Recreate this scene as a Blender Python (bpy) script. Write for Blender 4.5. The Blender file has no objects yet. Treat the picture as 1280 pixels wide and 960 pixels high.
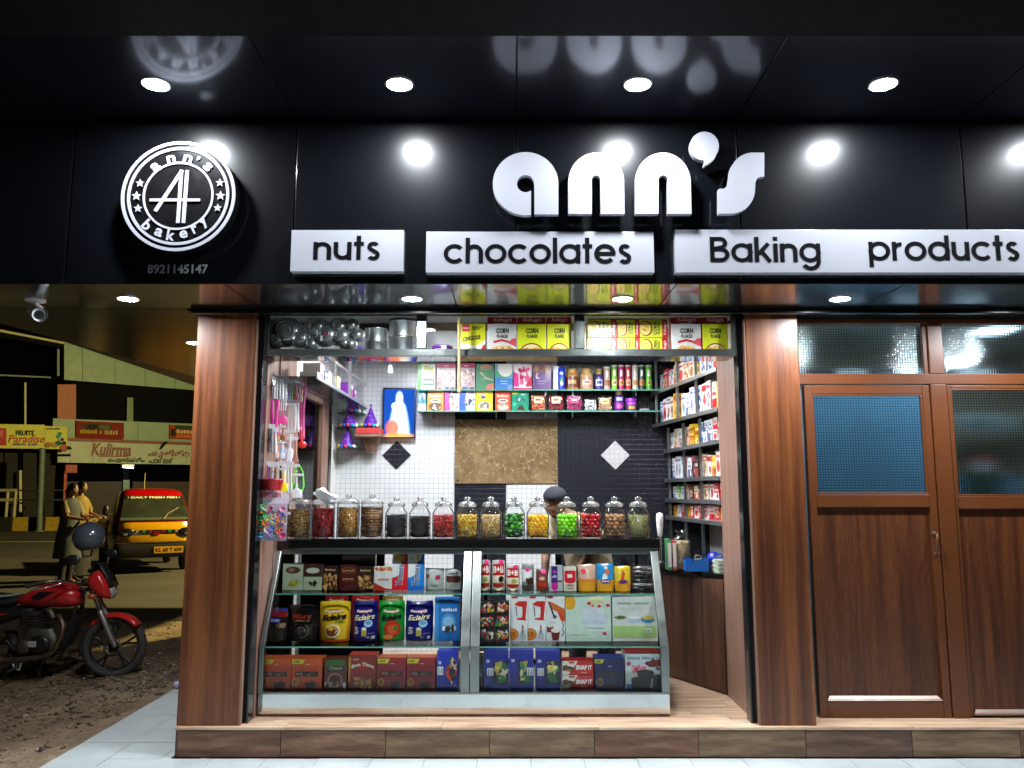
import bpy, math, random
from math import sin, cos, tan, atan, radians as R, pi, sqrt
from mathutils import Vector, Matrix

SC = bpy.context.scene
COL = SC.collection
# ---------------------------------------------------------------- camera
F = 1000.0                       # focal length in pixels of a 1280 wide frame
CAMZ = 1.5
PITCH = atan(135/1000.0)
cam_d = bpy.data.cameras.new('camera')
cam = bpy.data.objects.new('camera', cam_d)
COL.objects.link(cam)
cam.location = (0, 0, CAMZ)
cam.rotation_euler = (pi/2 + PITCH, 0, 0)
cam_d.sensor_width = 36.0
cam_d.lens = 36.0*F/1280.0
cam_d.clip_start = 0.05
cam_d.clip_end = 600
SC.camera = cam
# ---------------------------------------------------------------- night sky
W = bpy.data.worlds.new('World')
SC.world = W
W.use_nodes = True
wn = W.node_tree
bg = wn.nodes['Background']
sky = wn.nodes.new('ShaderNodeTexSky')
sky.sky_type = 'NISHITA'
sky.sun_disc = False
sky.sun_elevation = R(-6)
sky.sun_rotation = R(150)
wn.links.new(sky.outputs[0], bg.inputs[0])
bg.inputs[1].default_value = 0.05
# ---------------------------------------------------------------- exposure and renderer
SC.view_settings.view_transform = 'Standard'
SC.view_settings.look = 'None'
SC.view_settings.exposure = 0.38
SC.view_settings.gamma = 1.0
SC.render.engine = 'CYCLES'
cy = SC.cycles
cy.use_denoising = True
try:
    cy.denoiser = 'OPENIMAGEDENOISE'
except Exception:
    pass
cy.max_bounces = 10
cy.diffuse_bounces = 4
cy.glossy_bounces = 5
cy.transmission_bounces = 8
cy.transparent_max_bounces = 24
cy.sample_clamp_indirect = 6.0
cy.caustics_reflective = False
cy.caustics_refractive = False
cy.use_adaptive_sampling = False

DOWNLIGHT = 560.0      # radiance of the recessed LED discs
PANEL = 38.0           # radiance of the shop's ceiling panels
STREET = 17500.0        # watts of the street lamp
CS, SN = cos(PITCH), sin(PITCH)

# ---------------------------------------------------------------- measuring helpers
def zpx(y, Y):
    """height of the point of the plane at depth Y that shows at pixel row y"""
    return CAMZ + Y*tan(PITCH + atan((480-y)/F))
def xpx(x, Y, z):
    return (x-640)*(Y*CS + (z-CAMZ)*SN)/F
def at(x, y, Y):
    z = zpx(y, Y)
    return Vector((xpx(x, Y, z), Y, z))
def ray(x, y):
    a, b = (x-640)/F, (480-y)/F
    return Vector((a, CS - b*SN, SN + b*CS))
def onplane(x, y, P0, n):
    d = ray(x, y)
    o = Vector((0, 0, CAMZ))
    return o + d*((P0-o).dot(n)/d.dot(n))

def hx(h, g=1.0):
    h = h.lstrip('#')
    if len(h) == 3:
        h = ''.join(c*2 for c in h)
    out = []
    for i in (0, 2, 4):
        c = int(h[i:i+2], 16)/255
        out.append((c/12.92 if c <= .04045 else ((c+.055)/1.055)**2.4)*g)
    return tuple(out)

# ---------------------------------------------------------------- mesh builder
WL = {}
class MB:
    def __init__(s):
        s.v, s.f, s.c, s.sm = [], [], [], []
    def add(s, vs, fs, col=None, smooth=False):
        o = len(s.v)
        s.v.extend([tuple(p) for p in vs])
        for f in fs:
            s.f.append([o+i for i in f]); s.c.append(col); s.sm.append(smooth)
        return s
    def box(s, x0, x1, y0, y1, z0, z1, col=None):
        v = [(x, y, z) for z in (z0, z1) for y in (y0, y1) for x in (x0, x1)]
        return s.add(v, [(0, 2, 3, 1), (4, 5, 7, 6), (0, 1, 5, 4), (2, 6, 7, 3), (0, 4, 6, 2), (1, 3, 7, 5)], col)
    def obox(s, o, ax, ay, az, col=None):
        """box from a corner and three edge vectors"""
        o, ax, ay, az = map(Vector, (o, ax, ay, az))
        v = [o + ax*i + ay*j + az*k for k in (0, 1) for j in (0, 1) for i in (0, 1)]
        f = [(0, 2, 3, 1), (4, 5, 7, 6), (0, 1, 5, 4), (2, 6, 7, 3), (0, 4, 6, 2), (1, 3, 7, 5)]
        if ax.cross(ay).dot(az) < 0:
            f = [q[::-1] for q in f]
        return s.add(v, f, col)
    def tube(s, pts, r, n=8, col=None, smooth=True, caps=True, sq=1.0):
        pts = [Vector(p) for p in pts]
        rs = r if isinstance(r, (list, tuple)) else [r]*len(pts)
        vs, fs = [], []
        up = None
        for i, p in enumerate(pts):
            t = (pts[min(i+1, len(pts)-1)] - pts[max(i-1, 0)])
            t = t.normalized() if t.length > 1e-9 else Vector((0, 0, 1))
            if up is None:
                up = Vector((0, 0, 1)) if abs(t.z) < .9 else Vector((1, 0, 0))
            a = t.cross(up)
            if a.length < 1e-6:
                a = t.cross(Vector((0, 1, 0)))
            a.normalize(); b = a.cross(t).normalized(); up = b
            for k in range(n):
                w = 2*pi*k/n
                vs.append(p + a*cos(w)*rs[i] + b*sin(w)*rs[i]*sq)
        for i in range(len(pts)-1):
            for k in range(n):
                k2 = (k+1) % n
                fs.append((i*n+k, i*n+k2, (i+1)*n+k2, (i+1)*n+k))
        s.add(vs, fs, col, smooth)
        if caps:
            m = len(pts)-1
            s.add(vs[:n], [tuple(range(n))[::-1]], col)
            s.add(vs[m*n:], [tuple(range(n))], col)
        return s
    def cyl(s, p0, p1, r, n=16, col=None, r1=None):
        return s.tube([p0, p1], [r, r if r1 is None else r1], n, col)
    def lathe(s, prof, n=24, o=(0, 0, 0), col=None, smooth=True, cap=True, axis='z'):
        vs, fs = [], []
        def P(r, h, w):
            if axis == 'z':
                return (o[0]+r*cos(w), o[1]+r*sin(w), o[2]+h)
            if axis == 'y':
                return (o[0]+r*cos(w), o[1]-h, o[2]+r*sin(w))
            return (o[0]+h, o[1]+r*cos(w), o[2]+r*sin(w))
        for r, h in prof:
            for k in range(n):
                vs.append(P(r, h, 2*pi*k/n))
        for i in range(len(prof)-1):
            for k in range(n):
                k2 = (k+1) % n
                fs.append((i*n+k, i*n+k2, (i+1)*n+k2, (i+1)*n+k))
        s.add(vs, fs, col, smooth)
        if cap:
            if prof[0][0] > 1e-5:
                s.add(vs[:n], [tuple(range(n))[::-1]], col)
            if prof[-1][0] > 1e-5:
                s.add(vs[-n:], [tuple(range(n))], col)
        return s
    def prism(s, pts, y0, y1, col=None, side=None):
        """outline in x,z (any direction) pushed from y0 (front) to y1"""
        A = sum(pts[i][0]*pts[(i+1) % len(pts)][1]-pts[(i+1) % len(pts)][0]*pts[i][1] for i in range(len(pts)))
        if A < 0:
            pts = pts[::-1]
        n = len(pts)
        fr = [(x, y0, z) for x, z in pts]; bk = [(x, y1, z) for x, z in pts]
        s.add(fr, [tuple(range(n))], col)
        s.add(bk, [tuple(range(n))[::-1]], col)
        s.add(fr+bk, [(i, i+n, (i+1) % n+n, (i+1) % n) for i in range(n)], side or col)
        return s
    def sphere(s, o, r, nu=12, nv=8, col=None, sc=(1, 1, 1), M=None):
        vs, fs = [], []
        for j in range(nv+1):
            t = pi*j/nv
            for i in range(nu):
                p = 2*pi*i/nu
                q = Vector((r*sc[0]*sin(t)*cos(p), r*sc[1]*sin(t)*sin(p), r*sc[2]*cos(t)))
                if M is not None:
                    q = M @ q
                vs.append((o[0]+q.x, o[1]+q.y, o[2]+q.z))
        for j in range(nv):
            for i in range(nu):
                i2 = (i+1) % nu
                fs.append((j*nu+i, (j+1)*nu+i, (j+1)*nu+i2, j*nu+i2))
        return s.add(vs, fs, col, True)
    def octa(s, o, r, M=None, col=None, sc=(1, 1, 1)):
        vs = []
        for d in ((1, 0, 0), (-1, 0, 0), (0, 1, 0), (0, -1, 0), (0, 0, 1), (0, 0, -1)):
            q = Vector((d[0]*sc[0], d[1]*sc[1], d[2]*sc[2]))*r
            if M is not None:
                q = M @ q
            vs.append((o[0]+q.x, o[1]+q.y, o[2]+q.z))
        return s.add(vs, [(0, 2, 4), (2, 1, 4), (1, 3, 4), (3, 0, 4), (2, 0, 5), (1, 2, 5), (3, 1, 5), (0, 3, 5)], col, True)
    def loft(s, rings, n=14, col=None, smooth=True, cap=True, e=2.0):
        """rings: (cx, cy, cz, rx, ry [, tilt about y]); superellipse exponent e"""
        vs, fs = [], []
        for q in rings:
            cx, cy_, cz, rx, ry = q[:5]
            tl = q[5] if len(q) > 5 else 0
            for k in range(n):
                w = 2*pi*k/n
                c, d = cos(w), sin(w)
                X = rx*math.copysign(abs(c)**(2/e), c); Yy = ry*math.copysign(abs(d)**(2/e), d)
                vs.append((cx + X*cos(tl), cy_+Yy, cz + X*sin(tl)))
        m = len(rings)
        for i in range(m-1):
            for k in range(n):
                k2 = (k+1) % n
                fs.append((i*n+k, i*n+k2, (i+1)*n+k2, (i+1)*n+k))
        s.add(vs, fs, col, smooth)
        if cap:
            s.add(vs[:n], [tuple(range(n))[::-1]], col, smooth)
            s.add(vs[-n:], [tuple(range(n))], col, smooth)
        return s
    def text(s, body, x0, x1, z0, z1, y, col=None, bold=0, shear=0, depth=0, rot=False, keep=False):
        """lettering fitted into a rectangle of the x,z plane, facing -y"""
        vs, fs = tmesh(body, bold, shear)
        def mp(u, v):
            if rot:
                return (x1-(x1-x0)*v, z0+(z1-z0)*u)
            return (x0+(x1-x0)*u, z0+(z1-z0)*v)
        P = [mp(u, v) for u, v in vs]
        s.add([(a, y, b) for a, b in P], fs, col)
        if depth:
            s.add([(a, y+depth, b) for a, b in P], [f[::-1] for f in fs], col)
            cnt = {}
            for f in fs:
                for i in range(len(f)):
                    a, b = f[i], f[(i+1) % len(f)]
                    cnt[(a, b)] = 1
            n = len(P)
            ed = [(a, b) for (a, b) in cnt if (b, a) not in cnt]
            s.add([(a, y, b) for a, b in P]+[(a, y+depth, b) for a, b in P], [(b, a, a+n, b+n) for a, b in ed], col)
        return s
    def move(s, M):
        s.v = [tuple(M @ Vector(p)) for p in s.v]
        return s
    def build(s, name, mat, parent=None, world=False, bevel=0, kind=None):
        me = bpy.data.meshes.new(name)
        v = s.v
        if world and parent is not None:
            o = WL[parent.name]
            v = [(p[0]-o[0], p[1]-o[1], p[2]-o[2]) for p in v]
        me.from_pydata(v, [], s.f)
        me.polygons.foreach_set('use_smooth', s.sm)
        if any(c is not None for c in s.c):
            a = me.color_attributes.new('Col', 'FLOAT_COLOR', 'CORNER')
            buf = []
            for f, c in zip(s.f, s.c):
                c = c or (.5, .5, .5)
                buf.extend([c[0], c[1], c[2], 1.0]*len(f))
            a.data.foreach_set('color', buf)
        me.materials.append(mat)
        me.update()
        ob = bpy.data.objects.new(name, me)
        COL.objects.link(ob)
        if parent is not None:
            ob.parent = parent
            WL[ob.name] = WL.get(parent.name, (0, 0, 0)) if world else WL.get(parent.name, (0, 0, 0))
        else:
            WL[ob.name] = (0, 0, 0)
        if bevel:
            b = ob.modifiers.new('edge', 'BEVEL'); b.width = bevel; b.segments = 2; b.limit_method = 'ANGLE'
            b.angle_limit = R(40)
        if kind:
            ob['kind'] = kind
        return ob

_T = {}
def tmesh(body, bold=0, shear=0):
    k = (body, bold, shear)
    if k not in _T and body.startswith('~'):
        # print too small to be read in the photograph: a row of letter-sized marks
        n = int(body[1:]); g = random.Random(n); P = []; fs = []
        for i in range(n):
            if i % 8 == 7: continue
            a, b, z = i/n, (i+.72)/n, g.choice((.7, .85, 1.0)); o = len(P)
            P += [(a, 0), (b, 0), (b, z), (a, z)]; fs.append((o, o+1, o+2, o+3))
        _T[k] = (P, fs)
    if k not in _T:
        c = bpy.data.curves.new('lettering', 'FONT')
        c.body = body; c.offset = bold; c.shear = shear; c.resolution_u = 2
        o = bpy.data.objects.new('lettering', c)
        m = o.to_mesh()
        P = [(p.co.x, p.co.y) for p in m.vertices]
        fs = [tuple(f.vertices) for f in m.polygons]
        o.to_mesh_clear()
        bpy.data.objects.remove(o); bpy.data.curves.remove(c)
        xs = [p[0] for p in P]; ys = [p[1] for p in P]
        a, b, c2, d = min(xs), max(xs), min(ys), max(ys)
        P = [((x-a)/max(b-a, 1e-6), (y-c2)/max(d-c2, 1e-6)) for x, y in P]
        # all faces towards -y
        out = []
        for f in fs:
            A = sum(P[f[i]][0]*P[f[(i+1) % len(f)]][1]-P[f[(i+1) % len(f)]][0]*P[f[i]][1] for i in range(len(f)))
            out.append(f if A > 0 else f[::-1])
        _T[k] = (P, out)
    return _T[k]

def thing(name, label, cat, loc=(0, 0, 0), group=None, rz=0):
    o = bpy.data.objects.new(name, None)
    o.empty_display_size = .1
    COL.objects.link(o)
    o.location = loc
    o.rotation_euler = (0, 0, rz)
    o['label'] = label; o['category'] = cat
    if group:
        o['group'] = group
    WL[o.name] = tuple(loc)
    return o
def tag(o, label, cat, group=None):
    o['label'] = label; o['category'] = cat
    if group:
        o['group'] = group
    return o
def dup(root, loc=None, label=None):
    """a copy of a thing with copies of its parts and sub-parts, sharing mesh data"""
    r = root.copy(); COL.objects.link(r)
    if loc is not None:
        r.location = loc
    if label:
        r['label'] = label
    WL[r.name] = tuple(r.location)
    for ch in list(root.children):
        c = ch.copy(); COL.objects.link(c); c.parent = r
        for g in list(ch.children):
            d = g.copy(); COL.objects.link(d); d.parent = c
    return r
# ---------------------------------------------------------------- materials
M = {}
def newmat(name):
    m = bpy.data.materials.new(name); m.use_nodes = True
    nt = m.node_tree
    p = nt.nodes['Principled BSDF']
    M[name] = m
    return m, nt, p
def ramp(nt, fac, stops):
    r = nt.nodes.new('ShaderNodeValToRGB')
    e = r.color_ramp.elements
    while len(e) < len(stops):
        e.new(.5)
    for q, (pos, c) in zip(e, stops):
        q.position = pos; q.color = (c[0], c[1], c[2], 1)
    nt.links.new(fac, r.inputs[0])
    return r.outputs[0]
def coords(nt, scale=(1, 1, 1), rot=(0, 0, 0), kind='Object', rnd=False):
    t = nt.nodes.new('ShaderNodeTexCoord'); m = nt.nodes.new('ShaderNodeMapping')
    m.inputs['Scale'].default_value = scale; m.inputs['Rotation'].default_value = rot
    nt.links.new(t.outputs[kind], m.inputs[0])
    if rnd:
        oi = nt.nodes.new('ShaderNodeObjectInfo')
        mu = nt.nodes.new('ShaderNodeMath'); mu.operation = 'MULTIPLY'; mu.inputs[1].default_value = 37.0
        nt.links.new(oi.outputs['Random'], mu.inputs[0])
        cx = nt.nodes.new('ShaderNodeCombineXYZ')
        for i in range(3):
            nt.links.new(mu.outputs[0], cx.inputs[i])
        nt.links.new(cx.outputs[0], m.inputs['Location'])
    return m.outputs[0]
def noise(nt, vec, scale, detail=4, rough=.5, dist=0):
    n = nt.nodes.new('ShaderNodeTexNoise')
    n.inputs['Scale'].default_value = scale; n.inputs['Detail'].default_value = detail
    n.inputs['Roughness'].default_value = rough; n.inputs['Distortion'].default_value = dist
    nt.links.new(vec, n.inputs['Vector'])
    return n.outputs[0]
def bump(nt, p, h, strength=.2, dist=.01):
    b = nt.nodes.new('ShaderNodeBump'); b.inputs['Strength'].default_value = strength
    b.inputs['Distance'].default_value = dist
    nt.links.new(h, b.inputs['Height']); nt.links.new(b.outputs[0], p.inputs['Normal'])
    return b
def plain(name, col, rough=.5, metal=0, var=.12, scale=6, bmp=0, coat=0, rvar=.1, bscale=None, spec=.5):
    m, nt, p = newmat(name)
    v = coords(nt)
    n = noise(nt, v, scale, 5)
    lo = tuple(max(0, c*(1-var)) for c in col); hi = tuple(min(1, c*(1+var)) for c in col)
    nt.links.new(ramp(nt, n, [(.3, lo), (.7, hi)]), p.inputs['Base Color'])
    rr = nt.nodes.new('ShaderNodeMapRange')
    rr.inputs['To Min'].default_value = max(.02, rough-rvar); rr.inputs['To Max'].default_value = min(1, rough+rvar)
    nt.links.new(noise(nt, v, scale*3, 4), rr.inputs[0]); nt.links.new(rr.outputs[0], p.inputs['Roughness'])
    p.inputs['Metallic'].default_value = metal
    p.inputs['Specular IOR Level'].default_value = spec
    if coat:
        p.inputs['Coat Weight'].default_value = coat; p.inputs['Coat Roughness'].default_value = .06
    if bmp:
        bump(nt, p, noise(nt, v, bscale or scale*8, 6, .6), bmp, .01)
    return m
def attr(name, rough=.4, metal=0, coat=0, bmp=0, bscale=40, spec=.5, trans=0):
    """takes each face's own printed colour from the mesh"""
    m, nt, p = newmat(name)
    a = nt.nodes.new('ShaderNodeVertexColor'); a.layer_name = 'Col'
    v = coords(nt)
    mx = nt.nodes.new('ShaderNodeMix'); mx.data_type = 'RGBA'; mx.blend_type = 'MULTIPLY'
    mx.inputs[0].default_value = 1
    nt.links.new(a.outputs[0], mx.inputs[6])
    nt.links.new(ramp(nt, noise(nt, v, 25, 4), [(.3, (.86,)*3), (.7, (1, 1, 1))]), mx.inputs[7])
    nt.links.new(mx.outputs[2], p.inputs['Base Color'])
    p.inputs['Roughness'].default_value = rough; p.inputs['Metallic'].default_value = metal
    p.inputs['Coat Weight'].default_value = coat; p.inputs['Coat Roughness'].default_value = .1
    p.inputs['Specular IOR Level'].default_value = spec
    p.inputs['Transmission Weight'].default_value = trans
    if bmp:
        bump(nt, p, noise(nt, v, bscale, 3), bmp, .004)
    return m
def emit(name, col, st):
    m = bpy.data.materials.new(name); m.use_nodes = True; nt = m.node_tree; nt.nodes.clear()
    e = nt.nodes.new('ShaderNodeEmission'); o = nt.nodes.new('ShaderNodeOutputMaterial')
    e.inputs[0].default_value = (*col, 1); e.inputs[1].default_value = st
    nt.links.new(e.outputs[0], o.inputs[0]); M[name] = m
    return m
def glass(name, tint=(1, 1, 1), rough=.02, base=.03, top=.9):
    m = bpy.data.materials.new(name); m.use_nodes = True; nt = m.node_tree; nt.nodes.clear()
    o = nt.nodes.new('ShaderNodeOutputMaterial'); mx = nt.nodes.new('ShaderNodeMixShader')
    t = nt.nodes.new('ShaderNodeBsdfTransparent'); g = nt.nodes.new('ShaderNodeBsdfGlossy')
    t.inputs[0].default_value = (*tint, 1); g.inputs['Roughness'].default_value = rough
    lw = nt.nodes.new('ShaderNodeFresnel'); lw.inputs[0].default_value = 1.45
    geo = nt.nodes.new('ShaderNodeNewGeometry')
    mr = nt.nodes.new('ShaderNodeMapRange')
    mr.inputs['From Min'].default_value = .0; mr.inputs['From Max'].default_value = 1
    mr.inputs['To Min'].default_value = base; mr.inputs['To Max'].default_value = top
    # same reflectance from both faces of a thin sheet
    lay = nt.nodes.new('ShaderNodeLayerWeight'); lay.inputs[0].default_value = .12
    nt.links.new(lay.outputs['Fresnel'], mr.inputs[0])
    nt.links.new(mr.outputs[0], mx.inputs[0])
    nt.links.new(t.outputs[0], mx.inputs[1]); nt.links.new(g.outputs[0], mx.inputs[2])
    nt.links.new(mx.outputs[0], o.inputs[0])
    nt.nodes.remove(lw); nt.nodes.remove(geo)
    M[name] = m
    return m

attr('paper', .38, coat=.25)
attr('foil', .28, coat=.5, bmp=.25, bscale=28)
attr('plastic', .35, coat=.2)
attr('matte', .75)
attr('candy', .25, coat=.4, bmp=.15, bscale=120)
attr('clear_plastic', .2, trans=.75)
attr('gloss_paint', .25, coat=.6)
plain('black_trim', (.006, .006, .007), .22, coat=.3, var=.2)
plain('black_rubber', (.018, .017, .016), .7, bmp=.2)
plain('black_plastic', (.012, .012, .013), .4)
plain('matte_black', (.004, .004, .005), .7, spec=.12)
plain('steel', (.28, .31, .30), .33, metal=1, scale=3, rvar=.12)
plain('mirror_steel', (.55, .57, .56), .08, metal=1, scale=2, rvar=.05, bmp=.30, bscale=1.6)
plain('pan_steel', (.42, .44, .45), .3, metal=.75, rvar=.08)
plain('aluminium', (.72, .74, .75), .34, metal=1)
plain('chrome', (.75, .75, .76), .1, metal=1, rvar=.05)
plain('white_acrylic', (.45, .46, .52), .35, var=.03)
plain('black_vinyl', (.004, .004, .005), .4, spec=.15)
plain('interior_white', (.72, .71, .70), .5, var=.04)
plain('interior_beige', (.55, .47, .36), .5, var=.06)
plain('concrete', (.22, .21, .19), .8, bmp=.3)
plain('lid_glass_white', (.78, .80, .80), .18, var=.05)
plain('red_paint', (.42, .012, .014), .25, coat=.7, var=.1)
plain('yellow_paint', (.62, .33, .015), .3, coat=.5, var=.08)
plain('dark_red_paint', (.05, .008, .006), .35, coat=.3)
plain('grey_helmet', (.06, .075, .09), .2, coat=.6, var=.08)
plain('engine_metal', (.12, .105, .085), .5, metal=.7, var=.4, scale=20, bmp=.3)
plain('exhaust_metal', (.16, .11, .07), .45, metal=.8, var=.4, scale=14)
plain('skin', (.24, .12, .07), .5, var=.08, scale=20)
plain('hair', (.008, .007, .006), .45)
plain('navy_cloth', (.005, .007, .014), .85, bmp=.3, bscale=200)
plain('khaki_cloth', (.42, .36, .24), .85, bmp=.3, bscale=160)
plain('jean_cloth', (.03, .04, .07), .85, bmp=.3)
plain('yellow_cloth', (.19, .135, .025), .8, var=.15)
plain('cream_cloth', (.17, .14, .065), .8, var=.1)
plain('grey_cloth', (.045, .055, .062), .85, var=.2)
plain('black_cloth', (.012, .012, .014), .85)
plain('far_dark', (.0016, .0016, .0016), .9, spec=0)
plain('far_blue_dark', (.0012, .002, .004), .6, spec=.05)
plain('far_cladding', (.19, .32, .23), .45, var=.05, scale=1)
plain('far_sign_cream', (.39, .48, .40), .45, var=.05, scale=1)
plain('far_orange', (.38, .07, .012), .5)
plain('far_maroon', (.20, .022, .02), .5)
plain('far_green_pillar', (.20, .28, .20), .6)
plain('sign_yellow', (.62, .62, .03), .5, var=.08)
plain('kerb_yellow', (.55, .38, .03), .7, var=.2)
plain('kerb_black', (.02, .02, .018), .8)
plain('rail_paint', (.50, .48, .30), .5)
plain('pole_green', (.14, .20, .19), .5)
plain('bike_red', (.50, .02, .02), .22, coat=.7, var=.15, scale=4)
plain('tyre', (.042, .038, .034), .8, bmp=.5, bscale=90)
plain('rope', (.42, .28, .12), .9, bmp=.5, bscale=300)
plain('cloth_white', (.62, .64, .68), .85, bmp=.2, bscale=120)
plain('pavement_grout', (.10, .10, .10), .9)
plain('lane_paint', (.55, .42, .10), .6, var=.25)
emit('lamp_disc', (.90, .95, 1.0), DOWNLIGHT)
emit('lamp_disc_low', (.93, .96, 1.0), DOWNLIGHT*1.75)
emit('ceiling_panel', (.92, .96, 1.0), PANEL)
emit('store_panel', (.85, .95, 1.0), 12.0)
emit('fill_strip_glow', (.85, .95, 1.0), 34.0)  # emission of the added fill strip behind the door head
emit('tube_glow', (.85, .92, 1.0), 18.0)
glass('glass_clear', (.97, .985, .98), base=.006)
glass('glass_front', (.98, .99, .985), base=.002)
glass('glass_shelf', (.90, .965, .94))
glass('glass_jar', (.985, .99, .99), rough=.04, base=.035)
glass('glass_dark', (.30, .31, .31), base=.04)
glass('windscreen', (.10, .12, .11), base=.05)
glass('plastic_film', (.96, .96, .97), rough=.12, base=.05, top=.7)

def opal():
    m = bpy.data.materials.new('opal'); m.use_nodes = True; nt = m.node_tree; nt.nodes.clear(); M['opal'] = m
    o = nt.nodes.new('ShaderNodeOutputMaterial'); a = nt.nodes.new('ShaderNodeBsdfTranslucent'); b = nt.nodes.new('ShaderNodeBsdfDiffuse'); x = nt.nodes.new('ShaderNodeMixShader')
    a.inputs[0].default_value = (.80, .80, .82, 1); b.inputs[0].default_value = (.7, .7, .72, 1); x.inputs[0].default_value = .4
    nt.links.new(a.outputs[0], x.inputs[1]); nt.links.new(b.outputs[0], x.inputs[2]); nt.links.new(x.outputs[0], o.inputs[0])
opal()
# green ground edge of sheet glass
plain('glass_edge', (.10, .30, .24), .15, var=.1)

def black_panel(name, col, r):
    """glossy aluminium composite sheet: sharp mirror under a faint wide sheen"""
    m, nt, p = newmat(name)
    v = coords(nt, (1, 1, 1))
    nt.links.new(ramp(nt, noise(nt, v, 1.5, 4), [(.3, tuple(c*.8 for c in col)), (.7, tuple(c*1.2 for c in col))]), p.inputs['Base Color'])
    mr = nt.nodes.new('ShaderNodeMapRange')
    mr.inputs['To Min'].default_value = r*.8; mr.inputs['To Max'].default_value = r*1.3
    nt.links.new(noise(nt, v, 9, 6, .6), mr.inputs[0])
    nt.links.new(mr.outputs[0], p.inputs['Roughness'])
    p.inputs['Specular IOR Level'].default_value = .55
    p.inputs['Coat Weight'].default_value = .45
    p.inputs['Coat Roughness'].default_value = .30
    p.inputs['Coat Tint'].default_value = (.8, .88, 1, 1)
    bump(nt, p, noise(nt, coords(nt), 1.1, 2), .03, .03)
black_panel('gloss_black', (.004, .0048, .0068), .10)
black_panel('gloss_ceiling', (.0042, .005, .0078), .12)
black_panel('gloss_soffit', (.010, .010, .009), .07)
black_panel('dark_soffit', (.005, .006, .008), .16)
M['dark_soffit'].node_tree.nodes['Principled BSDF'].inputs['Coat Weight'].default_value = 0
M['dark_soffit'].node_tree.nodes['Principled BSDF'].inputs['Specular IOR Level'].default_value = .12
M['gloss_soffit'].node_tree.nodes['Principled BSDF'].inputs['Specular IOR Level'].default_value = .65
plain('panel_gap', (.05, .052, .06), .4)

def wood(name, dark, mid, light, stretch=(9, 9, .35), rough=.34, band=2.2, rnd=False, fine=26, coat=.15, grain=.5):
    m, nt, p = newmat(name)
    v = coords(nt, stretch, rnd=rnd)
    n1 = noise(nt, v, band, 3, .5, .3)
    v2 = coords(nt, (stretch[0]*1.0, stretch[1], stretch[2]*1.3), rnd=rnd)
    n2 = noise(nt, v2, fine, 6, .65, .5)
    c1 = ramp(nt, n1, [(.30, dark), (.48, mid), (.68, light)])
    mx = nt.nodes.new('ShaderNodeMix'); mx.data_type = 'RGBA'; mx.blend_type = 'MULTIPLY'
    mx.inputs[0].default_value = grain
    nt.links.new(c1, mx.inputs[6]); nt.links.new(ramp(nt, n2, [(.35, (.35, .33, .30)), (.62, (1, 1, 1))]), mx.inputs[7])
    nt.links.new(mx.outputs[2], p.inputs['Base Color'])
    mr = nt.nodes.new('ShaderNodeMapRange')
    mr.inputs['To Min'].default_value = rough-.06; mr.inputs['To Max'].default_value = rough+.12
    nt.links.new(n2, mr.inputs[0]); nt.links.new(mr.outputs[0], p.inputs['Roughness'])
    p.inputs['Coat Weight'].default_value = coat; p.inputs['Coat Roughness'].default_value = .2
    bump(nt, p, n2, .08, .004)
    return m
wood('pillar_wood', (.062, .015, .005), (.145, .042, .011), (.26, .086, .023), (7, 7, .22), .36, 2.4)
wood('side_wood', (.17, .085, .062), (.25, .135, .098), (.33, .20, .145), (7, 14, .22), .4, 2.4, grain=.25)
wood('door_wood', (.055, .014, .005), (.105, .030, .009), (.165, .052, .015), (10, 10, .5), .38, 1.7, fine=18, grain=.75)
wood('base_wood', (.05, .018, .011), (.095, .038, .022), (.135, .06, .035), (8, 8, .3), .4, 2.0)
wood('riser_red', (.090, .032, .016), (.175, .074, .038), (.27, .14, .078), (1.1, 6, 7), .5, 2.6, rnd=True, fine=9, grain=.6)
wood('riser_olive', (.115, .060, .030), (.20, .115, .058), (.29, .185, .10), (1.1, 6, 7), .5, 2.6, rnd=True, fine=9, grain=.5)
wood('riser_dark', (.085, .040, .024), (.15, .076, .046), (.22, .125, .078), (1.1, 6, 7), .5, 2.6, rnd=True, fine=9, grain=.6)
wood('floor_wood', (.38, .22, .14), (.58, .39, .26), (.68, .52, .37), (.9, 7, 7), .38, 2.6, rnd=True, fine=8, grain=.3)
plain('door_frame_brown', (.115, .034, .009), .38, var=.06, scale=2, coat=.25)

def tiles(name, body, grout, size, mortar, rough, bm=.35, hue=.06):
    m, nt, p = newmat(name)
    t = nt.nodes.new('ShaderNodeTexCoord')
    sx = nt.nodes.new('ShaderNodeSeparateXYZ'); cx = nt.nodes.new('ShaderNodeCombineXYZ')
    nt.links.new(t.outputs['Object'], sx.inputs[0])
    nt.links.new(sx.outputs[0], cx.inputs[0]); nt.links.new(sx.outputs[2], cx.inputs[1])
    b = nt.nodes.new('ShaderNodeTexBrick')
    b.offset = 0; b.squash = 1
    b.inputs['Scale'].default_value = 1; b.inputs['Brick Width'].default_value = size; b.inputs['Row Height'].default_value = size
    b.inputs['Mortar Size'].default_value = mortar; b.inputs['Mortar Smooth'].default_value = .3
    b.inputs['Color1'].default_value = (*body, 1)
    b.inputs['Color2'].default_value = (*[c*(1-hue) for c in body], 1)
    b.inputs['Mortar'].default_value = (*grout, 1)
    nt.links.new(cx.outputs[0], b.inputs['Vector'])
    nt.links.new(b.outputs[0], p.inputs['Base Color'])
    p.inputs['Roughness'].default_value = rough
    inv = nt.nodes.new('ShaderNodeMath'); inv.operation = 'SUBTRACT'; inv.inputs[0].default_value = 1
    nt.links.new(b.outputs[1], inv.inputs[1])
    bump(nt, p, inv.outputs[0], bm, .003)
    return m
tiles('white_tile', (.66, .68, .70), (.33, .36, .39), .0425, .0018, .22)
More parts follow.
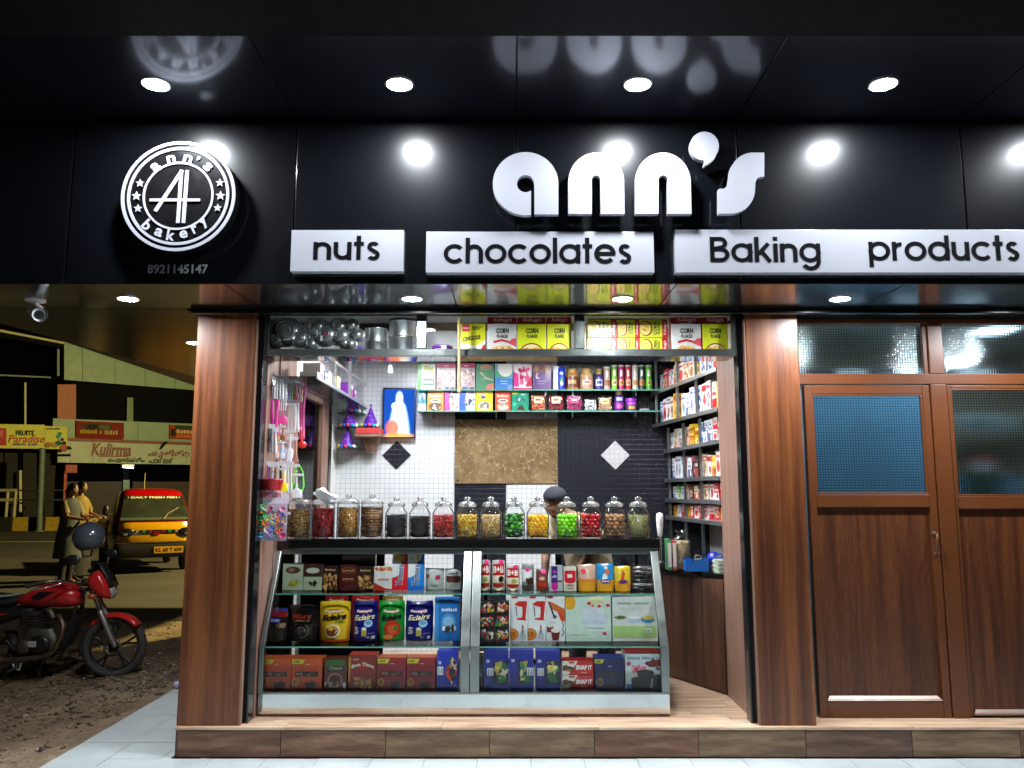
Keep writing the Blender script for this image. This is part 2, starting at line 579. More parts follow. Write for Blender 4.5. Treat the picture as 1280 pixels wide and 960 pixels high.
tiles('black_tile', (.016, .018, .026), (.004, .004, .006), .0425, .0022, .25)
tiles('grey_tile', (.55, .55, .56), (.30, .30, .31), .0425, .0018, .3)

def marble():
    m, nt, p = newmat('gold_marble')
    v = coords(nt, (1, 1, 1))
    n1 = noise(nt, v, 3.0, 6, .6, 1.2)
    vo = nt.nodes.new('ShaderNodeTexNoise'); vo.inputs['Scale'].default_value = 7; vo.inputs['Detail'].default_value = 4
    vo.inputs['Distortion'].default_value = 2.5
    nt.links.new(v, vo.inputs['Vector'])
    vein = nt.nodes.new('ShaderNodeMath'); vein.operation = 'SUBTRACT'; vein.inputs[1].default_value = .5
    nt.links.new(vo.outputs[0], vein.inputs[0])
    ab = nt.nodes.new('ShaderNodeMath'); ab.operation = 'ABSOLUTE'; nt.links.new(vein.outputs[0], ab.inputs[0])
    base = ramp(nt, n1, [(.3, (.12, .072, .032)), (.5, (.19, .125, .062)), (.7, (.27, .19, .10))])
    lines = ramp(nt, ab.outputs[0], [(.0, (.55, .44, .27)), (.020, (0, 0, 0))])
    mx = nt.nodes.new('ShaderNodeMix'); mx.data_type = 'RGBA'; mx.blend_type = 'LIGHTEN'; mx.inputs[0].default_value = .8
    nt.links.new(base, mx.inputs[6]); nt.links.new(lines, mx.inputs[7])
    nt.links.new(mx.outputs[2], p.inputs['Base Color']); p.inputs['Roughness'].default_value = .12
marble()

def reeded():
    """pressed glass with a fine square grid"""
    m = bpy.data.materials.new('grid_glass'); m.use_nodes = True; nt = m.node_tree; nt.nodes.clear()
    M['grid_glass'] = m
    o = nt.nodes.new('ShaderNodeOutputMaterial')
    t = nt.nodes.new('ShaderNodeTexCoord'); sx = nt.nodes.new('ShaderNodeSeparateXYZ')
    nt.links.new(t.outputs['Object'], sx.inputs[0])
    hs = []
    for k, per in ((0, .0165), (2, .0165)):
        a = nt.nodes.new('ShaderNodeMath'); a.operation = 'MULTIPLY'; a.inputs[1].default_value = 2*pi/per
        nt.links.new(sx.outputs[k], a.inputs[0])
        b = nt.nodes.new('ShaderNodeMath'); b.operation = 'SINE'; nt.links.new(a.outputs[0], b.inputs[0])
        hs.append(b.outputs[0])
    ad = nt.nodes.new('ShaderNodeMath'); ad.operation = 'ADD'
    nt.links.new(hs[0], ad.inputs[0]); nt.links.new(hs[1], ad.inputs[1])
    bp = nt.nodes.new('ShaderNodeBump'); bp.inputs['Strength'].default_value = .26; bp.inputs['Distance'].default_value = .0022
    nt.links.new(ad.outputs[0], bp.inputs['Height'])
    rf = nt.nodes.new('ShaderNodeBsdfRefraction'); rf.inputs['Roughness'].default_value = .22; rf.inputs['IOR'].default_value = 1.28
    rf.inputs[0].default_value = (.72, .86, .92, 1)
    mxx = nt.nodes.new('ShaderNodeMath'); mxx.operation = 'MAXIMUM'; nt.links.new(hs[0], mxx.inputs[0]); nt.links.new(hs[1], mxx.inputs[1])
    nt.links.new(ramp(nt, mxx.outputs[0], [(.55, (.80, .92, .96)), (.98, (.46, .58, .66))]), rf.inputs[0])
    gl = nt.nodes.new('ShaderNodeBsdfGlossy'); gl.inputs['Roughness'].default_value = .12
    gl.inputs[0].default_value = (.8, .9, .95, 1)
    nt.links.new(bp.outputs[0], rf.inputs['Normal']); nt.links.new(bp.outputs[0], gl.inputs['Normal'])
    mx = nt.nodes.new('ShaderNodeMixShader'); mx.inputs[0].default_value = .10
    nt.links.new(rf.outputs[0], mx.inputs[1]); nt.links.new(gl.outputs[0], mx.inputs[2])
    nt.links.new(mx.outputs[0], o.inputs[0])
reeded()

def ground_mats():
    m, nt, p = newmat('dirt')
    v = coords(nt)
    a = noise(nt, v, 1.3, 8, .65); b = noise(nt, v, 14, 8, .7)
    mx = nt.nodes.new('ShaderNodeMix'); mx.data_type = 'RGBA'; mx.blend_type = 'MULTIPLY'; mx.inputs[0].default_value = .8
    nt.links.new(ramp(nt, a, [(.32, (.13, .088, .054)), (.5, (.25, .175, .106)), (.68, (.36, .265, .17))]), mx.inputs[6])
    nt.links.new(ramp(nt, b, [(.3, (.35, .33, .3)), (.65, (1, 1, 1))]), mx.inputs[7])
    nt.links.new(mx.outputs[2], p.inputs['Base Color']); p.inputs['Roughness'].default_value = .655
    bump(nt, p, b, .6, .03)
    m, nt, p = newmat('asphalt')
    v = coords(nt)
    a = noise(nt, v, .5, 6, .6); b = noise(nt, v, 30, 6, .7)
    mx = nt.nodes.new('ShaderNodeMix'); mx.data_type = 'RGBA'; mx.blend_type = 'MULTIPLY'; mx.inputs[0].default_value = .6
    nt.links.new(ramp(nt, a, [(.35, (.045, .043, .04)), (.65, (.075, .07, .062))]), mx.inputs[6])
    nt.links.new(ramp(nt, b, [(.3, (.5, .5, .5)), (.7, (1, 1, 1))]), mx.inputs[7])
    nt.links.new(mx.outputs[2], p.inputs['Base Color']); p.inputs['Roughness'].default_value = .75
    bump(nt, p, b, .4, .01)
    m, nt, p = newmat('pavement_tile')
    v = coords(nt, rnd=True)
    a = noise(nt, v, 4, 6, .6); b = noise(nt, v, 30, 6, .7)
    nt.links.new(ramp(nt, a, [(.3, (.36, .41, .415)), (.7, (.46, .51, .515))]), p.inputs['Base Color'])
    mr = nt.nodes.new('ShaderNodeMapRange'); mr.inputs['To Min'].default_value = .3; mr.inputs['To Max'].default_value = .55
    nt.links.new(b, mr.inputs[0]); nt.links.new(mr.outputs[0], p.inputs['Roughness'])
ground_mats()
# ---------------------------------------------------------------- setting: ground
g = MB().box(-300, 300, -40, 300, -.6, -.14).build('ground', M['dirt'])
g['kind'] = 'structure'
rd = MB()
rd.box(-120, 60, 10.4, 39, -.5, -.10)
road = rd.build('road', M['asphalt']); road['kind'] = 'structure'
MB().box(-60, 0, 26.3, 26.5, -.099, -.094).build('lane_line', M['lane_paint'], road)

def verge_h(x, y):
    e = max(0, min(1, (-2.62-x)/1.0))
    n = sin(x*3.1+y*1.7)*.008 + sin(x*7.3-y*5.1)*.005 + sin(x*1.3+y*.6)*.014
    f = max(0, min(1, (y-8.6)/1.8))
    return -.012 - .085*e + n*e*(1-f) - .012*f
def verge():
    rnd = random.Random(4)
    b = MB(); vs = []; fs = []
    nx, ny = 90, 120
    for j in range(ny+1):
        for i in range(nx+1):
            x = -2.605 - 12*(i/nx)**1.7; y = -3 + 13.9*j/ny
            vs.append((x, y, verge_h(x, y) + (rnd.uniform(-.006, .006) if i else 0)))
    for j in range(ny):
        for i in range(nx):
            a = j*(nx+1)+i
            fs.append((a, a+nx+1, a+nx+2, a+1))
    b.add(vs, fs, None, True)
    o = b.build('dirt_verge', M['dirt']); o['kind'] = 'structure'
    # pebbles, broken bits and dead leaves, too many to count
    p = MB()
    for k in range(3600):
        x = -2.66 - abs(rnd.gauss(0, 1.5)); y = rnd.uniform(4.2, 11.2)
        if rnd.random() < .55:
            y = rnd.gauss(6.9, .7); x = -2.75-abs(rnd.gauss(.4, .8))
        r = rnd.choice((.006, .008, .01, .012, .02))*rnd.uniform(.6, 1.2)
        c = rnd.choice(((.16, .12, .08), (.26, .2, .14), (.12, .09, .06), (.36, .31, .24), (.2, .13, .07), (.06, .05, .04)))
        Mx = Matrix.Rotation(rnd.uniform(0, 6), 3, 'Z') @ Matrix.Rotation(rnd.uniform(-.4, .4), 3, 'X')
        if rnd.random() < .3:
            p.octa((x, y, verge_h(x, y)+r*.3), r*2.2, Mx, c, (1, .6, .12))
        else:
            p.octa((x, y, verge_h(x, y)+r*.2), r, Mx, c, (1, .8, .6))
    q = p.build('gravel', M['matte']); q['kind'] = 'stuff'
verge()

# pavement of grey tiles: the ones in view one by one, the rest joined
pv = MB().box(-2.6, 4.8, -2.4, 4.79, -.5, -.006).box(-2.6, -1.94, 4.79, 14, -.5, -.006).build('pavement', M['pavement_grout'])
pv['kind'] = 'structure'
T = .30
tile_me = None
rnd = random.Random(2)
def tile_mesh():
    return MB().box(-T/2+.0015, T/2-.0015, -T/2+.0015, T/2-.0015, -.02, 0)
rest = MB()
i = 0
for iy in range(-23, 32):
    y = 4.79 - T*(iy+1) if iy >= 0 else None
rows = []
y = 4.785 - T/2
while y > -2.3:
    for k in range(24):
        x = -2.595 + T/2 + k*T
        rows.append((x, y, 'front'))
    y -= T
y = 4.785 + T/2
while y < 12:
    for k in range(2):
        rows.append((-2.595+T/2+k*T, y, 'side'))
    y += T
for x, y, w in rows:
    near = (w == 'front' and y > 4.0) or (w == 'side')
    if near:
        if tile_me is None:
            o = tile_mesh().build('tile', M['pavement_tile'], pv); tile_me = o.data
            b = o
        else:
            o = bpy.data.objects.new('tile', tile_me); COL.objects.link(o); o.parent = pv
        o.location = (x, y, rnd.uniform(-.0012, .0012)); o.rotation_euler = (rnd.uniform(-.002, .002), rnd.uniform(-.002, .002), 0)
    else:
        rest.box(x-T/2+.0015, x+T/2-.0015, y-T/2+.0015, y+T/2-.0015, -.02, rnd.uniform(-.001, .001))
o = rest.build('outer_tiles', M['pavement_tile'], pv); o['kind'] = 'stuff'
# last cut strip of tiles against the shop's flank
MB().box(-1.993, -1.942, 4.787, 12, -.02, -.001).build('tile_strip', M['pavement_tile'], pv)

# ---------------------------------------------------------------- the shop
shop = thing('sweet_shop', 'corner sweet shop with glossy black fascia, brown wood pillars and lit open front', 'shop', (0, 5, 0))
FL = .168
step = MB().box(-1.925, 4.2, 4.822, 14, 0, .150).build('step', M['concrete'], shop, True)
rx = [xpx(x, 4.8, .09) for x in (222, 351, 482, 612, 743, 873, 1007, 1140, 1275)]
rx += [rx[-1]+.6, rx[-1]+1.2]
kinds = ('riser_red', 'riser_red', 'riser_olive', 'riser_olive', 'riser_red', 'riser_olive', 'riser_dark', 'riser_olive', 'riser_red', 'riser_olive')
for i, k in enumerate(kinds):
    o = MB().box(rx[i]+.0015, rx[i+1]-.0015, 4.797, 4.82, .003, .1495).build('riser_tile', M[k], step, True, bevel=.002)
o = MB().box(rx[0]+.002, -1.93, 4.82, 9, .003, .1495).build('riser_tile', M['riser_red'], step, True)
# wood look floor: planks running along the front
floor = MB().box(-1.53, 1.75, 5.0, 7.0, .1502, .1515).build('floor', M['concrete'], shop, True)
rnd = random.Random(11)
yy = 4.792; row = 0
while yy < 7.0:
    d = .152 if row else .118
    x = -1.93 - rnd.uniform(0, .6)
    while x < 4.1:
        xa, xb = max(x, -1.93), min(x+.9, 4.1)
        if yy > 5.0:
            xa, xb = max(xa, -1.53), min(xb, 1.75)
        if xb-xa > .05:
            MB().box(xa+.001, xb-.001, yy+.001, yy+d-.001, .152, FL + rnd.uniform(-.0006, .0006)).build('plank', M['floor_wood'], floor, True, bevel=.0015)
        x += .9
    yy += d; row += 1

# pillars
lp = MB().box(-1.931, -1.575, 4.82, 5.2, FL, 2.591).build('pillar', M['pillar_wood'], shop, True, bevel=.004)
MB().box(-1.574, -1.566, 4.826, 4.86, FL, 2.55).build('edge_trim', M['side_wood'], lp, True)
rp = MB().box(1.433, 1.752, 4.82, 5.2, FL, 2.591).build('pillar', M['pillar_wood'], shop, True, bevel=.004)
MB().box(1.424, 1.432, 4.824, 4.86, FL, 2.55).build('edge_trim', M['side_wood'], rp, True)
# black shutter rails inside the pillars
for xa, xb in ((-1.571, -1.534), (1.388, 1.4225)):
    s = MB().box(xa, xb, 4.862, 4.95, FL, 2.591).build('shutter_rail', M['black_trim'], shop, True, bevel=.003)
    sl = MB()
    sl.box(xa+.010, xb-.010, 4.858, 4.861, FL+.01, 2.55)
    sl.build('rail_groove', M['matte_black'], s, True)
# head trim under the soffit
MB().box(-1.932, 4.2, 4.70, 4.735, 2.563, 2.615).build('head_trim', M['black_trim'], shop, True, bevel=.003)
MB().box(-1.932, 1.75, 4.736, 5.16, 2.5925, 2.629).box(1.7505, 4.2, 4.736, 5.04, 2.5925, 2.629).build('head_beam', M['matte_black'], shop, True)

# fascia, canopy ceiling and soffit, each of separate black sheets
JX = [-4.775, -3.575, -2.375, -1.170, .022, 1.222, 2.437, 3.64, 4.84]
fascia = MB().box(-3.6, 4.84, 4.165, 4.30, 2.60, 3.58).build('fascia', M['panel_gap'], shop, True)
for a, b in zip(JX[1:-1], JX[2:]):
    MB().box(a+.004, b-.004, 4.13, 4.164, 2.594, 3.505).build('panel', M['gloss_black'], fascia, True, bevel=.003)
can = MB().box(-4.0, 4.84, 3.24, 4.164, 3.545, 3.62).build('canopy_ceiling', M['panel_gap'], shop, True)
for a, b in zip(JX[1:-1], JX[2:]):
    MB().box(a+.003, b-.003, 3.24, 4.128, 3.51, 3.544).build('panel', M['gloss_ceiling'], can, True, bevel=.002)
MB().box(-6, 6.5, .2, 3.236, 3.46, 3.75).build('canopy_lip', M['matte_black'], shop, True)
sof = MB().box(-3.5, 4.84, 4.166, 4.699, 2.630, 2.66).build('soffit', M['panel_gap'], shop, True)
for a, b in zip(JX[1:-1], JX[2:]):
    MB().box(a+.003-.35, b-.003-.35, 4.132, 4.698, 2.592, 2.629).build('panel', M['gloss_soffit'], sof, True, bevel=.002)
sof2 = MB().box(-3.40, -1.935, 4.702, 14, 2.630, 2.66).build('side_soffit', M['panel_gap'], shop, True)
ys = [4.702, 5.35, 6.55, 7.75, 8.95, 10.15, 11.4]
for a, b in zip(ys, ys[1:]):
    xl = -3.40 + .13*(a-4.7); xl2 = -3.40 + .13*(b-4.7)
    v = [(xl, a+.003), (-1.963, a+.003), (-1.963, b-.003), (xl2, b-.003)]
    q = MB(); n = 4
    q.add([(x, y, 2.592) for x, y in v]+[(x, y, 2.629) for x, y in v], [(3, 2, 1, 0), (4, 5, 6, 7), (0, 1, 5, 4), (1, 2, 6, 5), (2, 3, 7, 6), (3, 0, 4, 7)])
    q.build('panel', M['dark_soffit'], sof2, True)
# the body of the building above and its flank
MB().box(-3.4, 5.0, 4.31, 12, 2.67, 5.2).build('upper_storey', M['matte_black'], shop, True)
MB().box(-1.93, -1.90, 5.205, 12, FL, 2.60).build('flank_wall', M['base_wood'], shop, True)

# room
MB().box(-1.90, 1.76, 7.06, 7.2, FL, 2.66).build('back_wall', M['interior_white'], shop, True)
MB().box(-1.53, 1.75, 4.9, 7.06, 2.652, 2.668).build('ceiling', M['interior_white'], shop, True)
WY = 7.0
XA, XB, XC, XD = -1.53, -.50, -.05, .40
zt, zb = 2.13, 1.57
def tilepanel(mat, xa, xb, za, zb_, name='tiling'):
    return MB().box(xa, xb, WY, WY+.058, za, zb_).build(name, M[mat], shop, True)
tilepanel('white_tile', XA, XB-.001, FL, 2.65)
tilepanel('black_tile', XB, XC-.001, FL, zb-.001); tilepanel('white_tile', XC, XD-.001, FL, zb-.001)
tilepanel('black_tile', XB, XC-.001, zt+.001, 2.65); tilepanel('white_tile', XC, XD-.001, zt+.001, 2.65)
tilepanel('black_tile', XD, 1.76, FL, 2.65)
mp = MB().box(XB+.002, XD-.002, WY-.012, WY+.057, zb+.001, zt-.001).build('marble_panel', M['gold_marble'], shop, True, bevel=.003)
for x in (XB+.03, XD-.03):
    for z in (zb+.03, zt-.03):
        MB().cyl((x, WY-.012, z), (x, WY-.017, z), .007, 10).build('fixing', M['chrome'], mp, True)
for px_, mat in ((496, 'black_tile'), (769, 'grey_tile')):
    c = at(px_, 569, WY)
    MB().prism([(c.x-.125, c.z), (c.x, c.z-.125), (c.x+.125, c.z), (c.x, c.z+.125)], WY-.008, WY-.0005).build('diamond_tile', M[mat], shop, True)
# left wall with its doorway on to the street
lw = MB().box(-1.895, -1.53, 5.205, 5.62, FL, 2.65)
lw.box(-1.895, -1.53, 6.66, 7.0, FL, 2.65)
lw.box(-1.895, -1.53, 5.62, 6.66, 2.30, 2.65)
MB().box(-1.575, -1.531, 4.96, 5.205, FL, 2.65).build('side_panel', M['side_wood'], shop, True)
lw.build('side_wall', M['interior_white'], shop, True)
MB().box(-1.529, -1.522, 5.206, 5.60, FL, 2.45).build('side_panel', M['side_wood'], shop, True)
dr = MB()
dr.box(-1.60, -1.525, 6.44, 6.655, FL, 2.30); dr.box(-1.60, -1.525, 5.625, 5.70, FL, 2.30); dr.box(-1.598, -1.527, 5.70, 6.44, 2.2, 2.298)
dw = dr.build('side_door', M['side_wood'], shop, True, bevel=.003)
MB().box(-1.545, -1.520, 6.665, 6.75, FL, 2.3).build('edge_trim', M['black_trim'], dw, True)
MB().box(-1.566, -1.558, 5.70, 6.44, FL, 2.2).build('door_glass', M['glass_dark'], dw, True)

# right wall: light laminate, then the rack recess
MB().box(1.4235, 1.75, 5.205, 5.50, FL, 2.65).build('side_panel', M['side_wood'], shop, True)
MB().box(1.4235, 1.432, 4.952, 5.204, FL, 2.65).build('side_panel', M['side_wood'], shop, True)
MB().box(1.70, 1.748, 5.502, 7.0, FL, 2.65).build('side_wall', M['interior_white'], shop, True)

# the room behind the closed doors
back = MB()
back.box(1.752, 1.765, 5.21, 7.0, FL, 2.66)
back.box(1.766, 4.3, 6.6, 6.7, FL, 2.66)
back.box(4.2, 4.3, 5.1, 6.6, FL, 2.66)
back.build('store_room_wall', M['interior_beige'], shop, True)
MB().box(1.766, 4.2, 5.05, 6.6, 2.64, 2.66).build('store_room_ceiling', M['interior_white'], shop, True)
plain('blue_board', (.14, .31, .46), .6, var=.15, scale=3)
MB().box(1.79, 2.98, 5.66, 5.69, FL, 2.30).build('blue_partition', M['blue_board'], shop, True)
MB().box(2.72, 4.0, 6.3, 6.33, FL, 1.62).build('blue_partition', M['blue_board'], shop, True)
pf = at(1219, 530, 6.29)
pt = MB().box(pf.x-.16, pf.x+.14, 6.26, 6.29, pf.z-.07, pf.z+.07, hx('#dfe4e4')).box(pf.x-.12, pf.x+.10, 6.254, 6.2595, pf.z-.04, pf.z+.04, hx('#9ab0b4')).box(pf.x+.17, pf.x+.33, 6.26, 6.29, pf.z-.08, pf.z+.07, hx('#d4dcdc')).build('notice_frame', M['matte'], shop, True)
pf = at(1226, 590, 6.0)
MB().loft([(pf.x, 6.0, pf.z-.18, .12, .1), (pf.x, 6.0, pf.z-.05, .14, .1), (pf.x, 6.0, pf.z, .05, .05)], 16, hx('#1a3a2a')).loft([(pf.x, 5.98, pf.z+.001, .05, .05), (pf.x, 5.98, pf.z+.08, .06, .05)], 16, hx('#d8c8c8')).loft([(pf.x, 5.98, pf.z+.081, .06, .05), (pf.x, 5.98, pf.z+.12, .03, .03)], 16, hx('#b02a3a')).box(2.72, 4.0, 5.9, 6.15, FL, pf.z-.181, hx('#3a5a6a')).build('store_stand', M['matte'], shop, True)
MB().box(2.74, 3.02, 6.0, 6.03, 1.95, 2.40, hx('#5a8a78')).build('green_board', M['matte'], shop, True)
ck = MB()
for k in range(8):
    ck.box(1.85+k*.22, 2.07+k*.22, 5.6, 5.62, 2.27, 2.36, hx('#d8dde2') if k % 2 == 0 else hx('#2a3342'))
ck.build('check_border', M['matte'], shop, True)

# closed door and fixed light on the right
FR = M['door_frame_brown']
DY = 5.0
xw = lambda p, z: xpx(p, DY, z)
z_tr0, z_tr1 = zpx(481, DY), zpx(468, DY)      # head rail between door and upper lights
ztop = 2.590
fr = MB()
fr.box(1.753, 1.80, DY-.03, DY+.05, FL, ztop)
cx0, cx1 = xw(1158, 2.3), xw(1178, 2.3)
fr.box(1.80, 4.0, DY-.03, DY+.05, z_tr0, z_tr1)
fr.box(cx0, cx1, DY-.032, DY+.05, FL, z_tr0-.001)
fr.box(cx0+.004, cx1-.004, DY-.031, DY+.05, z_tr1+.001, ztop)
fr.box(1.80, cx0-.001, DY-.028, DY+.05, ztop-.03, ztop-.001); fr.box(cx1+.001, 4.0, DY-.028, DY+.05, ztop-.03, ztop-.001)
df = fr.build('door_frame', FR, shop, True, bevel=.004)
for xa, xb in ((1.80, cx0+.002), (cx1-.002, 4.0)):
    MB().box(xa, xb, DY+.008, DY+.014, z_tr1-.002, ztop-.028).build('grid_pane', M['grid_glass'], df, True)
MB().box(cx0-.024, cx0-.002, DY-.02, DY-.0, z_tr1+.002, ztop-.031).build('glazing_bead', FR, df, True)

def leaf(name, xa, xb, za, zb_, gz0, gz1, pz0, pz1, st, bead, handle):
    m = MB()
    yf, yb = DY-.025, DY+.025
    m.box(xa, xa+st, yf, yb, za, zb_); m.box(xb-st, xb, yf, yb, za, zb_)
    m.box(xa+st, xb-st, yf+.001, yb, gz1, zb_); m.box(xa+st, xb-st, yf+.001, yb, pz1, gz0); m.box(xa+st, xb-st, yf+.001, yb, za, pz0)
    d = m.build(name, FR, shop, True, bevel=.004)
    b = MB()
    i = st+.0; e = .012
    # sloped beads round the pane
    b.box(xa+i, xb-i, yf+.004, yf+.02, gz1-.012, gz1-.001); b.box(xa+i, xa+i+.012, yf+.004, yf+.02, gz0+.012, gz1-.012)
    b.box(xb-i-.012, xb-i, yf+.004, yf+.02, gz0+.012, gz1-.012); b.box(xa+i, xb-i, yf+.002, yf+.02, gz0+.001, gz0+.012)
    b.build('glazing_bead', FR, d, True, bevel=.002)
    MB().box(xa+st-.004, xb-st+.004, DY+.004, DY+.010, gz0-.004, gz1+.004).build('grid_pane', M['grid_glass'], d, True)
    MB().box(xa+st-.004, xb-st+.004, DY+.000, DY+.012, pz0-.004, pz1+.004).build('wood_panel', M['door_wood'], d, True)
    # pale bead catching the light along the foot of the panel
    v = MB(); q0, q1 = xa+st+.006, xb-st-.006
    v.add([(q0, yf-.002, pz0-.006), (q1, yf-.002, pz0-.006), (q1-.018, DY-.002, pz0+.016), (q0+.018, DY-.002, pz0+.016)], [(0, 1, 2, 3)])
    v.build('foot_bead', M['bead_metal'], d, True)
    if handle:
        h = MB()
        zc = zpx(672, DY); xc = xb-.035
        h.cyl((xc, yf-.001, zc+.03), (xc, yf-.012, zc+.03), .012, 14)
        hd = h.build('handle', M['pan_steel'], d, True)
        MB().cyl((xc+.01, yf-.001, zc-.09), (xc+.01, yf-.012, zc-.09), .009, 14).build('keyhole', M['pan_steel'], d, True)
        pts = [(xc, yf-.012, zc+.03), (xc, yf-.045, zc+.02), (xc-.012, yf-.052, zc-.02), (xc-.004, yf-.05, zc-.06), (xc+.008, yf-.012, zc-.088)]
        MB().tube(pts, .0065, 8).build('lever', M['door_frame_brown'], hd, True)
    return d
plain('bead_metal', (.40, .30, .25), .4, metal=.5)
leaf('door', xw(1003, 2.1)+.004, cx0-.006, zpx(897, DY), z_tr0-.006, zpx(618, DY), zpx(493, DY), zpx(873, DY), zpx(634, DY), .045, True, True)
leaf('door', cx1+.003, 3.62, FL+.012, z_tr0-.006, zpx(620, DY), zpx(486, DY), zpx(890, DY), zpx(636, DY), .02, True, False)
MB().box(3.64, 4.2, DY-.02, DY+.05, FL, 2.56).build('end_wall', M['base_wood'], shop, True)

# glass fronted display box over the opening
TY = 4.862
tz0, tz1, tz2 = 2.330, 2.375, 2.587
txa, txb = -1.532, 1.387
bx = MB()
bx.box(txa, txb, TY, TY+.03, tz0, tz1)
bx.box(txa, txa+.03, TY+.001, TY+.03, tz1+.001, tz2); bx.box(txb-.03, txb, TY+.001, TY+.03, tz1+.001, tz2)
box = bx.build('display_box', M['dark_steel'] if 'dark_steel' in M else plain('dark_steel', (.20, .23, .22), .22, metal=.85, rvar=.08), shop, True, bevel=.004)
for p in (526.5, 724.5):
    x = xpx(p, TY, 2.45)
    MB().box(x-.032, x+.032, TY+.002, TY+.034, tz1+.001, tz2).build('mullion', M['dark_steel'], box, True, bevel=.006)
MB().box(txa, txb, TY+.031, TY+.25, tz0+.008, tz0+.014).build('box_floor', M['soffit_sheet'] if 'soffit_sheet' in M else plain('soffit_sheet', (.30, .31, .31), .07, metal=.9, rvar=.03), box, True)
MB().box(txa, txb, TY+.249, TY+.253, tz0+.016, tz2).build('back_pane', M['opal'], box, True)
MB().box(txa+.03, .40, TY+.236, TY+.244, tz2-.05, tz2-.002).build('back_strip', M['interior_beige'], box, True)
MB().box(txa+.031, txb-.031, TY+.012, TY+.017, tz1-.003, tz2).build('front_pane', M['glass_clear'], box, True)
MB().box(txa, txb, TY+.03, TY+.262, tz2+.0005, tz2+.0035).build('box_top', M['interior_white'], box, True)

# ---------------------------------------------------------------- lamps
def downlight(p, r, label, group, st='lamp_disc'):
    t = thing('downlight', label, 'ceiling light', p, group)
    MB().lathe([(r+.012, .001), (r+.012, -.004), (r+.004, -.008), (r, -.006)], 32, cap=False).build('rim', M['aluminium'], t)
    MB().lathe([(0.0001, -.0055), (r, -.0055)][::-1], 32, cap=False, smooth=False).build('diffuser', M[st], t)
    return t
for x, l in ((-1.77, 'round white downlight in the upper black ceiling above the round bakery emblem'),
             (-.56, 'round white downlight in the upper black ceiling, second from the emblem'),
             (.624, 'round white downlight in the upper black ceiling above the shop name letters'),
             (1.845, 'round white downlight in the upper black ceiling past the shop name, over the doors'),
             (3.05, 'round white downlight at the far right end of the upper ceiling')):
    downlight((x, 3.74, 3.5095), .062, l, 'downlights in the upper ceiling')
for x, l in ((-.569, 'round downlight in the lower soffit over the cake tins'),
             (.628, 'round downlight in the lower soffit over the stacked cereal boxes'),
             (1.866, 'round downlight in the lower soffit in front of the closed wooden door'),
             (3.07, 'round downlight in the lower soffit past the closed wooden door')):
    downlight((x, 4.445, 2.5915), .052, l, 'downlights in the lower soffit', 'lamp_disc_low')
downlight((-2.184, 4.445, 2.5915), .052, 'round downlight in the side soffit near the security camera', 'downlights in the lower soffit', 'lamp_disc_low')
downlight((-2.338, 5.796, 2.5915), .05, 'round downlight in the side soffit just beside the pillar top', 'downlights in the lower soffit', 'lamp_disc_low')
for x, y, s, l in ((-.75, 5.9, .3, 'square white ceiling panel lamp inside the shop, over the left end of the counter'), (.65, 5.9, .3, 'square white ceiling panel lamp inside the shop, over the right end of the counter'),
                (3.38, 5.5, .11, 'small square ceiling lamp in the room behind the wooden doors')):
    t = thing('panel_light', l, 'ceiling light', (x, y, 2.651 if x < 2 else 2.639), 'panel lamps on the ceilings')
    fr = MB(); fr.box(-s-.01, s+.01, -s-.01, -s, -.02, -.001); fr.box(-s-.01, s+.01, s, s+.01, -.02, -.001)
    fr.box(-s-.01, -s, -s, s, -.02, -.001); fr.box(s, s+.01, -s, s, -.02, -.001)
    fr.build('frame', M['aluminium'], t)
    MB().box(-s, s, -s, s, -.016, -.002).build('diffuser', M['ceiling_panel' if x < 2 else 'store_panel'], t)

t = thing('hidden_fill_strip', 'long ceiling strip lamp just inside the closed wooden doors', 'ceiling light', (2.85, 5.12, 2.639), 'panel lamps on the ceilings')  # added fill light, unseen behind the door head, brightens partition and panes
MB().box(-.95, .95, -.045, .045, -.012, -.001).build('housing', M['aluminium'], t)
MB().box(-.93, .93, -.035, .035, -.022, -.0125).build('diffuser', M['fill_strip_glow'], t)
# ---------------------------------------------------------------- signs on the fascia
SY = 4.03       # front face of the raised letters
def sp(u, v, Y=SY):
    """point of the letter sheet from the measured drawing (3.368 px per photo px)"""
    p = at(600+u/3.368, 150+v/3.368, Y)
    return (p.x, p.z)
def arc(cx_, cy_, rx_, ry_, a0, a1, n=28):
    """y down, angles in degrees, 0 = right, 90 = up"""
    return [(cx_+rx_*cos(R(a0+(a1-a0)*i/n)), cy_-ry_*sin(R(a0+(a1-a0)*i/n))) for i in range(n+1)]
name_sign = thing('shop_name_sign', 'large raised pale letters spelling the shop name above the white boards', 'sign', (0, 4.13, 3.0))
letters = {
    'a': [(229, 397), (330, 397)] + arc(192, 268, 138, 133, 0, 268, 60) + [(215, 400), (215, 299)] + arc(192, 268, 36.5, 36, -52, -360, 40) + [(229, 300)],
    'n': [(372, 395)] + arc(489, 262, 117.5, 125, 180, 0, 44) + [(609, 395), (508, 395)] + arc(489, 250, 18, 18, 0, 180, 16) + [(471, 395)],
    'N': [(652, 395)] + arc(770, 262, 117.5, 125, 180, 0, 44) + [(891, 395), (790, 395)] + arc(771, 250, 19, 18, 0, 180, 16) + [(752, 395)],
    'q': [(943, 170)] + arc(945, 110, 61, 61, 250, -35, 44) + [(988, 162), (968, 180), (944, 193)],
    's': [(1197, 137), (1197, 238), (1180, 239), (1166, 246), (1160, 262), (1158, 290)] + arc(1056, 292, 102, 102, 2, -88, 22) + [(1005, 394), (1005, 290), (1026, 289), (1040, 280), (1047, 262), (1051, 236)] + arc(1150, 236, 99, 99, 180, 92, 22),
}
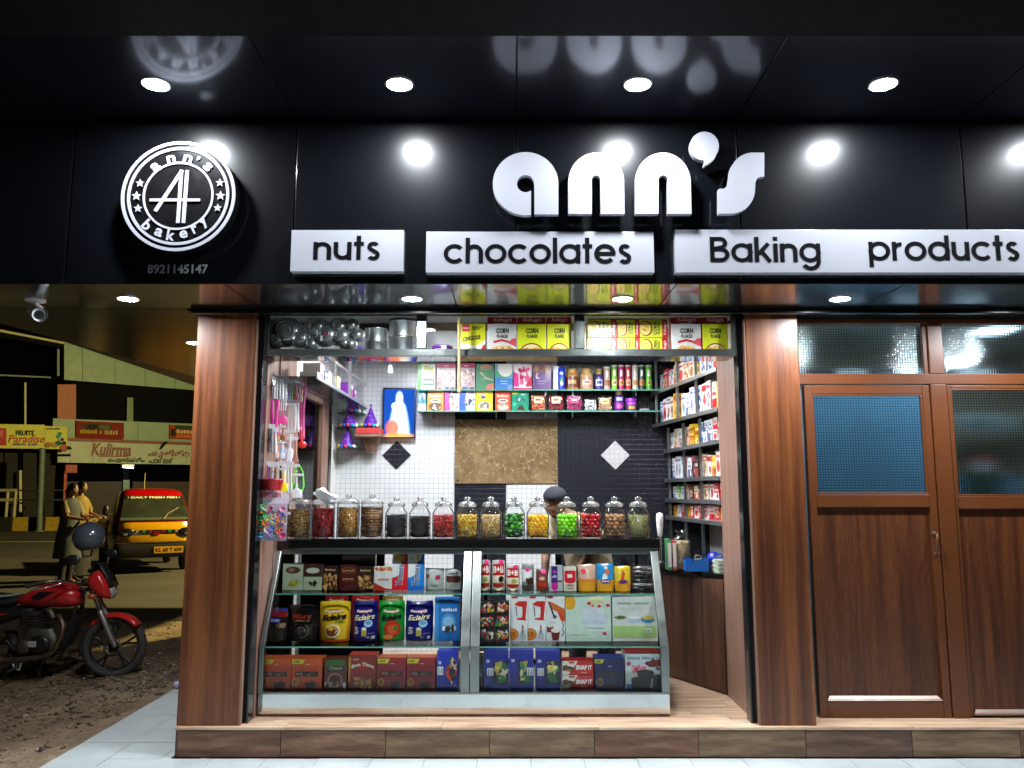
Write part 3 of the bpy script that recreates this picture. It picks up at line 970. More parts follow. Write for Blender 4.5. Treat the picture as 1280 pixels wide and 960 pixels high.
for k, pts in letters.items():
    m = MB().prism([sp(u, v) for u, v in pts], SY, SY+.035)
    o = m.build('letter', M['white_acrylic'], name_sign, True, bevel=.0015)
    cxm = sum(p[0] for p in pts)/len(pts)
    sd = MB()
    for dx in (-60, 60):
        if k in 'an' or k == 'N':
            q = sp(cxm+dx, 300); sd.cyl((q[0], SY+.034, q[1]), (q[0], 4.129, q[1]), .008, 8)
    if k in 'qs':
        q = sp(945 if k == 'q' else 1100, 110 if k == 'q' else 260); sd.cyl((q[0], SY+.034, q[1]), (q[0], 4.129, q[1]), .008, 8)
    sd.build('standoff', M['aluminium'], o, True)

# stroke lettering for the white boards, drawn in units of the x height
S = .205
def ring(cx_, cy_, r, a0=0, a1=360, n=36):
    return [(cx_+r*cos(R(a0+(a1-a0)*i/n)), cy_+r*sin(R(a0+(a1-a0)*i/n))) for i in range(n+1)]
h = S/2
rb = .5+.02-h
def glyph(ch):
    C = ring(.5, .5, rb)
    if ch == 'o': return [C], 1.0
    if ch == 'c': return [ring(.5, .5, rb, 42, 318)], .92
    if ch == 'a': return [C, [(1-h, 0), (1-h, 1)]], 1.0
    if ch == 'd': return [C, [(1-h, 0), (1-h, 1.36)]], 1.0
    if ch == 'p': return [C, [(h, -.36), (h, 1)]], 1.0
    if ch == 'g': return [C, [(1-h, 1), (1-h, .02)] + ring(.52, .02, .48-h, 0, -150, 20)], 1.0
    if ch == 'e': return [ring(.5, .5, rb, 0, 318), [(.1, .5), (.9+.1, .5)]], 1.0
    if ch == 'l': return [[(h, 0), (h, 1.36)]], S
    if ch == 'i': return [[(h, 0), (h, 1)], [(h, 1.17), (h, 1.36)]], S
    if ch == 'n': return [[(h, 0), (h, 1)], ring(.42, .58, .42-h, 180, 0, 20) + [(.84-h, 0)]], .84
    if ch == 'h': return [[(h, 0), (h, 1.36)], ring(.42, .58, .42-h, 180, 0, 20) + [(.84-h, 0)]], .84
    if ch == 'u': return [[(.84-h, 0), (.84-h, 1)], [(h, 1)] + ring(.42, .42, .42-h, 180, 360, 20)], .84
    if ch == 'r': return [[(h, 0), (h, 1)], ring(.42, .55, .42-h, 180, 82, 14)], .5
    if ch == 't': return [[(.22, 0), (.22, 1.36)], [(0, 1-h*.9), (.46, 1-h*.9)]], .46
    if ch == 'k': return [[(h, 0), (h, 1.36)], [(.18, .42), (.68, 1.0)], [(.3, .62), (.74, 0)]], .8
    if ch == 's':
        return [ring(.34, .73, .27-h+.02, 30, 250, 16)[:-1] + [(.34, .51)] + ring(.34, .265, .285-h+.02, 80, -150, 18)], .66
    if ch == 'B':
        return [[(h, 0), (h, 1.36)], [(h, 1.36-h), (.5, 1.36-h)] + ring(.5, 1.02, .34-h, 90, -90, 16) + [(h, .68+.0)],
                [(h, .68), (.54, .68)] + ring(.54, .39, .39-h, 90, -90, 16) + [(h, h)]], .93
    return [], .4
def ribbon(pts, w):
    P = [Vector((a, b)) for a, b in pts]
    closed = (P[0]-P[-1]).length < 1e-4
    L, Rr = [], []
    n = len(P)
    for i in range(n):
        a = P[i-1] if i > 0 else (P[-2] if closed else None)
        b = P[i+1] if i < n-1 else (P[1] if closed else None)
        if a is None: t = (b-P[i]).normalized()
        elif b is None: t = (P[i]-a).normalized()
        else:
            t1 = (P[i]-a).normalized(); t2 = (b-P[i]).normalized(); t = (t1+t2).normalized()
        nn = Vector((-t.y, t.x))
        L.append(P[i]+nn*w/2); Rr.append(P[i]-nn*w/2)
    return L, Rr
def word(mb, s, x0, x1, zb_, xh, Y, gap=.115):
    strokes = []; x = 0
    for ch in s:
        st, adv = glyph(ch)
        for q in st:
            strokes.append([(a+x, b) for a, b in q])
        x += adv + gap
    tot = x-gap
    kx = (x1-x0)/tot
    for i, q in enumerate(strokes):
        L, Rr = ribbon(q, S)
        y = Y - .0003*(i % 3)
        n = len(L)
        T = lambda p: (x0+p.x*kx, zb_+p.y*xh)
        vs = [(T(p)[0], y, T(p)[1]) for p in L] + [(T(p)[0], y, T(p)[1]) for p in Rr]
        vb = [(a, Y+.0018, c) for a, _, c in vs]
        fs = [(n+j, n+j+1, j+1, j) for j in range(n-1)]
        m = len(vs)
        sd = [(j, j+1, j+1+m, j+m) for j in range(n-1)] + [(n+j+1, n+j, n+j+m, n+j+1+m) for j in range(n-1)]
        sd += [(0, m, n+m, n), (n-1, 2*n-1, 2*n-1+m, n-1+m)]
        mb.add(vs+vb, fs+sd)
BY = 4.082
def board(x0, x1, y0, y1, words, label):
    zc = zpx((y0+y1)/2, BY)
    X0, X1, Z1, Z0 = xpx(x0, BY, zc), xpx(x1, BY, zc), zpx(y0, BY), zpx(y1, BY)
    t = thing('sign_board', label, 'sign', ((X0+X1)/2, 4.13, (Z0+Z1)/2), 'white boards under the shop name')
    MB().box(X0, X1, BY, 4.129, Z0, Z1).build('board', M['white_acrylic'], t, True, bevel=.002)
    for s, wx0, wx1, base, xh in words:
        zb_ = zpx(base, BY); hh = zpx(base-xh, BY)-zb_
        m = MB(); word(m, s, xpx(wx0, BY, zb_), xpx(wx1, BY, zb_), zb_, hh, BY-.0022)
        m.build('lettering', M['black_vinyl'], t, True)
board(363.5, 504.5, 287.5, 339.5, [('nuts', 391.5, 475, 324.4, 21.8)], 'short white board reading nuts in black letters')
board(532.5, 817.5, 289.5, 341, [('chocolates', 555, 789.5, 328.8, 23.2)], 'long white board reading chocolates in black letters')
board(844, 1330, 287, 341, [('Baking', 888, 1026, 327.2, 22.8), ('products', 1086.5, 1275, 325.2, 22.8)], 'longest white board reading Baking products in black letters')

# round emblem
EC = at(222.8, 244.8, SY)
U = (at(294.2, 244.8, SY).x - EC.x)/371.0      # metres per drawing unit
em = thing('round_emblem', 'round black bakery emblem with white rings, stars and monogram', 'sign', (EC.x, 4.13, EC.z))
def E(u, v):
    return (EC.x + (u-428)*U, EC.z - (v-413)*U)
disc = MB().lathe([(371*U, -.060), (371*U, -.002), (368*U, 0), (.0001, 0)][::1], 64, (EC.x, SY+.004, EC.z), axis='y', smooth=False)
disc.build('disc', M['black_trim'], em, True)
def annulus(mb, r0, r1, y, n=72, d=.006):
    vs, fs = [], []
    for r in (r0, r1):
        for yy in (y, y+d):
            for k in range(n):
                w = 2*pi*k/n
                vs.append((EC.x+r*cos(w), yy, EC.z+r*sin(w)))
    for k in range(n):
        k2 = (k+1) % n
        fs += [(k, k2, 2*n+k2, 2*n+k), (n+k, k, k2, n+k2)[::-1], (2*n+k, 3*n+k, 3*n+k2, 2*n+k2)[::-1]]
    mb.add(vs, fs)
for r0, r1 in ((351, 371), (313, 331), (217, 230)):
    m = MB(); annulus(m, r0*U, r1*U, SY-.003); m.build('ring', M['white_acrylic'], em, True)
def bar(mb, a, b, w, y, d=.006):
    A, B = Vector(E(*a)), Vector(E(*b)); t = (B-A).normalized(); n = Vector((-t.y, t.x))*w*U/2
    mb.prism([tuple(A+n), tuple(A-n), tuple(B-n), tuple(B+n)], y, y+d)
m = MB()
bar(m, (446, 240), (285, 518), 24, SY-.0030); bar(m, (441, 240), (437, 596), 23, SY-.0036); bar(m, (478, 240), (472, 596), 23, SY-.0030); bar(m, (245, 442), (573, 442), 18, SY-.0042)
m.build('monogram', M['white_acrylic'], em, True)
for u, v, r in ((175, 328, 28), (157, 415, 32), (172, 498, 28), (695, 325, 28), (703, 413, 32), (688, 495, 27)):
    P = []
    for k in range(10):
        rr = r*(1.05 if k % 2 == 0 else .46); w = pi/2+2*pi*k/10
        P.append(E(u+rr*cos(w), v-rr*sin(w)))
    MB().prism(P, SY-.003, SY+.003).build('star', M['white_acrylic'], em, True)
def curved(mb, ch, u, v, hgt, wid, flip=False):
    """one letter standing on the circle, turned along it"""
    vs, fs = tmesh(ch, .03, 0)
    dx, dy = u-428, 413-v
    a = math.atan2(dy, dx) + (pi/2 if flip else -pi/2)
    C = E(u, v)
    P = []
    for p, q in vs:
        x, z = (p-.5)*wid*U, (q-.5)*hgt*U
        P.append((C[0]+x*cos(a)-z*sin(a), SY-.0035, C[1]+x*sin(a)+z*cos(a)))
    mb.add(P, fs)
m = MB()
for ch, u, v, hh, w in (('a', 270, 216, 56, 56), ('n', 370, 165, 56, 56), ('n', 478, 163, 56, 58), ('\u2019', 547, 160, 34, 20), ('s', 612, 217, 56, 50)):
    curved(m, ch, u, v, hh, w)
for ch, u, v, hh, w in (('b', 240, 610, 74, 52), ('a', 318, 660, 54, 54), ('k', 397, 677, 74, 54), ('e', 478, 672, 54, 54), ('r', 548, 640, 54, 36), ('y', 606, 594, 74, 52)):
    curved(m, ch, u, v, hh, w, True)
m.build('lettering', M['white_acrylic'], em, True)
st = MB()
for w in (40, 140, 220, 320):
    st.cyl((EC.x+.2*cos(R(w)), SY+.06, EC.z+.2*sin(R(w))), (EC.x+.2*cos(R(w)), 4.129, EC.z+.2*sin(R(w))), .01, 8)
st.build('standoff', M['aluminium'], em, True)
# telephone number
PZ0, PZ1 = zpx(342, 4.128), zpx(330.5, 4.128)
t = thing('phone_number', 'small silver telephone number lettered under the round emblem', 'sign', (xpx(222, 4.128, PZ0), 4.13, (PZ0+PZ1)/2))
plain('dull_silver', (.50, .51, .53), .3, metal=.3)
MB().text('8921145147', xpx(184, 4.128, PZ0), xpx(259.5, 4.128, PZ0), PZ0, PZ1, 4.1262, None, bold=.022, depth=.002).build('lettering', M['dull_silver'], t, True)

# security camera under the side soffit
cp = Vector((-2.72, 4.46, 2.592))
cc = thing('security_camera', 'white bullet security camera hanging under the side soffit', 'camera', tuple(cp))
plain('cam_white', (.75, .76, .75), .35)
MB().lathe([(.055, -.001), (.055, -.016), (.03, -.022)], 24, tuple(cp)).cyl(cp+Vector((0, 0, -.02)), cp+Vector((.01, 0, -.05)), .016, 12).build('bracket', M['cam_white'], cc, True)
d = Vector((.62, -.72, -.34)).normalized()
b0 = cp+Vector((-.03, .05, -.055)); b1 = b0+d*.15
MB().tube([b0, b0+d*.01, b1-d*.006, b1], [.026, .036, .036, .034], 20).build('housing', M['cam_white'], cc, True)
MB().tube([b0+d*.02+Vector((0, 0, .006)), b1+d*.025+Vector((0, 0, .006))], [.040, .040], 20, caps=False).build('sun_shield', M['cam_white'], cc, True)
MB().tube([b1+d*.0005, b1+d*.002], [.026, .026], 20).build('lens_window', M['black_trim'], cc, True)
MB().tube([b1+d*.002, b1+d*.006], [.014, .012], 16).build('lens', M['windscreen'], cc, True)
# ---------------------------------------------------------------- printed goods
def flat_surface(w, hgt, d):
    return lambda u, v: Vector(((u-.5)*w, -d/2, v*hgt))
def grid_poly(S, u0, v0, u1, v1, n, off):
    vs = [S(u0+(u1-u0)*i/n, v0+(v1-v0)*j/n) + Vector((0, -off, 0)) for j in range(n+1) for i in range(n+1)]
    fs = [(j*(n+1)+i, j*(n+1)+i+1, (j+1)*(n+1)+i+1, (j+1)*(n+1)+i) for j in range(n) for i in range(n)]
    return vs, fs
class Print:
    """flat print laid over a face: rectangles, ellipses, outlines, scattered shapes and lettering"""
    def __init__(s, S, eps, n=1):
        cl = lambda q: min(1.0, max(0.0, q))
        s.S, s.eps, s.n, s.k = (lambda u, v: S(cl(u), cl(v))), eps, n, 0
        s.art, s.let = MB(), MB()
    def off(s):
        s.k += 1
        return s.eps*(1+s.k*.35) if s.eps > .001 else .0004 + s.eps*s.k
    def do(s, items):
        for it in items:
            getattr(s, it[0])(*it[1:])
        return s
    def r(s, u0, v0, u1, v1, c):
        vs, fs = grid_poly(s.S, u0, v0, u1, v1, s.n, s.off()); s.art.add(vs, fs, hx(c))
    def e(s, cu, cv, ru, rv, c, a0=0, a1=360):
        o = s.off(); n = 22; rings = 2 if s.n > 1 else 1
        vs = [s.S(cu, cv)+Vector((0, -o, 0))]
        for q in range(1, rings+1):
            for k in range(n+1):
                w = R(a0+(a1-a0)*k/n)
                vs.append(s.S(cu+ru*q/rings*cos(w), cv+rv*q/rings*sin(w))+Vector((0, -o, 0)))
        fs = [(0, 1+k, 2+k) for k in range(n)]
        if rings == 2:
            m = n+1
            fs += [(1+k, 1+m+k, 2+m+k, 2+k) for k in range(n)]
        s.art.add(vs, fs, hx(c))
    def o(s, cu, cv, ru, rv, t, c, a0=0, a1=360):
        """ring outline"""
        of = s.off(); n = 24
        vs = []
        for q in (1-t, 1):
            for k in range(n+1):
                w = R(a0+(a1-a0)*k/n); vs.append(s.S(cu+ru*q*cos(w), cv+rv*q*sin(w))+Vector((0, -of, 0)))
        m = n+1
        s.art.add(vs, [(k, m+k, m+k+1, k+1) for k in range(n)], hx(c))
    def p(s, pts, c):
        of = s.off()
        A = sum(pts[i][0]*pts[(i+1) % len(pts)][1]-pts[(i+1) % len(pts)][0]*pts[i][1] for i in range(len(pts)))
        if A < 0: pts = pts[::-1]
        s.art.add([s.S(u, v)+Vector((0, -of, 0)) for u, v in pts], [tuple(range(len(pts)))], hx(c))
    def s(s_, n, u0, v0, u1, v1, size, cols, seed, asp=1.0):
        g = random.Random(seed); of0 = s_.off()
        for i in range(n):
            cu, cv = g.uniform(u0+size*.6, u1-size*.6), g.uniform(v0+size*.6*asp, v1-size*.6*asp)
            rot = g.uniform(0, 6.3); m = g.choice((5, 6, 7)); c = hx(g.choice(cols)); k = size*g.uniform(.55, 1.1)
            vs = []
            for j in range(m):
                w = 2*pi*j/m; rr = k*g.uniform(.7, 1.1)
                x, y = rr*cos(w), rr*.6*sin(w)
                vs.append(s_.S(cu+(x*cos(rot)-y*sin(rot)), cv+asp*(x*sin(rot)+y*cos(rot)))+Vector((0, -(of0+.00004*i), 0)))
            s_.art.add(vs, [tuple(range(m))], c)
        s_.k += 2
    def t(s, body, u0, v0, u1, v1, c, bold=.02, shear=0, rot=False, slope=0, arch=0):
        of = s.off()+.0003
        vs, fs = tmesh(body, bold, shear)
        P = []
        for a, b in vs:
            if rot:
                u, v = u1-(u1-u0)*b, v0+(v1-v0)*a
                u += slope*(a-.5)
            else:
                u, v = u0+(u1-u0)*a, v0+(v1-v0)*b + slope*(a-.5) - arch*((a-.5)**2)*4
            P.append(s.S(u, v)+Vector((0, -of, 0)))
        s.let.add(P, fs, hx(c))
    def finish(s, parent, mat='paper'):
        if s.art.v: s.art.build('front_print', M[mat], parent)
        if s.let.v: s.let.build('lettering', M[mat], parent)

def place(x0, x1, ytop, Yf, zb_, hgt=None):
    """measured front rectangle standing on zb_ at depth Yf -> centre x, width, height"""
    zt_ = zb_+hgt if hgt else zpx(ytop, Yf)
    zm = (zt_+zb_)/2
    X0, X1 = xpx(x0, Yf, zm), xpx(x1, Yf, zm)
    return (X0+X1)/2, X1-X0-.0025, zt_-zb_

def carton(name, label, cat, x0, x1, ytop, Yf, zb_, dep, col, items=(), group=None, top=None, side=None, mat='paper', rz=0, tilt=0, hgt=None):
    xc, w, hh = place(x0, x1, ytop, Yf, zb_, hgt)
    t = thing(name, label, cat, (xc, Yf+dep/2, zb_+.0005), group, rz)
    t.rotation_euler = (0, 0, rz + R(1.3)*sin(37.7*xc+5*zb_+x0))
    if tilt:
        t.rotation_euler = (tilt, 0, rz)
    c = hx(col); b = MB()
    b.box(-w/2, w/2, -dep/2, dep/2, 0, hh, c)
    b.c[1] = hx(top or col); b.c[4] = b.c[5] = hx(side or col)
    b.build('carton', M[mat], t, bevel=min(.002, w*.04))
    # flap seam on the lid
    if items:
        Print(flat_surface(w, hh, dep), .00012).do(items).finish(t, mat)
    return t

def pouch(name, label, cat, x0, x1, ytop, Yf, zb_, dep, col, items=(), group=None, seed=1, mat='foil', crimp=.05, seal=None, taper=.08, rz=0):
    xc, w, hh = place(x0, x1, ytop, Yf, zb_)
    t = thing(name, label, cat, (xc, Yf+dep/2, zb_+.0005), group, rz)
    g = random.Random(seed)
    ph = [g.uniform(0, 6) for _ in range(6)]
    def bulge(u, v):
        a = max(0, 1-abs(2*u-1)**2.6); b = max(0, (1-v))**.55 if v > .05 else .9+v
        b = min(1, b*1.25)
        k = a*b
        wr = (.05*sin(9*u+ph[0]+5*v)+.05*sin(13*v+ph[1]-6*u)+.03*sin(21*u+ph[2]+9*v))*(.35+v)
        return dep/2*max(0, k*(1+wr*.9)) + .0025*abs(sin(17*u+ph[4]+3*v))*v
    def edge(v):
        return 1-taper*max(0, (v-.75)/.25)**2*.5 - .05*(1-v)**4 + .012*sin(11*v+ph[3])
    def S(u, v):
        e = edge(v)
        return Vector(((u-.5)*w*e, -bulge(u, v), v*hh*(1+.012*sin(7*u+ph[5])*v)))
    nu, nv = 14, 18
    b = MB(); vs = []; c = hx(col)
    for j in range(nv+1):
        for i in range(nu+1):
            vs.append(S(i/nu, j/nv))
    m = len(vs)
    for j in range(nv+1):
        for i in range(nu+1):
            q = S(i/nu, j/nv); vs.append(Vector((q.x, -q.y+.0004, q.z)))
    for j in range(nv):
        for i in range(nu):
            a = j*(nu+1)+i
            cc = hx(seal) if (seal and j >= nv-1) else c
            b.add([vs[a], vs[a+1], vs[a+nu+2], vs[a+nu+1]], [(0, 1, 2, 3)], cc, True)
            b.add([vs[m+a], vs[m+a+1], vs[m+a+nu+2], vs[m+a+nu+1]], [(3, 2, 1, 0)], cc, True)
    # bottom gusset
    b.add([vs[i] for i in range(nu+1)]+[vs[m+i] for i in range(nu+1)], [(i, i+nu+1, i+nu+2, i+1) for i in range(nu)], c, True)
    o = b.build('pouch', M[mat], t)
    wd = o.modifiers.new('weld', 'WELD'); wd.merge_threshold = .0002
    if items:
        Print(S, .0016, 6).do(items).finish(t, mat)
    return t
# ---------------------------------------------------------------- glass display counter
CX0, CX1 = -1.522, .945
case = thing('display_counter', 'steel and glass display counter with sloping front under a black top', 'display counter', ((CX0+CX1)/2, 5.3, FL))
B0, B1, B2 = FL+.002, .312, .575        # plinth foot, deck, foot of the sloping glass
TZ = 1.134
def yz(z):                               # front face of the case at height z
    return 5.0 if z <= B2 else 5.0 + .30*(z-B2)/(TZ-B2)
MB().box(CX0, CX1, 5.0, 5.84, B0+.016, B1-.012).build('plinth', M['mirror_steel'], case, True, bevel=.002)
MB().box(CX0, CX1, 5.012, 5.84, FL+.0005, B0+.015).build('plinth_foot', M['side_wood'], case, True)
MB().box(CX0-.002, CX1+.002, 4.994, 5.85, B1-.011, B1).build('deck', M['steel'], case, True, bevel=.003)
fm = MB()
cxm = -.252
def post(xa, xb):
    f = MB()
    for za, zb_ in ((B1+.0005, B2), (B2, TZ)):
        ya, yb = yz(za), yz(zb_)
        f.add([(xa, ya-.012, za), (xb, ya-.012, za), (xb, yb-.012, zb_), (xa, yb-.012, zb_), (xa, ya+.035, za), (xb, ya+.035, za), (xb, yb+.035, zb_), (xa, yb+.035, zb_)],
              [(0, 1, 2, 3), (5, 4, 7, 6), (4, 0, 3, 7), (1, 5, 6, 2), (3, 2, 6, 7), (4, 5, 1, 0)])
    f.build('post', M['steel'], case, True, bevel=.003)
post(CX0, CX0+.028); post(CX1-.048, CX1); post(cxm-.058, cxm-.006); post(cxm+.001, cxm+.055)
for xa, xb in ((CX0+.029, cxm-.059), (cxm+.056, CX1-.049)):
    MB().box(xa, xb, 5.285, 5.33, TZ-.034, TZ-.001).build('top_rail', M['steel'], case, True, bevel=.004)
    g = MB(); a, b = yz(B2), yz(TZ-.034)
    g.add([(xa, a, B2), (xb, a, B2), (xb, b, TZ-.034), (xa, b, TZ-.034)], [(0, 1, 2, 3)])
    g.build('sloping_pane', M['glass_front'], case, True)
    MB().add([(xa, 5.001, B1+.002), (xb, 5.001, B1+.002), (xb, 5.001, B2-.001), (xa, 5.001, B2-.001)], [(0, 1, 2, 3)]).build('front_pane', M['glass_front'], case, True)
    for z in (.867, B2):
        s = MB().box(xa-.03, xb+.03, yz(z)+.006 if z > B2 else 5.004, 5.80, z-.007, z).build('glass_shelf', M['glass_shelf'], case, True)
        MB().box(xa, xb, (yz(z) if z > B2 else 4.999)-.001, (yz(z)+.005 if z > B2 else 5.003), z-.0075, z-.0003).build('shelf_edge', M['glass_edge'], s, True)
    # sliding backs
    bk = MB()
    w = xb-xa
    bk.box(xa, xb, 5.80, 5.83, TZ-.03, TZ-.001); bk.box(xa, xb, 5.80, 5.83, B1+.001, B1+.03)
    for q in (0, .48, 1):
        bk.box(xa+w*q-.02 if q else xa, xa+w*q+.02 if q < 1 else xb, 5.802, 5.828, B1+.031, TZ-.031)
    bk.build('back_frame', M['black_trim'], case, True)
MB().box(CX0+.03, -.93, 5.79, 5.799, B1+.001, TZ-.03).build('dark_back_sheet', M['matte_black'], case, True)
MB().box(CX0, CX1+.012, 5.268, 5.90, TZ+.0005, 1.199).build('counter_top', M['gloss_top'] if 'gloss_top' in M else plain('gloss_top', (.006, .006, .006), .12, coat=.4), case, True, bevel=.006)
for x in (CX0+.001, CX1-.0015):
    q = MB(); q.add([(x, 5.0, B1+.001), (x, 5.0, B2), (x, yz(TZ), TZ), (x, 5.8, TZ), (x, 5.8, B1+.001)], [(0, 1, 2, 3, 4)])
    q.build('end_pane', M['glass_clear'], case, True)

S1, S2, S0 = .867, .575, .312
Y1, Y2, Y0 = 5.325, 5.16, 5.05
# ---- left bay, top shelf
pg = '#a9bfa0'
carton('chocolate_box', 'pale green box with a brown oval logo and a yellow star', 'box', 353, 379, 704, Y1, S1, .05, pg,
       [('e', .5, .74, .36, .13, '#4a2a1c'), ('e', .42, .75, .16, .07, '#8a6a52'), ('r', 0, .49, 1, .5, '#8fa688'), ('e', .5, .24, .18, .1, '#b7b22a'), ('s', 7, .2, .1, .8, .4, .12, ['#b7b22a', '#9aa024'], 2)])
carton('chocolate_box', 'box with brown upper half, pale green lower half and a dark star', 'box', 379, 402.5, 705.5, Y1, S1, .05, pg,
       [('r', 0, .52, 1, 1, '#3a1a16'), ('e', .5, .76, .36, .11, '#b9c9b4'), ('s', 8, .25, .1, .75, .4, .13, ['#2a201a', '#3a2a20'], 3)])
alm = ['#8a5a2c', '#b98a4a', '#5a3418', '#d8b070', '#3a2010']
carton('almond_chocolate', 'dark box covered in printed almonds beside the half green box', 'box', 403, 423, 707.5, Y1, S1, .045, '#2a160f',
       [('s', 60, 0, 0, 1, .7, .16, alm, 5), ('r', .1, .76, .9, .93, '#1c0d0a'), ('t', '~6', .15, .8, .85, .89, '#c8a76a')])
carton('maroon_box', 'tall maroon chocolate box with gold frame and lettering', 'box', 424, 447, 706, Y1, S1, .05, '#4a1214',
       [('o', .5, .78, .36, .12, .08, '#b08a4e'), ('t', '~7', .2, .74, .8, .8, '#c6a468'), ('t', '~4', .2, .42, .8, .48, '#c6a468'), ('r', .15, .36, .85, .38, '#8a6030'), ('r', .0, .53, 1, .545, '#6a2a22')])
carton('bronze_box', 'bronze box standing behind the maroon chocolate box', 'box', 427, 469, 694, Y1+.09, S1, .06, '#4a3c30', [('r', .0, .86, .55, .98, '#8c8272'), ('r', .56, .9, 1, .99, '#7a6a58')])
carton('almond_chocolate', 'dark box covered in printed almonds beside the white and orange box', 'box', 447, 467, 708.5, Y1, S1, .045, '#2a160f',
       [('s', 60, 0, 0, 1, .72, .16, alm, 8), ('r', .1, .76, .9, .93, '#1c0d0a'), ('t', '~6', .15, .8, .85, .89, '#c8a76a')])
carton('sweet_box', 'white box with orange flowers and a red wavy foot', 'box', 467.5, 491, 708, Y1, S1, .05, '#e4e6e0',
       [('s', 14, 0, .78, 1, 1, .14, ['#d2763a', '#e09a50', '#b85a28'], 4), ('t', '~7', .2, .44, .8, .5, '#b8402a'), ('r', .2, .4, .8, .41, '#b8402a'), ('p', [(0, 0), (1, 0), (1, .06), (.6, .09), (.25, .22), (0, .33)], '#b8321e')])
def yum(label, x0, x1, c, dk, seed):
    carton('snack_box', label, 'snack box', x0, x1, 692.5, Y1, S1, .05, c,
       [('p', [(0, .35), (0, 1), (.3, 1), (.55, .8), (.62, .62), (.5, .45), (.2, .36)], '#dfe6ea'), ('s', 16, .1, .78, .85, 1, .16, ['#e0a040', '#e8c070', '#c86a2a'] if seed == 1 else ['#efe6a8', '#e0cf6a', '#f4f0d8'], seed),
        ('p', [(0, .0), (1, 0), (1, .12), (.4, .1), (.12, .2), (0, .36)], dk), ('t', 'Yumeez', .26, .12, .74, .72, '#f0f2f4', .05, .1, True, .1), ('t', 'Yumeez', .29, .13, .71, .71, '#1c3a78', .02, .1, True, .1), ('e', .72, .76, .1, .03, '#3a5a22')], 'snack boxes standing on end')
yum('tall red and white snack box with blue lettering running upward', 490, 509.5, '#d01c2a', '#d01c2a', 1)
yum('tall blue and white snack box with lettering running upward', 510, 530, '#1684d8', '#1468c4', 2)
pouch('silver_bag', 'silver foil bag with a small pink square', 'bag', 531, 555, 711, Y1, S1, .06, '#a9b4ae', [('r', .05, .55, .22, .72, '#8a4a32'), ('r', .55, .52, .8, .7, '#b02a62'), ('t', '~5', .3, .2, .7, .27, '#6a7470')], seed=3)
pouch('silver_bag', 'silver foil bag with a brown cake picture', 'bag', 555.5, 576, 711, Y1, S1, .06, '#a9b4ae', [('r', .1, .38, .98, .66, '#4a2a20'), ('s', 9, .15, .4, .9, .62, .2, ['#5c3426', '#3c2018'], 2), ('t', '~4', .25, .74, .85, .84, '#4a5450')], seed=4)
# ---- left bay, middle shelf
pouch('dark_sweet_bag', 'black bag with red and blue top beside the sloping end post', 'bag', 331, 358, 760, Y2, S2, .07, '#1c1412',
      [('r', .08, .72, 1, .94, '#7a1c16'), ('p', [(.25, .78), (1, .76), (1, .95), (.35, .94)], '#cfd2d6'), ('p', [(.4, .82), (1, .84), (1, .97), (.55, .96)], '#1c3aa0'), ('r', .05, .56, .7, .68, '#2438a0'), ('t', 'SNICKERS', .09, .585, .66, .655, '#c8ccd8'), ('s', 9, .5, .4, .95, .55, .12, ['#8a6a50', '#b09070', '#5a4030'], 4)], seed=5)
pouch('black_sweet_bag', 'large black bag with dull red lettering and a pale swirl', 'bag', 357, 396, 757, Y2, S2, .09, '#0e0b0b',
      [('t', 'Mars', .18, .62, .8, .76, '#8a2a1c', .03, .15), ('t', '~10', .3, .55, .75, .6, '#8a7a50'), ('o', .5, .3, .26, .2, .12, '#6a5648', -100, 60), ('o', .5, .3, .14, .1, .2, '#7a6454', -30, 150)], seed=6)
def ecl(label, x0, x1, c, txt, items, seed, name='Eclairs', seal=None):
    base = [('p', [(.2, .72), (.35, .80), (.75, .80), (.78, .72), (.55, .69)], '#8a1420'), ('t', 'PamnyO', .2, .71, .78, .79, '#f0ece4', .04, .1),
            ('t', name, .1, .53, .9, .68, '#141010', .055, .25, False, .05), ('t', name, .11, .54, .89, .67, txt, .022, .25, False, .05)]
    return pouch('eclairs_bag', label, 'sweet bag', x0, x1, 752.5, Y2, S2, .10, c, base+items, 'bags of eclairs', seed=seed, seal=seal)
y_it = [('t', 'milk', .55, .47, .85, .53, '#3c8a1e', .04), ('e', .48, .27, .26, .17, '#e8dca0'), ('e', .46, .26, .2, .13, '#7a3018'), ('e', .42, .33, .1, .06, '#d8b030'), ('r', .0, .0, 1, .05, '#b8481a'), ('p', [(.0, .0), (.1, .0), (.03, .7), (0, .7)], '#b8641a'), ('p', [(.93, 0), (1, 0), (1, .7), (.97, .7)], '#c87a1e')]
b_it = [('e', .66, .45, .16, .09, '#9ac4e0'), ('e', .66, .47, .1, .05, '#5a94c8'), ('r', .42, .14, .6, .32, '#c8c090'), ('e', .51, .32, .09, .04, '#e8e4d0'), ('r', .44, .16, .58, .28, '#a89a28'), ('t', '5', .12, .18, .3, .36, '#b8bcc4', .05), ('p', [(.55, .1), (.9, .06), (.92, .14), (.65, .14)], '#c4cad4'), ('r', .66, .19, .9, .22, '#5a64a0')]
g_it = [('e', .55, .32, .32, .22, '#a8321c'), ('e', .58, .3, .2, .13, '#c8502a'), ('e', .68, .34, .08, .06, '#2a7a22'), ('e', .4, .12, .2, .06, '#d08030')]
ecl('yellow and gold bag of eclairs with a caramel picture', 397, 436.5, '#e0b820', '#1a1410', y_it, 11)
ecl('deep blue bag of eclairs beside the yellow bag', 438.5, 471.5, '#10146a', '#e8dcae', b_it, 12)
ecl('bright green bag of eclairs with a red round picture', 472, 505, '#0e8a2c', '#1a1a10', g_it, 13)
ecl('deep blue bag of eclairs beside the light blue packet', 505.5, 541, '#10146a', '#e8dcae', b_it, 14)
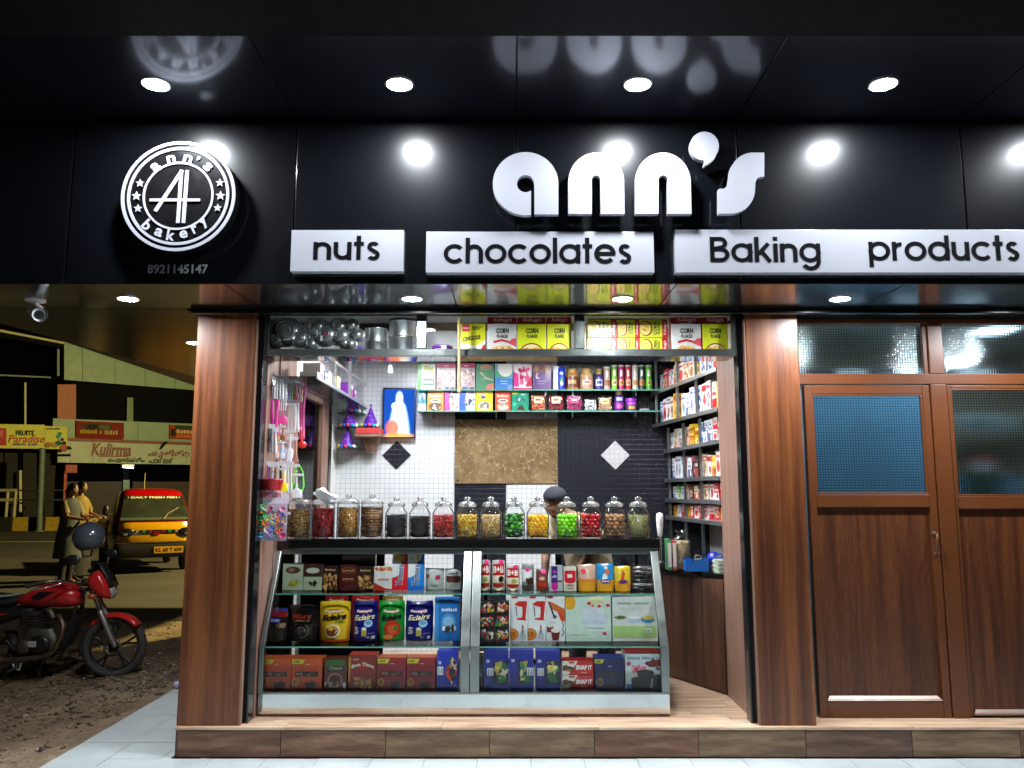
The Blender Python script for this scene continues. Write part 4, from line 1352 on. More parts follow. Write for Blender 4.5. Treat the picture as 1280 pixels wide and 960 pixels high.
carton('biscuit_packet', 'tall light blue packet with a round badge', 'packet', 543, 575, 747, Y2+.02, S2, .06, '#1c78c8',
       [('r', .0, .0, .16, 1, '#3a94dc'), ('e', .56, .42, .3, .22, '#4aa0e0'), ('e', .56, .44, .22, .12, '#8ac4ec'), ('t', '~7', .28, .68, .9, .76, '#e8ecf4', .03, .2), ('r', .3, .24, .85, .34, '#e8ecf0'), ('s', 5, .35, .24, .8, .34, .12, ['#2a201c', '#40302a'], 1), ('r', .2, .9, .8, .95, '#0c3a7a')], mat='foil')
for i, (a, b, c, l) in enumerate(((404, 434, '#8a1418', 'red bag behind the yellow eclairs bag'), (437, 473, '#b01c1c', 'red bag behind the first deep blue bag'), (476, 503, '#8a6a2a', 'brownish bag behind the green bag'))):
    pouch('red_sweet_bag', l, 'sweet bag', a, b, 745, Y2+.14, S2, .08, c, [('t', 'PamnyO', .2, .85, .8, .92, '#d8c8b0', .03)], 'bags in the second row', seed=30+i)
# ---- left bay, deck
def cook(label, x0, x1, ytop, c, dk, grp):
    carton('biscuit_carton', label, 'carton', x0, x1, ytop, Y0, S0, .11, c,
        [('p', [(0, .82), (.36, .82), (.44, .96), (0, .96)], '#c8c020'), ('t', '~3', .05, .86, .28, .92, '#1a5a1a'), ('r', .0, .6, 1, .74, dk), ('r', .12, .42, .88, .58, '#241410'), ('s', 14, .12, .42, .88, .58, .1, ['#5a3a26', '#3a2418', '#7a5a44', '#8a7060'], 3),
         ('o', .14, .24, .11, .12, .2, '#c8a040'), ('e', .14, .24, .07, .08, '#8a5a20'), ('s', 16, .36, .0, .85, .3, .16, ['#3a1c14', '#2a120e', '#4a261a'], 6), ('r', .46, .8, .6, .82, '#e0c0a0')], grp, top='#b8542a')
cook('orange biscuit carton nearest the left end post of the counter', 325.5, 363.5, 823, '#c04a12', '#a83a0e', 'orange biscuit cartons')
cook('orange biscuit carton between another orange one and the narrow brown carton', 364, 403, 823, '#c04a12', '#a83a0e', 'orange biscuit cartons')
carton('choco_carton', 'narrow carton with green top, black band and a round picture', 'carton', 405, 433.5, 823.5, Y0, S0, .10, '#5a1c14',
       [('r', .08, .6, .88, 1, '#141a10'), ('r', .08, .78, .88, .96, '#2a5a18'), ('t', 'Choco', .2, .64, .78, .76, '#9a9a80', .02), ('e', .48, .3, .34, .24, '#a8826a'), ('e', .48, .34, .26, .15, '#3a201a'), ('s', 12, .2, .06, .8, .3, .13, ['#8a4a3a', '#b08a70', '#5a2a22'], 3), ('e', .9, .14, .08, .1, '#c8c4ba'), ('e', .06, .2, .05, .06, '#b8b4aa')])
carton('biscuit_carton', 'tall red brown carton with arched white words over a heap of biscuits', 'carton', 435, 470, 818.5, Y0, S0, .11, '#7a1a10',
       [('t', 'Bon Time', .12, .68, .92, .78, '#d8d0c4', .03, 0, False, 0, .08), ('t', '~4', .16, .84, .38, .9, '#c89a80'), ('e', .5, .66, .15, .1, '#9a2410'), ('r', .2, .28, .42, .36, '#c87840'), ('s', 26, .15, .02, .9, .32, .14, ['#6a3a20', '#b0803a', '#c8a82a', '#8a5a40', '#a08468'], 5), ('p', [(0, .2), (.06, .2), (.1, .9), (0, .95)], '#a87a1a')], top='#a8382a')
cook('crimson biscuit carton beside the carton with arched words', 471.5, 507.5, 822, '#8a0c22', '#7a0a1c', 'crimson biscuit cartons')
cook('crimson biscuit carton beside the bright blue carton', 508.5, 544.5, 822, '#8a0c22', '#7a0a1c', 'crimson biscuit cartons')
carton('toffee_carton', 'bright blue carton with a red and green sweet picture against the middle post', 'carton', 546, 573, 814, Y0, S0, .10, '#0a28b0',
       [('r', .03, .38, .3, .6, '#d8dce0'), ('t', '11', .08, .42, .25, .55, '#2a2a30'), ('s', 26, .38, .2, 1, .85, .2, ['#a82018', '#d04028', '#1a6a30', '#14101a', '#e0c0a0', '#5a1a5a'], 7), ('r', .08, .66, .2, .74, '#c8d0e0'), ('r', .0, .1, 1, .13, '#3a5ad8')])
# ---- right bay, top shelf
def bb(label, x0, x1, ytop, seed, it2):
    pouch('berry_pouch', label, 'pouch', x0, x1, ytop, Y1-.04, S1, .055, '#b4b8b4',
        [('r', .08, .5, .92, .86, '#b01418'), ('t', 'B+B', .12, .58, .88, .8, '#f2e4dc', .03), ('r', .08, .2, .92, .5, '#dcd6bc'), ('r', .08, .14, .92, .26, '#a82818'), ('e', .7, .92, .2, .07, '#e8207a')]+it2+[('p', [(.15, .14), (.85, .14), (.6, .02), (.4, .02)], '#d8c8a0')], 'pouches with red labels', seed=seed, mat='foil', crimp=.02)
bb('red labelled pouch against the middle post of the counter', 598, 613, 700, 41, [('e', .6, .38, .2, .08, '#8a9a40')])
bb('red labelled pouch with a black dot, under bright pink tag', 614.5, 631.5, 700, 42, [('e', .72, .38, .2, .1, '#1a1210')])
bb('short red labelled pouch beside the grey and white pouch', 632, 650, 706, 43, [('e', .6, .38, .2, .08, '#9aa048')])
pouch('grey_pouch', 'grey pouch with white upper label and dark beans picture', 'pouch', 652, 668, 706, Y1-.04, S1, .055, '#7a817e', [('r', .05, .35, .8, .8, '#d8dad8'), ('s', 14, .3, .2, .95, .55, .2, ['#2a1a1a', '#4a2a26', '#5a3a36'], 4), ('e', .45, .8, .16, .07, '#e02a80'), ('r', .05, .06, .9, .22, '#3a3a3c')], seed=44)
pouch('brown_pouch', 'small brown pouch with a pink dot', 'pouch', 670, 685.5, 712, Y1-.04, S1, .055, '#6a3a2a', [('r', .1, .2, .9, .4, '#b03020'), ('e', .5, .58, .3, .14, '#8a5a48'), ('e', .62, .88, .22, .1, '#f02a90'), ('t', '~3', .3, .52, .7, .64, '#d8b8a0')], seed=45)
carton('purple_packet', 'clear packet with a purple and pink stripe', 'packet', 686.5, 703.5, 707, Y1-.04, S1, .03, '#a8b0b4', [('r', .15, .3, .62, .97, '#32186a'), ('e', .4, .18, .26, .16, '#c01888'), ('t', '~3', .22, .52, .56, .62, '#c8b8e0'), ('e', .4, .75, .14, .07, '#b03a9a'), ('r', .6, .35, .95, .42, '#8a3a3a')])
carton('red_packet', 'white packet with a red shield and rows of lettering', 'packet', 704.5, 720.5, 708.5, Y1-.04, S1, .04, '#d0ccc0', [('r', .05, .42, .95, .84, '#c01420'), ('e', .5, .42, .45, .1, '#c01420'), ('t', 'BB', .3, .55, .7, .7, '#f0e8e0', .04), ('r', .1, .05, .9, .3, '#b8b49c'), ('r', .3, .22, .7, .26, '#5a2a20'), ('r', .35, .1, .75, .13, '#b02a20')])
def nood(label, x0, x1, ytop, c, it, seed):
    pouch('vermicelli_bag', label, 'bag', x0, x1, ytop, Y1-.04, S1, .06, c, [('r', .0, .0, 1, .4, '#d89a28')]+it, 'yellow bags on the upper glass shelf', seed=seed)
nood('orange and clear bag with pale picture on the upper glass shelf', 722.5, 745.5, 706, '#c8a490', [('p', [(.25, .4), (.45, .85), (.6, .8), (.55, .4)], '#e0c8b0'), ('e', .3, .75, .14, .1, '#d83a6a'), ('r', .0, .36, 1, .46, '#d8783a')], 51)
nood('blue and yellow bag beside the orange bag', 746, 768, 705, '#2a8ac0', [('p', [(.3, .4), (.45, .9), (.62, .9), (.6, .4)], '#d8dcd8'), ('e', .5, .36, .3, .08, '#3a2a6a'), ('e', .6, .7, .14, .1, '#c8704a'), ('t', '~5', .28, .33, .72, .39, '#e8e0f0')], 52)
nood('yellow bag with a reddish dancer shape beside the blue one', 768.5, 789, 708, '#d8b828', [('p', [(.35, .45), (.5, .85), (.65, .7), (.55, .45)], '#b84a2a'), ('e', .5, .38, .28, .08, '#6a2a6a'), ('p', [(.1, .6), (.3, .9), (.4, .7)], '#e8d878')], 53)
tr = thing('foil_tray_stack', 'stack of silver and black foil packets at the right end of the shelf', 'packets', (xpx(803, Y1, .95), Y1+.02, S1+.001))
g = random.Random(5)
for k in range(6):
    w_ = .063; z0 = k*.026
    q = MB(); 
    q.loft([(g.uniform(-.006, .006), 0, z0, w_*.9, .045), (0, 0, z0+.008, w_*1.03, .05), (0, 0, z0+.014, w_*1.03, .05), (0, 0, z0+.024, w_*.85, .042)], 16, hx(g.choice(('#8a8c8c', '#a8aaaa', '#1c1a1a', '#6a6a6a'))), True, True, 4)
    for j in range(5):
        u = g.uniform(-.05, .03)
        q.box(u, u+g.uniform(.01, .03), -.0535, -.0525, z0+g.uniform(.006, .01), z0+g.uniform(.012, .016), hx(g.choice(('#101010', '#d0d0d0', '#2a2422'))))
    q.build('packet', M['foil'], tr)
# ---- right bay, middle shelf
cc6 = ['#b02a1c', '#d8a028', '#2a8a2a', '#101010', '#e0d8c8', '#6a2a1a', '#1a1a1a', '#c85a20', '#3a5a6a']
for r_, rn in enumerate(('bottom', 'middle', 'top')):
    for c_, cn in enumerate(('beside the middle post', 'beside the white mixer box')):
        xa = 600+c_*18.5
        carton('candy_box', 'small black box of printed coloured candy, %s of its stack %s' % (rn, cn), 'box', xa, xa+18, 0, Y2-.03, S2+.0825*r_+.002, .08, '#15110f',
               [('s', 46, 0, .12, 1, .8, .15, cc6, 60+r_*2+c_, 1.3), ('e', .5, .62, .3, .18, '#c8ccc8' if r_ == 1 else '#241c18'), ('r', 0, 0, 1, .12, '#141c3a' if r_ == 0 else '#1a1210'), ('s', 12, .05, .5, .95, .98, .13, ['#e8e4d8', '#b8b4a8', '#c83020'], 80+r_*2+c_, 1.3)],
               'stack of six candy boxes', hgt=.079)
mix_it = [('r', .08, .93, .44, .97, '#c0201c'), ('p', [(.22, .8), (.5, .87), (1.0, .87), (.97, .77), (.9, .5), (.95, .45), (.4, .47), (.36, .5), (.7, .52), (.74, .74), (.45, .76), (.24, .8)], '#c82a20'), ('p', [(.28, .78), (.36, .74), (.42, .55), (.38, .52)], '#4a5058'),
          ('r', .72, .52, .78, .86, '#a8201a'), ('e', .1, .16, .38, .125, '#e08a18'), ('o', .1, .16, .38, .125, .08, '#5a2a10'), ('t', '10', -.0, .1, .3, .22, '#8a3a10', .03), ('p', [(.70, .36), (.76, .36), (.78, .28), (.68, .28)], '#a82a20')]
def whisk():
    out = []
    for k in (-.2, -.1, 0, .1, .2):
        out.append(('p', [(.715, .28), (.74, .28), (.735+k*.95, .1), (.74+k*.7, .045), (.72+k*.7, .045), (.715+k*.95, .1)], '#7a828a'))
    return out
for xa, xb, l in ((637.5, 659, 'white box with a red hand mixer picture beside the candy boxes'), (660, 682, 'white box with a red hand mixer picture beside the blender box')):
    carton('mixer_box', l, 'appliance box', xa, xb, 744, Y2, S2, .11, '#dfe6e4', mix_it+whisk(), 'hand mixer boxes')
carton('blender_box', 'white box with an orange blender and two glasses of tea', 'appliance box', 683, 706.5, 744, Y2, S2, .11, '#dfe6e4',
       [('r', .06, .93, .36, .97, '#c0201c'), ('p', [(.05, .87), (.3, .85), (1, .7), (1, .45), (.85, .42), (.72, .5), (.68, .62), (.3, .7)], '#c8642a'), ('p', [(.1, .84), (.2, .84), (.45, .56), (.38, .52)], '#3a3e48'), ('e', .46, .53, .11, .04, '#3a4a6a'), ('p', [(.6, .62), (.75, .66), (1, .5), (1, .45), (.85, .42)], '#d0421c'),
        ('r', .02, .2, .38, .34, '#7a2418'), ('e', .2, .34, .18, .035, '#d8dcd8'), ('p', [(.24, .24), (.74, .24), (.66, .03), (.32, .03)], '#6a1c12'), ('e', .49, .24, .25, .05, '#e4e0d4'), ('r', .1, .4, .5, .41, '#8a8e90'),
        ('p', [(.86, .42), (.9, .42), (.95, .34), (.88, .26), (.97, .2), (.82, .1), (.8, .12), (.92, .2), (.84, .26), (.91, .34)], '#24242a')])
carton('cake_stand_box', 'large pale green box with a white cake and a yellow disc', 'box', 707, 764.5, 744.5, Y2, S2, .20, '#c2dccc',
       [('e', .1, .84, .125, .155, '#dca828'), ('p', [(0, 0), (.12, 0), (.12, 1), (0, 1)], '#c2dccc') if False else ('r', .0, .06, 1, .065, '#9ab4a4'), ('e', .68, .88, .2, .11, '#dfe0b4'), ('e', .68, .86, .17, .05, '#c8d0a0'), ('e', .52, .83, .045, .035, '#c8304a'), ('e', .74, .77, .04, .03, '#c8304a'), ('e', .93, .79, .045, .035, '#c8304a'), ('e', .6, .78, .03, .025, '#d8506a'),
        ('e', .58, .66, .26, .09, '#cfdce0'), ('r', .38, .4, .9, .62, '#c6d4de'), ('e', .64, .4, .26, .06, '#b8c8d6'), ('r', .42, .3, .86, .37, '#ccd8e0'), ('e', .85, .18, .05, .03, '#d82a6a'), ('r', .1, .14, .45, .15, '#9ab0a4')], top='#a8c0b0')
carton('bowl_set_box', 'large pale box with green foot and three small bowls in a row', 'box', 765.5, 822, 744.5, Y2, S2, .20, '#ccd8d0',
       [('r', .02, .08, .98, .34, '#a2c878'), ('e', .18, .48, .14, .07, '#c8d8d4'), ('e', .18, .52, .14, .04, '#8a7a40'), ('s', 7, .08, .49, .28, .55, .06, ['#5a4a2a', '#b04a2a', '#3a6a2a'], 2), ('e', .48, .48, .14, .07, '#b4c6d2'), ('e', .48, .52, .14, .035, '#dde4e8'), ('e', .78, .48, .15, .07, '#2a8ab8'), ('e', .8, .52, .14, .045, '#c8b860'),
        ('t', '~16', .12, .82, .84, .86, '#8a9a98', 0), ('r', .18, .72, .6, .725, '#a4b0ac'), ('r', .18, .68, .5, .685, '#a4b0ac'), ('r', .74, .19, .86, .29, '#e8ece8'), ('t', '~4', .76, .215, .84, .265, '#5a6a5a')], top='#b0beb4')
# ---- right bay, deck
carton('dark_carton', 'narrow dark carton squeezed against the middle post', 'carton', 597.5, 604.5, 820, Y0+.02, S0, .1, '#10141c', [('s', 12, 0, .3, 1, .9, .4, ['#2a6a3a', '#6a7a7a', '#1c2a4a'], 3, .3)])
tof = ['#c8b860', '#1a6a3a', '#2a1a4a', '#d8d0b0', '#0c7a5a', '#e0d890', '#14103a', '#b8a040']
for xa, xb, yt, l, tag_u, sd in ((605, 636, 814, 'blue toffee carton beside the narrow dark carton', .12, 3), (636.5, 667.5, 813, 'blue toffee carton with its white price patch on the far side', .72, 4), (669.5, 700.5, 814, 'blue toffee carton beside the two red biscuit packets', .06, 5)):
    carton('toffee_carton', l, 'carton', xa, xb, yt, Y0, S0, .12, '#0c1c8c',
           [('r', .03, .05, .97, .09, '#3048c0'), ('r', .36, .16, .98 if tag_u < .5 else .66, .74, '#0a1030'), ('p', [(.45, .7), (.75, .74), (.7, .5), (.5, .36)], '#a89a3a'), ('p', [(.5, .36), (.75, .4), (.95, .2), (.6, .18)], '#1c6a3a'), ('s', 12, .4, .18, .98 if tag_u < .5 else .66, .72, .16, tof, sd), ('r', tag_u, .36, tag_u+.26, .56, '#ccd2dc'), ('t', '11', tag_u+.05, .39, tag_u+.2, .53, '#5a6270'), ('r', .08, .7, .22, .78, '#a8b4d8'), ('r', .02, .93, .98, .95, '#2a40a8')], 'blue toffee cartons', top='#20308c')
for k, (z_, l) in enumerate(((S0, 'lower red and white biscuit packet of the stacked pair'), (S0+.0835, 'upper red and white biscuit packet of the stacked pair'))):
    carton('biscuit_packet', l, 'packet', 702, 742, 0, Y0+.02, z_, .12, '#c01c1c',
           [('p', [(0, 0), (.2, 0), (.5, .95), (.5, 1), (0, 1)], '#d8d4cc'), ('p', [(.02, .3), (.32, .2), (.4, .5), (.12, .72), (.02, .6)], '#5a3018'), ('s', 8, .03, .25, .38, .65, .12, ['#7a4a28', '#3a1c10', '#94683a'], 7), ('r', .22, .82, .4, .95, '#b01c1c'), ('t', 'SNAP IT', .44, .36, .96, .7, '#f0ecec', .045, .05), ('r', .6, .16, .8, .2, '#e0b0a8')], 'stacked biscuit packets', top='#8a1414', hgt=.081)
carton('choco_carton', 'dark blue biscuit carton with a yellow corner flash', 'carton', 743, 780, 822, Y0, S0, .12, '#0c1450',
       [('p', [(0, .82), (.26, .82), (.34, .94), (0, .94)], '#b8c020'), ('t', '~3', .04, .85, .22, .91, '#1a3a7a'), ('r', .12, .4, .88, .58, '#0a0a20'), ('s', 14, .12, .4, .88, .58, .1, ['#1a1a38', '#2a2444', '#14102a'], 3), ('o', .18, .24, .12, .12, .2, '#a88a40'), ('e', .18, .24, .08, .08, '#6a5030'), ('s', 14, .4, .02, .85, .28, .15, ['#2a1a2a', '#1a1020', '#381c24'], 4), ('r', .46, .72, .6, .74, '#b8bcd0')], top='#2a3070')
carton('bakeware_box', 'white box with dark red top edge and black muffin moulds', 'box', 781, 825, 815, Y0, S0, .14, '#c2ced0',
       [('r', 0, .95, 1, 1, '#7a1418'), ('t', '~17', .08, .8, .96, .88, '#6a8aa8', .01), ('p', [(.72, .6), (1, .62), (1, .8), (.6, .74), (.56, .68)], '#5a1210'), ('s', 8, .58, .62, 1, .78, .12, ['#6a1a14', '#8a2a20', '#3a0c0c'], 5), ('s', 16, .16, .42, .58, .66, .12, ['#a03048', '#c86a80', '#7a1c30', '#d89aa8'], 6), ('e', .1, .7, .07, .05, '#b03a6a'), ('e', .94, .56, .05, .05, '#5a4a6a'),
        ('r', .02, .0, .24, .16, '#3a7ab8'), ('p', [(.2, .02), (.7, .02), (.76, .28), (.16, .28)], '#10100f'), ('e', .46, .28, .3, .07, '#1c1c1c'), ('p', [(.38, .28), (.8, .3), (.82, .46), (.34, .46)], '#141414'), ('e', .58, .46, .25, .07, '#242424'), ('p', [(.76, .06), (1, .06), (1, .36), (.8, .34)], '#0e0e0e'), ('e', .93, .35, .17, .05, '#1e1e1e')], top='#7a1418')

# ---------------------------------------------------------------- sweet jars on the counter
JT = 1.1995
def grains(mb, g, n, r, R_, h0, h1, cols, kind, sc=(1, 1, 1)):
    """pack small solids against the inside of a jar"""
    nl = max(1, int((h1-h0)/(r*1.35)))
    per = max(6, int(2*pi*(R_-r)/(r*1.9)))
    for lay in range(nl):
        z = h0 + r*.9 + (h1-h0-r*1.6)*lay/max(1, nl-1)
        rr = R_-r*1.02
        for q in range(3):
            m = max(3, int(2*pi*rr/(r*1.95)))
            if q and lay < nl-2: break
            for k in range(m):
                w = 2*pi*(k+.5*(lay % 2)+g.uniform(-.15, .15))/m
                if sin(w) > .45 and lay < nl-1: continue      # the hidden far side
                rad = rr*g.uniform(.94, 1.0)
                p = (rad*cos(w), rad*sin(w), z+g.uniform(-.25, .25)*r)
                c = hx(g.choice(cols)); s_ = r*g.uniform(.9, 1.08)
                Mx = Matrix.Rotation(g.uniform(0, 6), 3, 'X') @ Matrix.Rotation(g.uniform(0, 6), 3, 'Z')
                if kind == 'ball': mb.sphere(p, s_, 9, 6, c, sc, Mx)
                elif kind == 'seed': mb.octa(p, s_*1.15, Mx, c, sc)
                else: mb.sphere(p, s_, 7, 4, c, sc, Mx)
            rr -= r*1.9
            if rr < r: break
def jar(label, x0, x1, big, cols, r, kind, fill, sc=(1, 1, 1), core=None, seed=0, Yc=5.375):
    xc, w, _ = place(x0, x1, 660, Yc, JT)
    t = thing('sweet_jar', label, 'jar', (xc, Yc, JT), 'sweet jars on the counter', R(22.5/2))
    Rj = w/2*.985; n = 32
    if big:
        H = .222; pr = [(Rj*.96, .001), (Rj, .008), (Rj, H-.02), (Rj*.98, H-.012), (Rj*.94, H-.006), (Rj*.94, H)]
        ld = [(Rj*.99, H+.001), (Rj*1.0, H+.012), (Rj*.9, H+.024), (Rj*.4, H+.036), (.016, H+.038), (.022, H+.05), (.018, H+.062), (.001, H+.066)]
    else:
        H = .205; pr = [(Rj*.94, .001), (Rj, .009), (Rj, .150), (Rj*.97, .162), (Rj*.82, .183), (Rj*.66, .197), (Rj*.62, H)]
        ld = [(Rj*.74, H+.001), (Rj*.78, H+.006), (Rj*.78, H+.016), (Rj*.62, H+.027), (Rj*.32, H+.036), (.012, H+.039), (.021, H+.047), (.022, H+.056), (.013, H+.064), (.001, H+.066)]
    MB().lathe(pr, n, cap=True).build('jar', M['glass_jar'], t)
    MB().lathe(ld, n, cap=False).build('lid', M['lid_glass'], t)
    MB().lathe([(ld[0][0]+.001, H-.002), (ld[0][0]+.004, H+.003), (ld[0][0]+.001, H+.008)], n, cap=False).build('rim', M['lid_glass'], t)
    g = random.Random(seed); mb = MB(); Ri = Rj-.004
    top = (H-.012 if big else .152)*fill
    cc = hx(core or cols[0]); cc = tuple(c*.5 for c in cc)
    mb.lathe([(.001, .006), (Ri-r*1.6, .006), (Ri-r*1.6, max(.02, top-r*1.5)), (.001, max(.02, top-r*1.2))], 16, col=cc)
    if kind == 'stack':
        k = 0; z = .008
        while z < top:
            th = g.uniform(.019, .024); ox, oy = g.uniform(-.004, .004), g.uniform(-.004, .004)
            rr = Ri*g.uniform(.86, .95); c = hx(g.choice(cols)); d = tuple(q*.35 for q in c)
            mb.lathe([(rr*.6, 0), (rr*.95, .002), (rr, th*.5), (rr*.95, th-.003), (rr*.6, th-.001), (.001, th-.001)], 20, (ox, oy, z), c)
            for q in range(10):
                w_ = 2*pi*q/10+g.uniform(-.2, .2)
                mb.sphere((ox+rr*.97*cos(w_), oy+rr*.97*sin(w_), z+th*.5), th*.42, 6, 4, c, (1, 1, 1.1))
            z += th*.86
    else:
        grains(mb, g, 0, r, Ri, .006, top, cols, kind, sc)
    o = mb.build('sweets', M['candy'], t, kind='stuff')
    return t
m, nt, p = newmat('lid_glass')
p.inputs['Base Color'].default_value = (.93, .95, .95, 1); p.inputs['Roughness'].default_value = .05
p.inputs['Transmission Weight'].default_value = .88; p.inputs['IOR'].default_value = 1.25; p.inputs['Coat Weight'].default_value = .6
jar('large straight jar of olive brown raisins beside the hanging packs', 358, 388, True, ['#8a6a28', '#a8843c', '#6a4a1c', '#b89a50', '#5a3a18'], .0078, 'seed', .90, (1, .6, .5), seed=1)
jar('large straight jar of dark red berries under the folded white cloth', 389, 418.5, True, ['#7a0a10', '#9a1018', '#5a060c', '#b82028'], .0075, 'bean', .92, (1, .8, .7), seed=2)
jar('large straight jar of orange brown dried mix', 420, 449.5, True, ['#c08a3a', '#d8a850', '#a86a28', '#8a4a1c', '#e0b868'], .0078, 'seed', .96, (1, .5, .4), seed=3)
jar('large straight jar of stacked dried fig rings', 450, 479, True, ['#8a6440', '#a07850', '#74502e', '#94704c'], .02, 'stack', .96, seed=4)
jar('small jar of black prunes beside the jar of fig rings', 480.5, 509.5, False, ['#0e1016', '#181a22', '#0a0a10'], .0115, 'bean', 1.0, (1, .8, .7), seed=5)
jar('small jar of black raisins beside the jar of red strawberries', 510.5, 538.5, False, ['#121014', '#1c181c', '#0a090c', '#241e24'], .0095, 'bean', .95, (1, .7, .7), seed=6)
jar('small jar of red dried strawberries', 539.5, 568.5, False, ['#c83a30', '#a8241c', '#d85a48', '#8a1a14'], .0105, 'bean', 1.0, (1, .75, .7), seed=7)
jar('small jar of yellow dried pineapple pieces', 569.5, 598.5, False, ['#e0b838', '#d0a028', '#ecd068', '#b8861c'], .0105, 'bean', 1.0, (1, .8, .55), seed=8)
jar('small jar of pale tan ginger pieces', 599.5, 627.5, False, ['#d8b878', '#c8a460', '#e8d098', '#b08a48'], .010, 'bean', 1.0, (1, .7, .6), seed=9)
jar('small jar of dark green dried kiwi slices', 628.5, 657, False, ['#1e6a14', '#2a8a1c', '#14500e', '#4aa028'], .017, 'bean', 1.05, (1, 1, .3), seed=10)
jar('small jar of orange yellow round sweets beside the shopkeeper', 657.5, 687, False, ['#f0b414', '#e8a010', '#f8c830'], .0150, 'ball', .98, seed=11)
jar('small jar of bright green round sweets', 694.5, 723.5, False, ['#7ad81c', '#6ac810', '#94e438'], .0160, 'ball', 1.0, seed=12)
jar('small jar of glossy red round sweets', 724.5, 753, False, ['#b81018', '#a00c14', '#c82028'], .0160, 'ball', 1.0, (1, 1, .85), seed=13)
jar('small jar of brown whole nuts', 754, 783, False, ['#9a7048', '#8a623c', '#aa8054'], .0165, 'ball', 1.0, seed=14)
jar('small jar of pale green seeds at the right end of the counter', 783.8, 813, False, ['#b8b878', '#a8a868', '#c8c890', '#8a8a50'], .0068, 'seed', 1.0, (1, .55, .4), seed=15)
# folded cloth thrown over the red berry jar
t = thing('folded_cloth', 'folded white cloth lying aslant on the jar of red berries', 'cloth', (xpx(407, 5.36, 1.4), 5.36, JT+.225))
mb = MB()
Mr = Matrix.Rotation(R(33), 4, 'Y')
for k in range(5):
    w_, h_ = .062-.002*k, .030-.001*k
    vs = []; n = 12
    for j in range(7):
        for i in range(n+1):
            u, v = i/n*2-1, j/6*2-1
            vs.append((u*w_+.002*sin(7*v+k), -.045+.018*j+.002*sin(4*u+k), -.030+.0135*k+.0035*sin(3*u+2*v+k*.6)+.006*u*u-.004*abs(v)))
    fs = [(j*(n+1)+i, j*(n+1)+i+1, (j+1)*(n+1)+i+1, (j+1)*(n+1)+i) for j in range(6) for i in range(n)]
    mb.add(vs, fs, None, True)
for k in (0, 2):
    mb.tube([(-.062+.002*k, -.045+.018*j, -.0235+.0135*k) for j in range(7)], .0075, 8)
for k in (1, 3):
    mb.tube([(.060-.002*k, -.045+.018*j, -.018+.0135*k) for j in range(7)], .0075, 8)
mb.move(Matrix.Translation((.0, 0, .052)) @ Mr)
o = mb.build('folded_layers', M['cloth_white'], t)
so = o.modifiers.new('thick', 'SOLIDIFY'); so.thickness = .004
# ---------------------------------------------------------------- goods in the display box over the opening
TB = tz1 - .040          # top of the box floor
TBY = TY + .06
ZF = tz0 + .0145
def cf(label, xa, xb, body, red='#b01420', white=False, grp='upright cereal boxes', Y=TBY, hgt=.262, seed=1):
    bowl = [('e', .5, .0, .46, .30, '#7a1a1c'), ('e', .5, .0, .42, .27, '#e8d8a0'), ('s', 26, .14, .0, .86, .22, .13, ['#e0b040', '#d89a30', '#f0cc68', '#c88a2a'], seed)]
    if white:
        bowl = [('e', .5, .0, .44, .24, '#e0c080'), ('s', 24, .1, .0, .9, .2, .14, ['#d89a50', '#e8b870', '#c87a40', '#f0d0a0'], seed), ('p', [(.2, .34), (.5, .40), (.8, .34), (.78, .29), (.5, .34), (.22, .29)], '#c83040'), ('p', [(.7, .3), (1, .2), (1, .42), (.85, .4)], '#d85060')]
    return carton('cereal_box', label, 'cereal box', xa, xb, 0, Y, ZF, .07, body,
        [('r', 0, .76, 1, 1, red), ('t', "Kellogg's", .2, .80, .85, .90, '#e8d8d8', .02, .2)] + ([('e', .5, .72, .44, .06, body)] if white else []) +
        [('t', 'CORN', .3, .53, .74, .66, '#14181c', .045), ('t', 'FLAKES', .33, .42, .71, .505, '#14181c' if not white else '#2a2c30', .035)] + bowl, grp, hgt=hgt, side='#c0202a')
cf('white and pink cereal box in the middle compartment, beside the smaller yellow and red one', 609, 645.5, '#dcd8d4', white=True, seed=2)
cf('yellow cereal box in the middle compartment, right of the white and pink one', 646.5, 682.5, '#d8dc28', seed=3)
cf('yellow cereal box in the middle compartment beside the steel mullion', 683.5, 714, '#d8dc28', seed=4)
cf('white and pink cereal box in the right compartment', 839, 876.5, '#dcd8d4', white=True, seed=5)
cf('yellow cereal box at the right end of the display box', 877.5, 910, '#d8dc28', seed=6)
carton('choco_cereal_box', 'smaller yellow cereal box with a red corner and the word CHOCOS', 'cereal box', 575.5, 607, 0, TBY, ZF, .06, '#dcd61c',
       [('r', .06, .74, .36, .96, '#c81c24'), ('t', "Kellogg's", .09, .81, .34, .88, '#f0e0e0'), ('r', .45, .86, .85, .89, '#2a2a10'), ('r', .45, .8, .78, .83, '#2a2a10'), ('p', [(0, .0), (1, 0), (1, .5), (.85, .4), (.6, .3), (.2, .36), (0, .4)], '#e0dcd0'), ('p', [(.72, 0), (1, 0), (1, .36), (.9, .3)], '#a82a1c'), ('s', 14, .1, .0, .8, .24, .13, ['#7a4a2a', '#e8dcc0', '#5a3018', '#a87048'], 4), ('t', 'CHOCOS', .1, .46, .8, .6, '#141008', .045, 0, False, .08)], hgt=.205)
